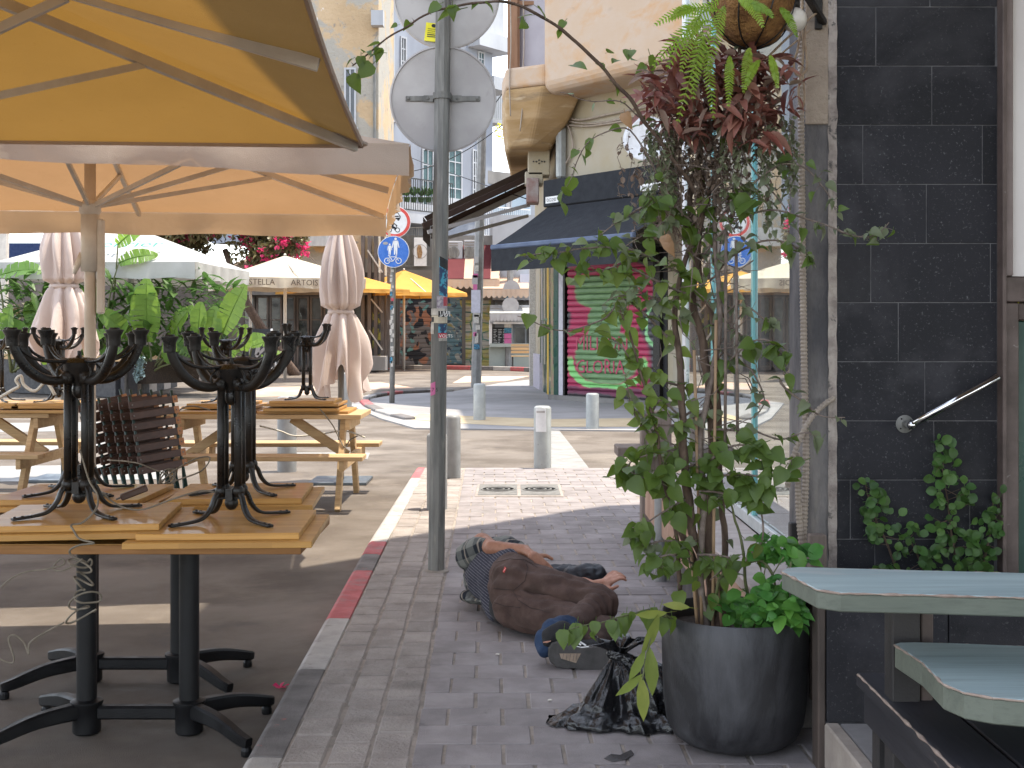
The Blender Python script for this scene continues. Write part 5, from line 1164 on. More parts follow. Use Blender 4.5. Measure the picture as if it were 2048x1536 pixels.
MB().prism([(.02,27.9),(.95,27.3),(1.05,27.6),(1.0,33),(.05,33)], 6.9, 12).build('side_room', lilac, Sh)
MB().box((-.10,27.55,6.85),(.12,27.9,12)).build('timber_trim', brwood, Sh); MB().box((.16,27.60,8.6),(.9,27.7,8.68)).build('timber_trim', brwood, Sh); MB().box((.12,27.62,6.9),(.17,27.75,12)).build('timber_trim', brwood, Sh)
for x, yb in ((1021,232),(1047,262)): MB().tube(spline([at(x-1,-30,26.2), at(x+1,80,26.2), at(x-2,160,26.2), at(x-1,200,26.2), at(x-7 if x > 1030 else x,yb,26.3)], 5), .014, 6).build('hanging_wire', M['conduit'], Sh, True)
o = Q.uz(1123,300,.12); Q.box('white_pipe', o[0]-.07, o[0]+.1, 4.65, 5.75, .05, .25, M['whitepaint'], bev=.04)
for k, (x0,y0,x1,y1) in enumerate(((1056,302,1098,350),(1050,350,1085,368))): MB().box(at(x0,y1,27.2), at(x1,y0,27.8)).build('meter_box', beige, Sh, bev=.02)
c = at(1078,323,27.18); mb = MB(); [mb.ball(c+Vector(((k-2)*.06,0,.03*(k==2))), .018, 4) for k in range(5)]; mb.ball(c-Vector((0,0,.04)),.018,4); mb.build('vent_holes', M['ink'], Sh, kind='stuff')
MB().box(at(1053,405,27.0), at(1077,362,27.6)).build('rusty_box', mat('rusty box', (.2,.09,.07),(.3,.26,.24),3,.8,.3,20), Sh, bev=.02)
for pts in ([(1130,232),(1160,240),(1220,228),(1290,214),(1340,205)], [(1128,236),(1150,245),(1200,246),(1270,232),(1340,222)], [(1136,250),(1180,252),(1260,240)], [(1130,330),(1145,300),(1142,268),(1130,240)]):
    MB().tube(spline([Q.P(*Q.uz(a,b,.08),.08) for a,b in pts], 5), .02, 6).build('wall_cable', M['conduit'], Sh, True)
dd = thing('satellite_dish', 'white satellite dish on the beige wall above the navy awning', 'satellite dish', Q.P(*Q.uz(1293,278,.9),.9))
Rm = (Vector((-.25,-1,.25)).to_track_quat('Z','Y')).to_matrix()
MB().lathe([(.001,-.09),(.2,-.07),(.38,0),(.44,.03),(.445,.04),(.38,.012),(.2,-.055),(.001,-.075)], (0,0,0), 36, Rm).build('reflector', flat('dish white', (.72,.73,.76), .5), dd, True)
MB().tube([(0,.1,-.1),(.3,.8,-.5)], .03, 8).build('mast', M['galv'], dd); MB().tube([(0,-.05,-.4),(-.1,-.5,-.1)], .015, 6).build('feed_arm', M['galv'], dd)
# far backdrop blocks so no street end is empty
FB = thing('far_apartment_block', 'distant pale apartment block closing the street behind the kiosk', 'building', (0,0,0))
MB().box((-3,70,-.1),(22,80,9)).build('wall', bwhite, FB)
tp = thing('blue_tarpaulin', 'deep blue tarpaulin band and posts at the far left', 'tarpaulin', (0,0,0))
MB().grid(lambda u, v: at(-60+u*160, 425+v*22+8*math.sin(u*3.1)*v, 34), 14, 3).build('cloth', M['tarp'], tp, True)
MB().grid(lambda u, v: at(-60+u*170, 486+v*42+4*math.sin(u*5)*v, 40), 14, 3).build('lower_cloth', flat('dark blue cloth', (.012,.03,.10), .8), tp, True)
MB().bar(at(4,760,34), at(9,420,34), .2, .2).build('post', M['ribs'], tp)
LB = thing('left_far_building', 'grey far building glimpsed behind the banana plants', 'building', (0,0,0))
MB().box((-40,50,-.1),(-15.5,58,3.9)).build('wall', conc, LB)
for i in range(7): MB().box((-33+2.4*i,49.9,.6),(-31.4+2.4*i,50,2.9)).build('window', M['darkglass'], LB)
# A-board
ab = thing('a_board', 'dark chalk A board with pale drawing standing before the far shop', 'sign board', (0,0,0))
a0, a1 = at(502,748,36), at(545,748,36); h = 2.3*.62
MB().bar((a0+a1)/2+Vector((0,0,.75)), (a0+a1)/2+Vector((0,0,.76)), .01,.01)
MB().add([a0+Vector((0,-.3,0)), a1+Vector((0,-.3,0)), a1+Vector((-.05,0,1.3)), a0+Vector((.05,0,1.3)), a0+Vector((0,.35,0)), a1+Vector((0,.35,0))], [(0,1,2,3),(4,3,2,5),(1,5,2),(0,3,4)]).build('board', M['ink'], ab)
MB().bar(a1+Vector((.02,-.28,0)), a1+Vector((-.03,0,1.3)), .05,.06).build('frame', M['signwhite'], ab); MB().bar(a1+Vector((.04,.33,0)), a1+Vector((-.03,.02,1.3)), .05,.06).build('frame', M['signwhite'], ab)
fl = Flat(((a0+a1)/2)+Vector((0,-.2,.0))); mb = MB(); fl.line(mb, [(-.08,.55),(.0,1.0)], .12, .12); fl.line(mb, [(-.1,.5),(.15,.75)], .08, .12); fl.ring(mb, -.18,.85,.05,.02,.12); fl.line(mb, [(-.14,.22),(.12,.22)], .06, .14); mb.build('chalk_drawing', M['signback'], ab)
# ================================================================= VEGETATION
def leafmesh(name, L, Wd, m, kind='heart', curl=.25, fold=.25):
    rows = {'heart':[(0,.0),(.06,.62),(.22,1.0),(.45,.92),(.7,.55),(.88,.2),(1.0,0)], 'long':[(0,.02),(.12,.45),(.35,.95),(.6,1.0),(.82,.55),(1,0)],
            'round':[(0,.05),(.15,.6),(.4,1),(.7,.95),(.9,.55),(1,.0)], 'strap':[(0,.3),(.2,.9),(.5,1),(.8,.6),(1,0)]}[kind]
    vs = []
    for t, w_ in rows:
        z = -curl*L*t*t; b = (-.04*L if kind == 'heart' and t == .06 else 0)
        for sd in (-1,0,1): vs.append((sd*w_*Wd/2, t*L+(b if sd else 0), z+abs(sd)*w_*Wd/2*fold))
    fs = []
    for i in range(len(rows)-1):
        for k in (0,1): a = i*3+k; fs.append((a,a+1,a+4,a+3))
    mb = MB(); mb.add(vs, fs)
    if kind in ('heart','long','round'): mb.tube([(0,-.3*L,-.02*L),(0,0,0)], .0013, 3)
    me = mb.mesh(name, True); me.materials.append(m); return me
def orient(d, up=Vector((0,0,1)), roll=0):
    y = Vector(d).normalized(); x = y.cross(up); x = x.normalized() if x.length > .05 else Vector((1,0,0)); z = x.cross(y)
    return (Matrix((x,y,z)).transposed() @ Matrix.Rotation(roll,3,'Y')).to_euler()
class Stuff:                                         # leaves past the limit, joined
    def __init__(s): s.mb = MB()
    def put(s, me, loc, eul, sc):
        Mx = Matrix.Translation(loc) @ eul.to_matrix().to_4x4() @ Matrix.Scale(sc,4)
        s.mb.add([Mx @ v.co for v in me.vertices], [tuple(p.vertices) for p in me.polygons])
def scatter_leaf(cnt, lim, parent, st, me, loc, eul, sc, name='leaf'):
    if cnt[0] < lim: inst(me, parent, loc, eul, sc, name)
    else: st.put(me, loc, eul, sc)
    cnt[0] += 1
# ---- potted vine
pot = thing('plant_pot', 'large charcoal plastic pot with rounded foot holding the vine', 'plant pot', (.742,4.17,0))
MB().lathe([(.12,.0),(.175,.008),(.205,.03),(.226,.075),(.236,.15),(.241,.30),(.243,.425),(.239,.431),(.234,.425),(.228,.36),(.001,.36)], (0,0,0), 72).build('shell', M['pot'], pot, 'auto')
sb = MB().grid(lambda u, v: (.228*v*math.cos(u*6.283), .228*v*math.sin(u*6.283), .372+.012*noise.noise(Vector((u*9,v*9,1)))), 40, 8); sb.build('soil', M['soil'], pot, True)
vine = thing('climbing_vine', 'tall climbing vine with woody stems trained on canes out of the charcoal pot', 'plant', (0,0,0))
LM = [leafmesh('leaf', .062, .050, M['leaf']), leafmesh('leaf', .055, .040, M['leaf'], 'heart', .45, .5), leafmesh('leaf', .07, .056, M['leaf'], 'heart', .1, .12), leafmesh('leaf', .05, .038, M['leafgrey'], 'heart', .5, .6), leafmesh('leaf', .045, .034, M['leafgrey'], 'heart', .2, .3)]
vcnt = [0]; vst = {0: Stuff(), 1: Stuff()}
def vleaf(p, grey=False, sc=1.0, d=None):
    i = R.choice((3,4,1)) if grey else R.choice((0,0,1,2)); me = LM[i]
    d = d or Vector((R.uniform(-1,1), R.uniform(-.9,.3), R.uniform(-1.1,.25)))
    e = orient(d, Vector((R.uniform(-.5,.5), -.6, 1)), R.uniform(-.7,.7)); s = sc*R.uniform(.65,1.25)
    if vcnt[0] < 300: inst(me, vine, p, e, s, 'leaf'); vcnt[0] += 1
    else: vst[1 if i > 2 else 0].put(me, p, e, s)
def branch(pts, r0, r1, m='twig', leaves=0, grey=False, sc=1, side=.03, n=6, thorn=False, name='stem', par=None, hang=False, start=0.0):
    P = spline([at(*p) for p in pts], n)
    for i in range(1, len(P)-1): P[i] = P[i]+Vector((noise.noise(P[i]*14), noise.noise(P[i]*14+Vector((5,5,5))), noise.noise(P[i]*14+Vector((9,1,3)))))*.006
    rs = [(r0+(r1-r0)*i/(len(P)-1))*(1+.18*noise.noise(P[i]*25)) for i in range(len(P))]; mb = MB().tube(P, rs, 6)
    if thorn:
        for i in range(3, len(P)-1, 3): a = P[i]; mb.tube([a, a+Vector((R.uniform(-1,1),R.uniform(-1,0),R.uniform(-1,1))).normalized()*.014], [.0016,.0002], 4)
    tw = []
    for k in range(leaves):
        t = start+(1-start)*(k+R.random())/leaves; i = min(len(P)-2, int(t*(len(P)-1))); a = P[i]
        o = Vector((R.uniform(-1,1), R.uniform(-1,.6), R.uniform(-.8,.8))); o = o.normalized()*side*R.uniform(.3,1); q = a+o
        mb.tube([a, q], [.0014,.0009], 3, False)
        vleaf(q, grey, sc, Vector((o.x*8,-.25+o.y*4,-.7)) if hang else None)
    mb.build(name, M[m], par or vine, True); return P
# main stems
branch([(1405,1270,4.17),(1392,1150,4.17),(1375,1090,4.16),(1330,1000,4.15),(1318,960,4.14)], .017,.008, 'bark', 4)
branch([(1420,1270,4.2),(1424,1180,4.18),(1417,1060,4.18),(1428,930,4.2),(1420,800,4.2),(1405,690,4.2),(1385,600,4.2),(1395,500,4.2),(1380,400,4.2),(1400,300,4.18),(1420,180,4.16)], .021,.007, 'bark', 22, True)
branch([(1432,1275,4.16),(1447,1190,4.14),(1390,1080,4.12),(1372,960,4.1),(1365,860,4.1),(1362,740,4.12),(1350,640,4.14),(1370,520,4.15),(1405,440,4.16),(1398,330,4.16)], .019,.006, 'bark', 18)
branch([(1415,1268,4.12),(1400,1140,4.1),(1408,1000,4.1),(1400,880,4.12),(1422,760,4.14),(1440,640,4.15),(1432,520,4.16),(1430,380,4.16),(1455,230,4.15),(1505,60,4.12),(1520,-20,4.1)], .012,.006, 'twig', 14)
branch([(1440,1260,4.2),(1450,1100,4.22),(1440,960,4.24),(1436,800,4.25),(1428,650,4.25),(1402,560,4.25),(1400,470,4.24),(1440,300,4.2),(1478,150,4.16),(1468,-20,4.12)], .012,.005, 'bark', 14, True)
branch([(1360,1180,4.14),(1352,1060,4.1),(1322,940,4.06),(1310,850,4.05),(1285,760,4.04),(1262,680,4.03),(1240,620,4.02)], .008,.003, 'bark', 20)
branch([(1500,1240,4.1),(1492,1160,4.1),(1482,1080,4.08),(1462,1010,4.06),(1440,985,4.06)], .006,.003, 'greenstem', 3)
branch([(1430,1200,4.1),(1440,1155,4.08),(1475,1135,4.06),(1520,1120,4.05),(1545,1145,4.05),(1552,1180,4.05)], .006,.004, 'greenstem', 5)
branch([(1470,1150,4.05),(1500,1110,4.05),(1525,1080,4.06),(1520,1010,4.08),(1500,960,4.1)], .005,.002, 'twig', 3)
for a, b, c_, d in ((1395,1262,1380,1075),(1445,1265,1428,1110),(1425,1262,1432,640),(1404,1262,1388,700),(1450,900,1452,450),(1475,880,1472,480)):
    MB().tube([at(a,b,4.1), at(c_,d,4.12)], .0055, 7).build('cane', M['cane'] if b > 1000 else M['twig'], vine, True)
# side branches : (points, leaves, grey)
SB = [([(1385,560,4.16),(1330,530,4.1),(1260,500,4.05),(1180,495,4.02),(1110,505,4.0),(1045,512,3.98)], 44, False, .034),
 ([(1380,590,4.15),(1310,560,4.1),(1250,530,4.06),(1200,540,4.04),(1150,545,4.02)], 36, False, .05),
 ([(1370,620,4.15),(1320,600,4.1),(1270,590,4.06),(1215,600,4.02)], 40, True, .05),
 ([(1360,700,4.15),(1300,640,4.1),(1250,600,4.05),(1205,640,4.0),(1120,660,3.96),(1035,632,3.95)], 20, False, .03),
 ([(1375,780,4.15),(1330,760,4.1),(1280,740,4.06),(1240,690,4.02),(1190,660,4.0)], 24, False, .04),
 ([(1365,840,4.12),(1320,800,4.08),(1290,860,4.05),(1265,800,4.03),(1250,745,4.02)], 22, False, .035),
 ([(1420,820,4.2),(1370,840,4.1),(1310,850,4.06),(1255,800,4.05)], 20, True, .05),
 ([(1430,760,4.2),(1480,700,4.1),(1530,680,4.06),(1565,705,4.04),(1568,750,4.03)], 26, False, .034),
 ([(1425,650,4.2),(1480,610,4.12),(1530,640,4.1),(1545,650,4.1)], 14, True, .03),
 ([(1420,560,4.2),(1480,500,4.12),(1550,480,4.08),(1600,500,4.06),(1630,520,4.06)], 26, True, .04),
 ([(1400,520,4.2),(1460,450,4.12),(1540,420,4.08),(1620,440,4.05),(1700,468,4.02),(1745,470,4.0),(1778,445,4.0)], 30, True, .034),
 ([(1400,480,4.2),(1470,400,4.12),(1540,340,4.08),(1600,330,4.05),(1650,380,4.02),(1670,420,4.0)], 26, True, .04),
 ([(1400,470,4.2),(1340,440,4.1),(1290,470,4.06),(1240,500,4.04)], 34, True, .055),
 ([(1410,460,4.18),(1370,430,4.12),(1330,400,4.08),(1300,410,4.05)], 20, False, .05),
 ([(1430,420,4.16),(1470,385,4.1),(1500,400,4.05),(1480,420,4.03)], 12, False, .04),
 ([(1385,900,4.15),(1330,900,4.1),(1270,920,4.05),(1240,950,4.03)], 22, False, .045),
 ([(1390,930,4.12),(1340,940,4.05),(1300,960,4.02),(1255,940,4.02)], 22, False, .05),
 ([(1420,920,4.1),(1470,890,4.05),(1520,900,4.03),(1540,930,4.02)], 22, False, .05),
 ([(1410,960,4.1),(1450,950,4.03),(1500,950,4.0),(1550,950,4.0),(1600,920,4.0)], 24, False, .045),
 ([(1400,980,4.1),(1440,985,4.03),(1490,990,4.0),(1525,985,4.0)], 15, False, .045),
 ([(1370,1000,4.1),(1330,1020,4.04),(1290,1050,4.0),(1265,1055,4.0)], 16, False, .04),
 ([(1385,1090,4.1),(1330,1080,4.04),(1290,1090,4.02),(1265,1080,4.0)], 16, True, .03),
 ([(1390,1130,4.08),(1350,1110,4.0),(1310,1120,3.98),(1330,1140,3.96)], 26, False, .045),
 ([(1395,1110,4.05),(1430,1110,3.98),(1460,1120,3.96),(1420,1160,3.95)], 18, False, .045),
 ([(1425,860,4.16),(1500,860,4.08),(1560,880,4.06),(1610,865,4.04),(1640,880,4.02)], 8, True, .02),
 ([(1560,760,4.1),(1600,800,4.07),(1640,830,4.05),(1690,835,4.03)], 8, True, .02),
 ([(1440,700,4.2),(1500,740,4.15),(1530,800,4.12),(1500,840,4.1)], 10, True, .03),
 ([(1430,600,4.2),(1470,660,4.16),(1510,690,4.12)], 10, True, .03),
 ([(1290,410,4.08),(1240,440,4.05),(1200,470,4.03)], 10, True, .03)]
for pts, n, g, sd in SB: branch(pts, .0045,.0016, 'twig', n, g, 1.12 if pts[-1][1] > 860 and pts[-1][1] < 1130 else .86, sd, 5, True, 'branch')
# arching top branch
branch([(1400,400,4.16),(1370,350,4.1),(1310,270,4.05),(1260,200,4.0),(1180,110,3.95),(1110,50,3.9),(1030,8,3.86),(960,6,3.84),(880,20,3.82),(800,60,3.8),(745,100,3.78),(705,132,3.77)], .008,.0022, 'bark', 0, False, 1, .02, 8, True, 'arching_branch')
for px, py, Y, s in ((705,118,3.77,.8),(728,105,3.77,1),(745,128,3.77,1.1),(722,112,3.77,.9),(760,85,3.78,.7),(765,105,3.78,.8),(757,95,3.78,.7),(820,45,3.8,1),(795,50,3.8,.6),(880,8,3.82,1),(905,10,3.82,.7),(920,18,3.83,1.2),(955,6,3.84,.7),(970,6,3.84,.7),(1000,0,3.85,.7),(1062,30,3.88,1),(1050,42,3.88,.8),(1075,15,3.88,.8),(1130,42,3.92,.8),(1145,130,3.95,.8),(1118,60,3.92,.5),(1195,125,3.98,.8),(1215,105,3.98,.9),(1235,120,3.98,.8),(1265,118,3.99,1),(1225,165,4.0,.8),(700,150,3.77,1),(1260,100,4,.8),(1290,130,4.02,.9),(1300,110,4.02,.9),(1175,300,4,.7),(1165,310,4,.8),(1130,390,3.98,1.1),(1125,405,3.98,.9),(1470,395,4,1.3),(1500,400,4,1.3)): vleaf(at(px,py,Y), False, s)
branch([(1320,360,4.08),(1260,260,4.04),(1200,270,4.02),(1160,310,4.0),(1145,350,4.0),(1120,400,3.98)], .003,.001, 'twig', 8, False, .8, .02, 6, True, 'branch')
branch([(1290,240,4.06),(1240,205,4.02),(1180,200,4.0),(1120,185,3.98)], .0025,.001, 'twig', 5, False, .5, .015, 6, True, 'branch')
branch([(1440,200,4.1),(1500,330,4.1),(1560,400,4.08),(1600,470,4.06)], .004,.0015, 'twig', 10, True, .7, .03, 6, True, 'branch')
for k in range(80):                                  # fine dry twigs
    a = at(R.gauss(1420,50), R.uniform(330,900), R.uniform(4.05,4.25)); d = Vector((R.uniform(-1,1),R.uniform(-.5,.5),R.uniform(-.6,1))).normalized(); L = R.uniform(.06,.2)
    b = a+d*L*.5+Vector((R.uniform(-.02,.02),0,R.uniform(-.02,.02))); MB().tube([a,b,a+d*L], [.0028,.002,.0008], 4).build('dry_twig', M['twig'], vine, True)
# low branch reaching left, long olive leaves
branch([(1340,1240,4.05),(1300,1222,4.0),(1250,1230,3.95),(1200,1245,3.9),(1150,1255,3.88),(1132,1262,3.87)], .004,.0015, 'greenstem', 22, False, .8, .022, 6, False, 'low_branch', hang=True)
lf = leafmesh('long_leaf', .145, .042, M['longleaf'], 'long', .12, .2)
MB().tube(spline([at(1345,1238,4.0), at(1318,1228,3.93), at(1300,1280,3.9), at(1290,1330,3.9), at(1285,1360,3.9)], 5), .003, 5).build('hanging_shoot', M['greenstem'], vine, True)
for px, py, dx, dz, s in ((1318,1225,-.35,-1,1.0),(1290,1300,-.5,-1,.75),(1298,1292,.1,-1,1.08),(1282,1352,.08,-1,.98),(1285,1348,-.8,-.7,.75),(1335,1225,-1,-.1,.7),(1380,1215,-1,.15,.6)):
    inst(lf, vine, at(px,py,3.9), orient(Vector((dx,-.1,dz)), Vector((.3,-1,.1)), R.uniform(-.4,.4)), s, 'long_leaf')
for px, py in ((1335,480),(1250,225),(1700-370,470)):
    inst(leafmesh('dry_leaf', .06,.045, M['deadleaf'], 'heart', .6,.5), vine, at(px,py,4.0), orient((.2,-.3,-1), Vector((0,-1,.2)), .5), .9, 'dry_leaf')
# ---- herb spilling from the pot
herb = thing('leafy_herb', 'bright green leafy herb spilling over the right rim of the pot beside the counter', 'plant', (0,0,0))
HM = [leafmesh('leaf', .055,.044, M['herb'], 'round', .35,.3), leafmesh('leaf', .042,.032, M['herb'], 'heart', .4,.3)]
for cx, cy, rx, ry, n, Y in ((1560,1195,48,42,75,3.98),(1520,1220,40,35,40,4.05),(1570,1110,62,24,58,4.1),(1480,1215,40,35,32,4.1),(1590,1225,26,30,36,3.95),(1545,1090,30,25,22,4.1)):
    for k in range(n):
        a, q = R.uniform(0,6.28), R.random()**.5; p = at(cx+rx*q*math.cos(a), cy+ry*q*math.sin(a), Y+R.uniform(-.06,.06))
        inst(R.choice(HM), herb, p, orient((R.uniform(-1,1), R.uniform(-1,.1), R.uniform(-.6,.7)), Vector((R.uniform(-.4,.4),-.7,1)), R.uniform(-.5,.5)), R.uniform(.6,1.15), 'leaf')
for k in range(16): MB().tube(spline([at(R.uniform(1470,1540),1255,4.1), at(R.uniform(1490,1570),1200,4.06), at(R.uniform(1500,1620),R.uniform(1095,1230),4.02)], 4), .0022, 4).build('stem', M['greenstem'], herb, True)
# ---- hanging basket, purple trailing plant, fern
bk = thing('hanging_basket', 'coconut fibre hanging basket with black wire at the top of the vine', 'hanging basket', at(1505,10,4.12))
MB().grid(lambda u, v: ((.135*math.sin(v*1.57)**.7*(1+.10*noise.noise(Vector((math.cos(u*6.283)*2,math.sin(u*6.283)*2,v*3)))))*math.cos(u*6.283), (.135*math.sin(v*1.57)**.7*(1+.10*noise.noise(Vector((math.cos(u*6.283)*2,math.sin(u*6.283)*2,v*3)))))*math.sin(u*6.283), -.155*math.cos(v*1.57)+.02), 40, 16).build('fibre_liner', M['coir'], bk, True)
for k in range(8):
    a = k*math.pi/4; MB().tube([(.145*math.sin(t*1.57)*math.cos(a+.35*t), .145*math.sin(t*1.57)*math.sin(a+.35*t), -.165*math.cos(t*1.57)+.02) for t in [j/8 for j in range(9)]], .0028, 5).build('wire', M['castiron'], bk, True)
MB().tube([(.147*math.cos(t), .147*math.sin(t), .02) for t in [j*.3142 for j in range(21)]], .004, 6).build('rim_wire', M['castiron'], bk, True)
tr = thing('purple_trailing_plant', 'mass of purple brown curling leaves trailing below the hanging basket', 'plant', (0,0,0))
PM = [leafmesh('leaf', .07,.022, M['purple'], 'strap', .55,.4), leafmesh('leaf', .06,.026, M['purple'], 'strap', .35,.3), leafmesh('leaf', .065,.022, M['purple2'], 'strap', .6,.4)]
pc = [0]; ps = [Stuff(), Stuff()]
def in_poly(x, y, P):
    c = False; j = len(P)-1
    for i in range(len(P)):
        if (P[i][1] > y) != (P[j][1] > y) and x < (P[j][0]-P[i][0])*(y-P[i][1])/(P[j][1]-P[i][1])+P[i][0]: c = not c
        j = i
    return c
PP = [(1325,95),(1300,130),(1278,175),(1285,215),(1330,260),(1390,280),(1450,240),(1510,300),(1540,285),(1550,215),(1600,225),(1600,170),(1575,110),(1500,100),(1440,110),(1390,70)]
n = 0
while n < 820:
    x, y = R.uniform(1270,1610), R.uniform(60,305)
    if not in_poly(x,y,PP): continue
    if x > 1540 and R.random() < .6: n += 1; continue
    p = at(x,y,R.uniform(4.0,4.3)); i = R.choice((0,0,1,2)); e = orient((R.uniform(-1,1),R.uniform(-.8,.5),R.uniform(-.7,.7)), Vector((R.uniform(-.3,.3),-.3,1)), R.uniform(-.8,.8)); s = R.uniform(.7,1.35)
    if n < 300: inst(PM[i], tr, p, e, s, 'leaf')
    else: ps[i == 2].put(PM[i], p, e, s)
    n += 1
ps[0].mb.build('inner_leaves', M['purple'], tr, True, kind='stuff'); ps[1].mb.build('inner_leaves', M['purple2'], tr, True, kind='stuff')
ts = Stuff(); tl = leafmesh('tiny_leaf', .02,.013, M['purple2'], 'round', .3,.3); sm = MB()
for k in range(120):
    x = R.choice((R.gauss(1400,45), R.gauss(1350,40), R.gauss(1470,50))); y0 = R.uniform(200,330); y1 = y0+R.uniform(60,220)*(1 if x < 1500 else .5); Y = R.uniform(4.12,4.32); P = [at(x+6*math.sin(q*2+k), y0+(y1-y0)*q/6, Y) for q in range(7)]
    sm.tube(P, .0012, 3, False)
    for q in range(12):
        t = R.random()*6; i = int(t) if t < 6 else 5; p = P[i].lerp(P[min(6,i+1)], t-i); ts.put(tl, p, orient((R.uniform(-1,1),R.uniform(-1,1),R.uniform(-1,.2))), R.uniform(.6,1.5))
sm.build('trailing_stems', M['twig'], tr, kind='stuff'); ts.mb.build('tiny_leaves', M['purple2'], tr, kind='stuff')
gs = Stuff(); tg = leafmesh('small_leaf', .022,.014, M['leafgrey'], 'round', .3,.3); sm = MB()
for k in range(44):
    x = R.uniform(1290,1350) if k < 18 else R.uniform(1440,1600); y0 = R.uniform(215,300); y1 = y0+R.uniform(80,190); Y = R.uniform(4.05,4.2); P = [at(x+7*math.sin(q*1.7+k), y0+(y1-y0)*q/6, Y) for q in range(7)]
    sm.tube(P, .0011, 3, False)
    for q in range(14): t = R.random()*5.9; i = int(t); p = P[i].lerp(P[i+1], t-i); gs.put(tg, p, orient((R.uniform(-1,1),R.uniform(-1,1),R.uniform(-1,.2))), R.uniform(.6,1.5))
sm.build('hanging_stems', M['twig'], tr, kind='stuff'); gs.mb.build('hanging_leaves', M['leafgrey'], tr, kind='stuff')
vst[0].mb.build('more_leaves', M['leaf'], vine, True, kind='stuff'); vst[1].mb.build('more_leaves', M['leafgrey'], vine, True, kind='stuff')
fern = thing('fern', 'yellow green fern hanging over the coconut basket', 'fern', (0,0,0))
def frond(px, py, dx, dy, L, Y):
    a = at(px,py,Y); P = [a+Vector((dx*t*L, -.06*t, dy*t*L-.5*L*t*t)) for t in [k/22 for k in range(23)]]; mb = MB().tube(P, [.0016-.00005*k for k in range(23)], 4)
    for i in range(1, 22):
        d = (P[i+1]-P[i-1]).normalized(); s = d.cross(Vector((.1,-1,.2))).normalized(); ln = L*.105*math.sin(math.pi*(i/23)**.8)+.003
        for sg in (-1,1):
            for h in (0,):
                b = P[i].lerp(P[i+1], h); tip = b+s*sg*ln+d*ln*.45+Vector((0,R.uniform(-.006,.006),-.2*ln)); w_ = d*.0030
                mb.add([b-w_, b+w_, tip.lerp(b,.35)+w_*1.1, tip, tip.lerp(b,.35)-w_*1.1], [(0,1,2,3,4)])
    mb.build('frond', M['fern'], fern, True)
for a in ((1440,20,-1,.2,.22,4.0),(1420,40,-.8,-.2,.24,3.98),(1450,10,-.3,-.6,.22,3.97),(1405,60,-.2,-.7,.2,3.98),(1430,30,-.5,-.9,.26,3.96),(1480,10,.6,.15,.16,3.95),(1415,0,-1,.5,.2,4.0),(1560,15,.3,-.3,.14,4.0),(1500,95,-.2,-.5,.16,3.98),(1460,110,-.1,-.7,.15,3.98),(1410,90,.1,-.9,.18,3.97),(1395,20,-.6,.2,.16,4.0),(1440,0,-.6,-.3,.3,3.99),(1400,30,-.35,-.5,.2,3.96),(1540,110,.1,-.5,.12,4.0),(1470,-10,.4,-.1,.2,3.96),(1520,120,-.5,-.4,.12,3.97)): frond(*a)
# ---- creepers on the tiled wall
def creeper(label, pts, spread, n, seedv):
    t = thing('wall_creeper', label, 'creeper', (0,0,0)); rg = random.Random(seedv); cm = [leafmesh('leaf', .03,.027, M['climber'], 'round', .15,.12), leafmesh('leaf', .036,.032, M['climber'], 'round', .3,.25)]
    P = spline([at(a,b,4.42) for a,b in pts], 6); mb = MB().tube(P, [.004*(1-i/len(P))+.0012 for i in range(len(P))], 5)
    for k in range(n):
        v = rg.random()**.8; i = min(len(P)-2, int((1-v)*(len(P)-1)*1.0) if 0 else int((1-v)*(len(P)-1))); a = P[len(P)-2-i] if 0 else P[i]
        wd = spread*(1-i/len(P))**.8+.012; q = a+Vector((rg.uniform(-wd,wd), rg.uniform(-.05,.0), rg.uniform(-.03,.06)))
        if k % 4 == 0: mb.tube([a,q], [.0016,.0008], 4, False)
        e = orient((rg.uniform(-1,1), rg.uniform(-.5,.0), rg.uniform(-.3,1)), Vector((rg.uniform(-.6,.6),-1,.4)), rg.uniform(-.6,.6)); inst(rg.choice(cm), t, q, e, rg.uniform(.65,1.15), 'leaf')
    mb.build('stem', M['bark'], t, True)
creeper('left creeper of small round leaves climbing the dark tiles above the counter', [(1800,1160),(1775,1090),(1752,1040),(1738,1000),(1730,965)], .08, 75, 1)
creeper('tall middle creeper of small round leaves reaching almost to the handrail', [(1925,1160),(1905,1080),(1895,1000),(1885,940),(1878,870)], .085, 140, 2)
creeper('right creeper of small round leaves against the brown door frame', [(1960,1160),(1975,1090),(1985,1050),(1985,1005)], .055, 60, 3)
creeper('low creeper sprig between the left and middle creepers', [(1850,1160),(1835,1110),(1815,1075)], .05, 22, 4)
# ---- banana plants in planters, bougainvillea
def banana_leaf(L, Wd, droop, tear, seedv, m):
    rg = random.Random(seedv); N = 12; vs = []; P = []
    for i in range(N+1): t = i/N; P.append(Vector((0, L*t*(1-.25*droop*t), -droop*L*.5*t*t)))
    mb = MB().tube(P, [.018*(1-i/N)+.004 for i in range(N+1)], 5)
    for sg in (-1,1):
        for i in range(N):
            w0 = Wd/2*math.sin(math.pi*min(1,(i/N)*.9+.08))**.6; w1 = Wd/2*math.sin(math.pi*min(1,((i+1)/N)*.9+.08))**.6
            g = .03*L if rg.random() < tear else 0; z = rg.uniform(-.05,.02)*Wd*(1+3*tear)
            mb.add([P[i], P[i+1], P[i+1]+Vector((sg*w1,-g,.28*w1+z)), P[i]+Vector((sg*w0,g*.3,.28*w0+z))], [(0,1,2,3) if sg > 0 else (3,2,1,0)])
    me = mb.mesh('leaf', True); me.materials.append(m); return me
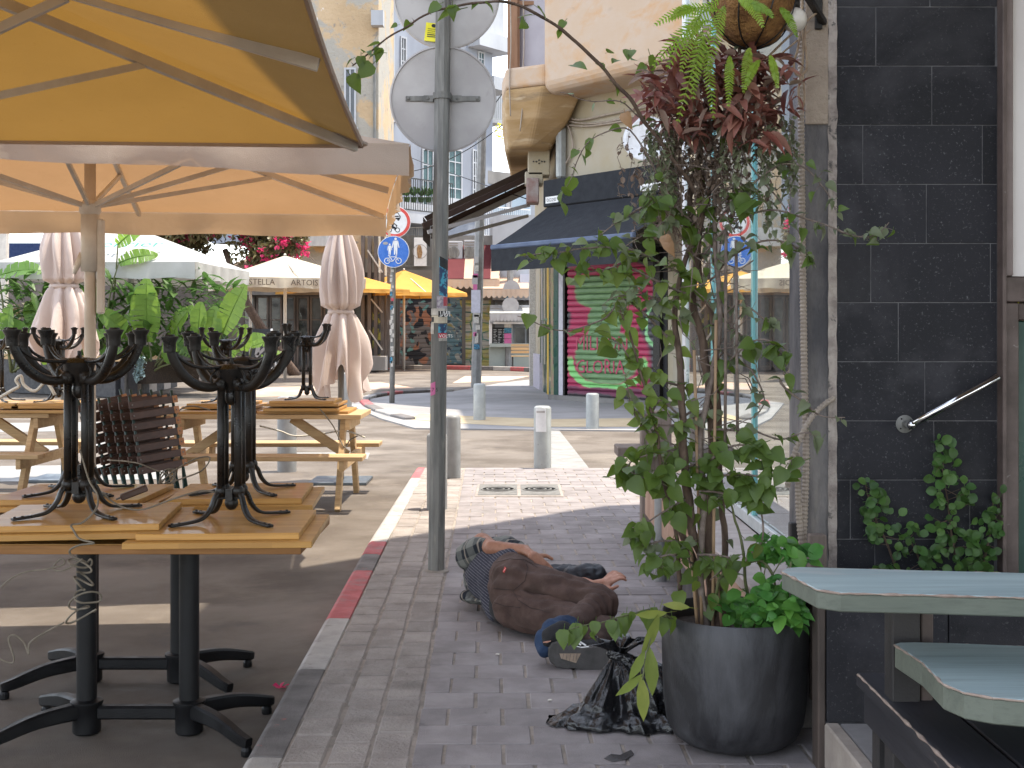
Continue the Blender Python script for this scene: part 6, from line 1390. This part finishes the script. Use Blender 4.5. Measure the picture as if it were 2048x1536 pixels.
BL = [banana_leaf(1.35,.62,.25,.1,1,M['banana']), banana_leaf(1.2,.5,.6,.3,2,M['banana']), banana_leaf(1.1,.42,.9,.5,3,M['banana']), banana_leaf(.9,.5,.1,.0,4,M['banana']), banana_leaf(1.0,.35,1.1,.5,5,M['bananadry'])]
def banana(label, px, Y, hs, seedv):
    x = (px-1024)*Y/F; t = thing('banana_plant', label, 'plant', (x,Y,RZ+.55), 0, 'banana plants in the planters'); rg = random.Random(seedv)
    for i, (dx, h, lean, k, sc) in enumerate(hs):
        a = Vector((0,rg.uniform(-.15,.15),0)); b = Vector((dx*.5, rg.uniform(-.3,.1), h*.65)); c = Vector((dx,rg.uniform(-.5,.1),h)); MB().tube(spline([a,b,c], 5), [.035-.0022*j for j in range(11)], 6).build('stalk', M['greenstem'], t, True)
        d = Vector((lean, rg.uniform(-.5,-.1), 1.0 if k in (0,3) else .55)); inst(BL[k], t, c, orient(d, Vector((-lean*.5,-1,.35)), rg.uniform(-.35,.35)), sc, 'leaf')
banana('banana plant with the broadest upright leaf, at the middle of the planter', 305, 28.5, [(-.1,.7,.05,0,1.15),(.45,.75,.25,1,.95),(-.5,.8,-.4,1,.9),(.9,.65,.55,0,.8),(.2,.3,.5,2,.9),(-.3,.2,-.8,2,.9),(.5,.2,.1,3,.8)], 1)
banana('banana plant with tall torn leaves arching above the white parasol', 205, 28.8, [(.5,2.9,.7,1,.9),(-.05,2.5,-.1,3,.9),(.45,2.5,1.3,2,.9),(-.2,1.2,-.1,3,.9),(.2,.5,.3,1,1),(-.2,.3,-.6,2,1),(.5,.2,.9,2,.9)], 2)
banana('banana plant with a pale leaf reaching up right of the planter', 420, 28.2, [(.35,.9,.45,0,.95),(-.1,.5,-.2,3,.9),(.6,.6,1.3,1,.7),(.2,.3,.6,2,.8),(-.4,.4,-.6,2,.8),(.0,.5,.2,0,.8),(-.2,.9,.1,3,.8)], 3)
banana('banana plant at the far left frame edge with a yellow green leaf', 25, 28.6, [(-.2,2.2,1.6,1,1),(.2,1.0,.8,2,.9),(.0,.6,.2,0,.8),(.7,.9,-.3,2,.9),(.9,.4,.5,1,.9)], 4)
banana('banana plant with drooping leaves between the folded parasol and the tan pole', 110, 28.3, [(0,1.0,.6,2,.9),(-.4,.6,-.5,1,.9),(.5,.5,.6,2,.9),(0,.2,.1,0,.9)], 5)
banana('small bright banana plant in front of the cream parasol', 490, 27.6, [(.2,.6,1.2,1,.6),(-.2,.4,-.6,2,.7),(0,.5,.1,3,.7),(.3,.2,.7,2,.7)], 6)
for i in range(3):
    pass
pz = thing('planter_box', 'long timber topped planter with cream and black panels holding the banana plants', 'planter', (0,0,RZ))
pA, pB, pC = gp(-60,782,RZ), gp(245,797,RZ), gp(352,775,RZ); pan = flat('cream planter panel', (.42,.37,.33), .8); dk = flat('charcoal planter panel', (.035,.035,.04), .6)
pA.z = pB.z = pC.z = 0
MB().bar(pA+Vector((0,.3,.42)), pB+Vector((0,.3,.42)), .6, .80).build('dark_side', dk, pz)
d = pC-pB
for i in range(7): a = pB+d*(i/7); b = pB+d*((i+.97)/7); MB().bar(a+Vector((0,0,.42)), b+Vector((0,0,.42)), .08, .80).build('side_panel', pan if i % 2 else dk, pz)
MB().bar(pA+Vector((0,-.05,.88)), pB+Vector((.02,-.05,.88)), .1, .12).build('timber_rail', M['picnic'], pz); MB().bar(pB+Vector((0,-.06,.87)), pC+Vector((0,-.06,.87)), .1, .12).build('timber_rail', M['picnic'], pz)
MB().bar(pA+Vector((0,1.2,.55)), pB+Vector((.8,1.2,.55)), 1.6, .5).build('soil', M['soil'], pz)
us = Stuff(); ug = leafmesh('leaf', .3,.10, M['climber'], 'long', .4,.3)
for k in range(1100):
    p = at(R.uniform(-20,470), R.uniform(560,715), R.uniform(28.2,30)); us.put(ug, p, orient((R.uniform(-1,1),R.uniform(-.6,.3),R.uniform(-.2,1))), R.uniform(.6,1.9))
us.mb.build('low_foliage', M['climber'], None, kind='stuff', label='mixed low foliage filling the planter under the banana leaves', cat='foliage')
sx_ = thing('trailing_succulent', 'grey blue trailing succulent hanging over the planter corner', 'plant', (0,0,0)); us = Stuff()
for k in range(130): p = at(R.gauss(278,6), R.uniform(712,760), 27.6); us.put(tg, p, orient((R.uniform(-1,1),-.4,R.uniform(-1,1))), R.uniform(2.5,5))
us.mb.build('leaves', mat('grey blue leaf', (.22,.30,.30),(.16,.22,.22),9,.6,.1,20), sx_, kind='stuff')
bg_ = thing('bougainvillea', 'large bougainvillea bush with magenta flowers behind the white parasol', 'bush', (0,0,0))
LA, LB2 = Stuff(), Stuff(); bl1 = leafmesh('leaf', .16,.11, M['bushdark'], 'heart', .3,.3); bl2 = leafmesh('leaf', .13,.12, M['bract'], 'round', .3,.4)
cen = []
for k in range(46): cen.append((at(R.uniform(225,575), R.uniform(395,500), R.uniform(40,43)), R.uniform(.5,.9)))
cen += [(at(215,430,41),.5),(at(235,465,41),.4),(at(585,480,39),.45),(at(560,500,39.5),.45),(at(590,455,40),.4),(at(530,515,40),.4),(at(60,640,41),.6)]
for c, r in cen:
    for k in range(330):
        d = Vector((R.gauss(0,1),R.gauss(0,1),R.gauss(0,1))).normalized(); p = c+d*r*R.uniform(.55,1.12); LA.put(bl1, p, orient((R.uniform(-1,1),R.uniform(-1,1),R.uniform(-1,1))), R.uniform(.7,1.5))
tw = MB()
for k in range(120): c, r = R.choice(cen); a = c; tw.tube([a, a+Vector((R.uniform(-1,1),R.uniform(-1,.2),R.uniform(-1,1)))], [.03,.008], 4)
for k in range(170):
    c, r = R.choice(cen[:46]) if R.random() < .72 else R.choice(cen[46:-1]); d = Vector((R.gauss(0,1),-abs(R.gauss(0,1)),R.gauss(0,1))).normalized(); q = c+d*r*1.05
    for j in range(R.randrange(8,34)): LB2.put(bl2, q+Vector((R.gauss(0,.12),R.gauss(0,.1),R.gauss(0,.12))), orient((R.uniform(-1,1),R.uniform(-1,1),R.uniform(-1,1))), R.uniform(.6,1.2))
LA.mb.build('crown', M['bushdark'], bg_, kind='stuff'); LB2.mb.build('flowers', M['bract'], bg_, kind='stuff'); tw.build('twigs', M['twig'], bg_, kind='stuff')
MB().tube(spline([gp(520,765,RZ)+Vector((0,6,0)), at(500,620,41), at(450,500,41.5)], 5), [.2-.01*k for k in range(11)], 8).build('trunk', M['bark'], bg_, True)
# ================================================================= SLEEPING MAN AND BIN BAGS
def hullmesh(caps):                                  # each cap: (p0, r0, p1, r1) ; radius may be (rx, ry, rz)
    bm = bmesh.new(); ico = bmesh.new(); bmesh.ops.create_icosphere(ico, subdivisions=2, radius=1); sv = [v.co.copy() for v in ico.verts]; ico.free()
    for p0, r0, p1, r1 in caps:
        vs = []
        for p, r in ((p0, r0), (p1, r1)):
            r = r if hasattr(r, '__len__') else (r,r,r); p = Vector(p)
            vs += [bm.verts.new(p+Vector((v.x*r[0], v.y*r[1], v.z*r[2]))) for v in sv]
        g = bmesh.ops.convex_hull(bm, input=vs); bmesh.ops.delete(bm, geom=list({e for e in g['geom_interior'] if isinstance(e, bmesh.types.BMVert)}), context='VERTS')
    me = bpy.data.meshes.new('hull'); bm.to_mesh(me); bm.free(); return me
def blob(name, caps, vox, m, parent, sm=8, disp=None, post=None):
    o = bpy.data.objects.new('tmp', hullmesh(caps)); C.objects.link(o)
    r = o.modifiers.new('r', 'REMESH'); r.mode = 'VOXEL'; r.voxel_size = vox
    s = o.modifiers.new('s', 'SMOOTH'); s.factor = .6; s.iterations = sm
    bpy.context.view_layer.update(); me = bpy.data.meshes.new_from_object(o.evaluated_get(bpy.context.evaluated_depsgraph_get())); old = o.data
    bpy.data.objects.remove(o); bpy.data.meshes.remove(old)
    if disp:
        me.update(); ns = [v.normal.copy() for v in me.vertices]; 
        for v, nn in zip(me.vertices, ns): v.co = v.co+nn*disp(v.co, nn)
    for v in me.vertices: v.co.z = max(v.co.z, .003)
    me.polygons.foreach_set('use_smooth', [True]*len(me.polygons)); me.materials.clear(); me.name = name; me.update()
    return link(name, me, m, parent)
man = thing('person', 'man asleep on his side on the pavement in brown trousers and a rolled plaid sleeve', 'person', (0,0,0))
V_ = Vector
# joints in world space
hipU, hipL = V_((.055,5.80,.22)), V_((.06,5.72,.11)); kneeU, kneeL = V_((.395,5.47,.175)), V_((.40,5.33,.075))
ankU = V_((.205,5.17,.125)); toeU = V_((.12,5.05,.075)); ankL = V_((.34,5.14,.08)); 
waist = V_((-.035,5.97,.19)); chest = V_((-.12,6.2,.185)); neck = V_((-.10,6.42,.17)); head = V_((-.05,6.58,.125))
shU = V_((-.15,6.22,.315)); elU = V_((-.075,6.02,.345)); wrU = V_((.085,5.95,.325)); haU = V_((.155,5.90,.27))
shL = V_((-.05,6.25,.07)); elL = V_((.20,6.05,.055)); wrL = V_((.42,5.82,.075)); haL = V_((.465,5.80,.09))
elU = at(984,1097,6.02); wrU = at(1050,1101,5.90); 
caps = [(waist,(.09,.08,.11),chest,(.10,.10,.12)), (waist,(.09,.08,.11),(hipU+hipL)/2,(.09,.09,.12)), (chest,.10,neck,.05), (neck,.055,head,.06), (head,(.075,.10,.09),head+V_((.01,.03,.01)),(.075,.095,.09)),
 (shU,.05,elU,.04), (elU,.040,wrU,.029), (shL,.05,elL,.04), (elL,.036,wrL,.024), (hipU,.07,kneeU,.045), (hipL,.07,kneeL,.045), (kneeU,.04,ankU,.034), (kneeL,.04,ankL,.032),
 (head+V_((.075,.0,.0)),.014,head+V_((.085,.02,-.005)),.016), (head+V_((.0,.0,.09)),.012,head+V_((0,-.02,.095)),.012)]
# hands : palm plus five fingers each
def hand(palm, d, nrm, s=1, curl=.3, side=1):        # d finger direction, nrm palm normal, side thumb side
    d = d.normalized(); x = d.cross(nrm).normalized()*side; nrm = x.cross(d).normalized()*side; out = [(palm-d*.035*s-x*.012,.018*s,palm+d*.03*s-x*.02,.014*s),(palm-d*.03*s+x*.012,.018*s,palm+d*.03*s+x*.02,.014*s),(palm-d*.02*s,.019*s,palm+d*.032*s,.015*s)]
    for i, (o, L) in enumerate(((-.030,.062),(-.011,.075),(.009,.080),(.028,.070))):
        a = palm+d*.036*s+x*o*s; b = a+d*L*.42*s-nrm*curl*.012*s+x*o*.12; c = b+(d*(1-curl*.6)-nrm*curl).normalized()*L*.32*s; e = c+(d*(1-curl)-nrm*curl*1.4).normalized()*L*.28*s
        out += [(a,.0098*s,b,.009*s),(b,.009*s,c,.0083*s),(c,.0083*s,e,.0070*s)]
    a = palm-d*.015*s+x*.028*s; b = a+(d*.5+x*.8).normalized()*.036*s; c = b+(d*.9+x*.35).normalized()*.032*s; out += [(a,.0125*s,b,.0105*s),(b,.0105*s,c,.0085*s)]
    return out
hU = at(1076,1122,5.80); dU = V_((.62,-.25,-.62)); nU = V_((.5,-.75,.55))
caps += [(wrU,.026,hU-dU.normalized()*.03,.022)]+hand(hU, dU, nU, 1.0, .25, -1)
body = blob('body', caps, .0055, M['skin'], man, 3)
hL = at(1212,1166,5.72); wrL = at(1185,1172,5.78)
lower = [(at(1150,1160,5.9),.03,wrL,.027),(wrL,.027,hL,.024)]+hand(hL, V_((.62,.05,.55)), V_((-.55,-.6,.75)), .92, .75, 1)
blob('lower_hand', lower, .0045, M['palm'], man, 2)
blob('hair', [(head+V_((-.02,.05,.02)),(.085,.09,.10),head+V_((-.02,.06,.0)),(.08,.08,.09))], .008, M['hair'], man, 2, lambda p, n: .006*noise.noise(p*60))
def folds(p, n):
    a = (p-kneeU); dk = math.exp(-(a.length/.13)**2); w_ = .0065*noise.noise(V_((p.x*9,p.y*9,p.z*22)))
    ringd = (p-kneeU).dot((ankU-kneeU).normalized()); w_ += .0060*math.sin(ringd*135+4*noise.noise(p*7))*math.exp(-((ringd-.06)/.10)**2)
    w_ += dk*.008*math.sin(a.length*100+noise.noise(p*9)*3); b = p-V_((.10,5.66,.17)); w_ += .010*math.exp(-(b.length/.12)**2)*math.sin((p.z*1.0+p.x*.25)*55+noise.noise(p*6)*2)
    return w_+.0035*noise.noise(p*28)+.003*abs(noise.noise(V_((p.x*16,p.y*16,p.z*44))))
def zl(v, d=.028): return V_((v[0], v[1], v[2]-d))
tA = [(zl((.00,5.90,.25)),(.11,.09,.105),zl((.03,5.76,.245)),(.125,.12,.11)), (V_((-.005,5.92,.18)),(.10,.06,.15),V_((.0,5.86,.17)),(.12,.09,.155)), (V_((.03,5.73,.15)),(.13,.12,.12),V_((.03,5.75,.20)),(.13,.12,.11)),
 (zl((.05,5.76,.245)),(.115,.11,.095),kneeU+V_((-.05,.04,.015)),.074), (kneeU+V_((-.05,.04,.015)),.074,kneeU+V_((.0,.0,.0)),.072), (kneeU,.070,ankU+V_((.05,.05,.01)),.052), (ankU+V_((.05,.05,.01)),.052,ankU+V_((.015,.02,.0)),.050)]
tB = [(V_((.03,5.70,.115)),(.125,.12,.11),V_((.08,5.64,.105)),(.11,.11,.10)), (V_((.08,5.64,.105)),(.11,.11,.10),kneeL+V_((-.04,0,.01)),.080), (kneeL+V_((-.04,0,.01)),.080,kneeL,.072), (kneeL,.070,ankL+V_((.0,.05,.01)),.055), (ankL+V_((0,.05,.01)),.055,ankL+V_((0,.02,0)),.050)]
tro = blob('trousers', tA, .0085, M['trouser'], man, 6, folds); t2 = blob('trousers', tB, .0085, M['trouser'], man, 6, folds)
bm = bmesh.new(); bm.from_mesh(tro.data); bm.from_mesh(t2.data); bm.to_mesh(tro.data); bm.free(); bpy.data.objects.remove(t2)
bvh = BVHTree.FromPolygons([v.co for v in tro.data.vertices], [tuple(p.vertices) for p in tro.data.polygons])
def onto(px, py, off=.001):
    d = (at(px,py,5)-V_((0,0,CH))).normalized(); h, n_, i, ds = bvh.ray_cast(V_((0,0,CH)), d)
    return (h+n_*off) if h else None
def seam(name, pts, r, m):
    P = [q for q in (onto(*p) for p in pts) if q]
    if len(P) > 2: MB().tube(spline(P, 5), r, 5).build(name, M[m], man, True)
def lin(pts, n=8):
    out = []
    for (a,b),(c,d) in zip(pts[:-1], pts[1:]): out += [(a+(c-a)*k/n, b+(d-b)*k/n) for k in range(n)]
    return out+[pts[-1]]
seam('pocket_seam', lin([(987,1176),(1000,1178),(1028,1180),(1050,1162),(1056,1135),(1052,1128)]), .0017, 'seam')
seam('yoke_seam', lin([(992,1125),(1020,1118),(1050,1120),(1075,1135)]), .0014, 'seam')
seam('side_seam', lin([(1026,1182),(1036,1200),(1060,1215),(1100,1225)]), .0016, 'seam')
seam('rear_seam', lin([(988,1205),(1010,1212),(1040,1215)]), .0016, 'seam')
q = [onto(*p, .003) for p in ((1006,1143),(1009,1146),(1013,1137),(1010,1134))]
if all(q): MB().add(q+[k-V_((0,-.003,0)) for k in q], [(0,1,2,3),(7,6,5,4),(0,4,5,1),(1,5,6,2),(2,6,7,3),(3,7,4,0)]).build('red_tab', M['signred'], man); MB().tube([q[0].lerp(q[1],.5)+V_((0,-.001,.004)), q[2].lerp(q[3],.5)+V_((0,-.001,-.003))], .0012, 4).build('tab_letters', M['signwhite'], man)
# shirt : striped torso, plaid sleeve and collar
blob('striped_shirt', [(V_((-.10,6.10,.17)),(.125,.12,.155),V_((-.02,5.95,.165)),(.125,.09,.155)), (V_((-.06,5.98,.12)),(.10,.08,.12),V_((-.055,5.86,.045)),(.07,.06,.045)), (V_((-.02,5.95,.20)),(.105,.07,.14),V_((0,5.9,.2)),(.108,.05,.14)), (V_((-.12,6.2,.18)),(.12,.1,.15),V_((-.10,6.1,.17)),(.125,.1,.155))], .008, M['pinstripe'], man, 8, lambda p, n: .006*noise.noise(V_((p.x*10,p.y*10,p.z*18)))+.003*noise.noise(p*30))
bshirt = lambda p, n: .008*noise.noise(V_((p.x*14,p.y*14,p.z*10)))+.005*noise.noise(p*34)
blob('plaid_overshirt', [(at(940,1112,6.18),(.075,.08,.075),at(958,1100,6.12),(.07,.07,.07)), (at(958,1100,6.12),.065,at(984,1098,6.07),.05), (at(945,1110,6.25),(.08,.1,.08),at(1010,1092,6.3),(.09,.1,.05)), (at(948,1150,6.2),(.055,.08,.09),at(952,1170,6.15),(.045,.06,.06)), (at(965,1130,6.3),(.1,.1,.11),at(1000,1110,6.4),(.1,.1,.08)), (at(1000,1090,6.35),(.06,.06,.03),at(1035,1088,6.3),(.04,.05,.02))], .008, M['plaid'], man, 5, bshirt)
blob('plaid_tail', [(at(932,1192,6.12),(.035,.05,.03),at(965,1195,6.1),(.04,.05,.035)),(at(940,1198,6.05),(.025,.03,.014),at(980,1203,6.0),(.03,.03,.014))], .007, M['plaid'], man, 4, bshirt)
blob('dark_hem', [(V_((-.075,5.84,.09)),(.035,.04,.085),V_((-.05,5.80,.05)),(.035,.04,.05))], .008, M['blackcloth'], man, 5, bshirt)
blob('dark_jacket', [(at(1110,1140,5.98),(.05,.05,.025),at(1150,1145,5.95),(.06,.05,.035)),(at(1150,1150,5.9),(.06,.05,.045),at(1180,1148,5.88),(.05,.05,.05)),(at(1176,1142,5.92),(.05,.05,.035),at(1198,1145,5.88),(.035,.04,.035))], .006, M['jacket'], man, 3, lambda p, n: .010*noise.noise(V_((p.x*26,p.y*26,p.z*40)))+.006*abs(noise.noise(p*45)))
# feet : cloth wrapped upper foot, trainer with its sole to the camera
blob('blue_cloth_wrap', [(at(1135,1258,5.18),(.055,.05,.06),at(1110,1262,5.14),(.06,.05,.055)),(at(1100,1275,5.12),(.05,.04,.05),at(1090,1298,5.10),(.04,.04,.035)),(at(1082,1280,5.12),(.03,.03,.045),at(1090,1300,5.1),(.035,.03,.02))], .006, M['sock'], man, 4, lambda p, n: .006*noise.noise(V_((p.x*30,p.y*30,p.z*26))))
blob('black_sock', [(at(1124,1262,5.11),(.05,.035,.045),at(1104,1272,5.09),(.045,.035,.038)),(at(1104,1272,5.09),(.042,.03,.036),at(1098,1284,5.08),(.03,.025,.025))], .006, M['blackcloth'], man, 4, lambda p, n: .003*noise.noise(p*40))
sc_ = [at(1086,1285,5.045), at(1095,1283,5.04), at(1102,1282.5,5.035), at(1094,1286,5.04)]
MB().add(sc_+[k+V_((0,.01,0)) for k in sc_], [(0,1,2,3),(0,4,5,1),(1,5,6,2),(2,6,7,3),(3,7,4,0)]).build('torn_hole', M['palm'], man)
shoe = blob('shoe_upper', [(at(1125,1312,5.10),(.042,.045,.045),at(1165,1312,5.11),(.05,.05,.05)),(at(1165,1312,5.11),(.05,.05,.05),at(1225,1325,5.10),(.05,.045,.04)),(at(1160,1295,5.10),(.045,.035,.03),at(1190,1295,5.10),(.05,.04,.035))], .006, M['blackcloth'], man, 5)
Sp = [(1096,1313),(1097,1297),(1104,1287),(1116,1283.5),(1132,1285),(1148,1293),(1163,1296.5),(1180,1295),(1200,1292),(1220,1293),(1236,1300),(1243,1315),(1240,1335),(1226,1348),(1208,1351),(1188,1349),(1168,1341),(1150,1336.5),(1130,1336),(1112,1333),(1101,1325)]
o0 = [at(a,b,5.045+.0) for a,b in Sp]; o1 = [p+V_((0,.022,0)) for p in o0]; nS = len(Sp)
cS = sum(o0, V_((0,0,0)))/nS; inn = [cS+(p-cS)*.965+V_((0,-.004,0)) for p in o0]
MB().add(inn+o0+o1, [tuple(range(nS))]+[(i,nS+i,nS+(i+1)%nS,(i+1)%nS) for i in range(nS)]+[(nS+i,2*nS+i,2*nS+(i+1)%nS,nS+(i+1)%nS) for i in range(nS)]+[tuple(range(3*nS-1,2*nS-1,-1))]).build('shoe_sole', M['sole'], man)
wp = [at(a,b,5.0395) for a,b in ((1119,1307),(1162,1307),(1152,1326),(1122,1317))]; MB().add(wp+[k+V_((0,.004,0)) for k in wp], [(3,2,1,0)]+[(i,(i+1)%4,4+(i+1)%4,4+i) for i in range(4)]).build('worn_patch', mat('worn tan rubber', (.36,.27,.20),(.26,.2,.15),30,.8,.4,120), man)
mb = MB(); [mb.bar(at(a,1308,5.0385), at(a-2,1322,5.0385), .0018, .0012) for a in (1127,1134,1141,1148,1154)]; mb.build('patch_grooves', M['sole'], man, kind='stuff')
mb = MB(); [mb.bar(at(1104+i*9,1290+abs(i-6)*.2,5.040), at(1102+i*9,1334+min(8,i),5.040), .0012, .001) for i in range(2,15)]
MB().tube(spline([at(1118,1283.5,5.055), at(1133,1284.5,5.055), at(1148,1291.5,5.055), at(1163,1295,5.055), at(1178,1293,5.055)], 5), .0035, 6).build('midsole_line', M['signwhite'], man, True)
for k in range(3): a = at(1140+k*9,1279+k*1.6,5.075); b = at(1152+k*10,1289+k*1.0,5.055); MB().bar(a, b, .006, .003, (0,-1,0)).build('shoe_stripe', M['signwhite'], man)
blob('tongue', [(at(1148,1274,5.10),(.018,.015,.012),at(1156,1277,5.10),(.016,.015,.01))], .004, mat('pale blue tongue', (.25,.36,.42),(.2,.3,.35),20,.8,.3,80), man, 2)
# ---- bin bags
knot = at(1234,1306,4.47)
def crumple(k0, amp=1.0):
    def f(p, n):
        d = p-k0; a = math.atan2(d.x, -d.y+.02); L = d.length; e = math.atan2(d.z, math.hypot(d.x,d.y))
        rid = abs(noise.noise(V_((a*3.2+e*1.5, L*2.2, e*1.3))))*2-.35; r2 = abs(noise.noise(V_((a*8, L*5, e*6+3))))*2-.35
        return amp*(-.022*rid*min(1, .25+L/.12)-.006*r2-.005*abs(noise.noise(p*12)))
    return f
bagc = [(at(1245,1325,4.46),.03,at(1300,1365,4.44),(.085,.08,.075)), (at(1300,1365,4.44),(.085,.08,.075),at(1315,1420,4.44),(.09,.1,.1)), (at(1150,1445,4.36),(.06,.06,.03),at(1112,1447,4.36),(.04,.05,.02)), (at(1300,1400,4.42),(.10,.11,.12),at(1270,1420,4.42),(.13,.12,.11)), (at(1238,1318,4.47),.03,at(1270,1390,4.43),(.12,.10,.07)), (at(1236,1314,4.47),.02,at(1195,1420,4.36),(.055,.07,.07)), (at(1195,1425,4.36),(.06,.07,.05),at(1110,1440,4.40),(.03,.05,.012)), (at(1180,1445,4.30),(.08,.06,.03),at(1300,1455,4.28),(.10,.07,.045)), (at(1150,1455,4.30),(.03,.04,.02),at(1098,1440,4.42),(.012,.03,.006))]
bag1 = thing('bin_bag', 'knotted black plastic bin bag slumped against the pot, its loose tail spread left', 'bin bag', (0,0,0))
blob('bag_body', bagc, .0045, M['bag'], bag1, 6, crumple(knot))
def flare(u, v):                                      # pleated neck above the knot
    a = u*6.283; r = (.012+.085*v**.75)*(1+.30*math.sin(a*7+2*v)+.16*math.sin(a*13)); r *= (1-.25*math.cos(a))
    return (knot.x+.01+r*math.cos(a)+.03*v, knot.y+r*.6*math.sin(a), knot.z-.005+.10*v-.05*v*v+.012*math.sin(a*5)*v)
MB().grid(flare, 84, 10).build('bag_neck', M['bag'], bag1, True)
blob('bag_knot', [(knot+V_((-.02,-.01,0)),.022,knot+V_((.035,-.02,-.02)),.03),(knot+V_((.035,-.02,-.025)),.03,knot+V_((.06,-.01,-.05)),.035)], .0035, M['bag'], bag1, 1, lambda p, n: -.012*abs(noise.noise(p*38))-.006*abs(noise.noise(p*80)))
for p_ in ((1178,1450),(1300,1490)): pass
wet = MB().prism([(gp(a,b,.0015).x, gp(a,b,.0015).y) for a,b in ((1208,1517),(1222,1508),(1240,1510),(1262,1500),(1268,1508),(1250,1520),(1225,1524))], .0008, .0022); wet.build('wet_stain', mat('wet patch', (.06,.055,.055),(.05,.045,.045),6,.25,.1,60), None, label='small dark wet stain on the paving before the pot', cat='stain', kind='stuff')
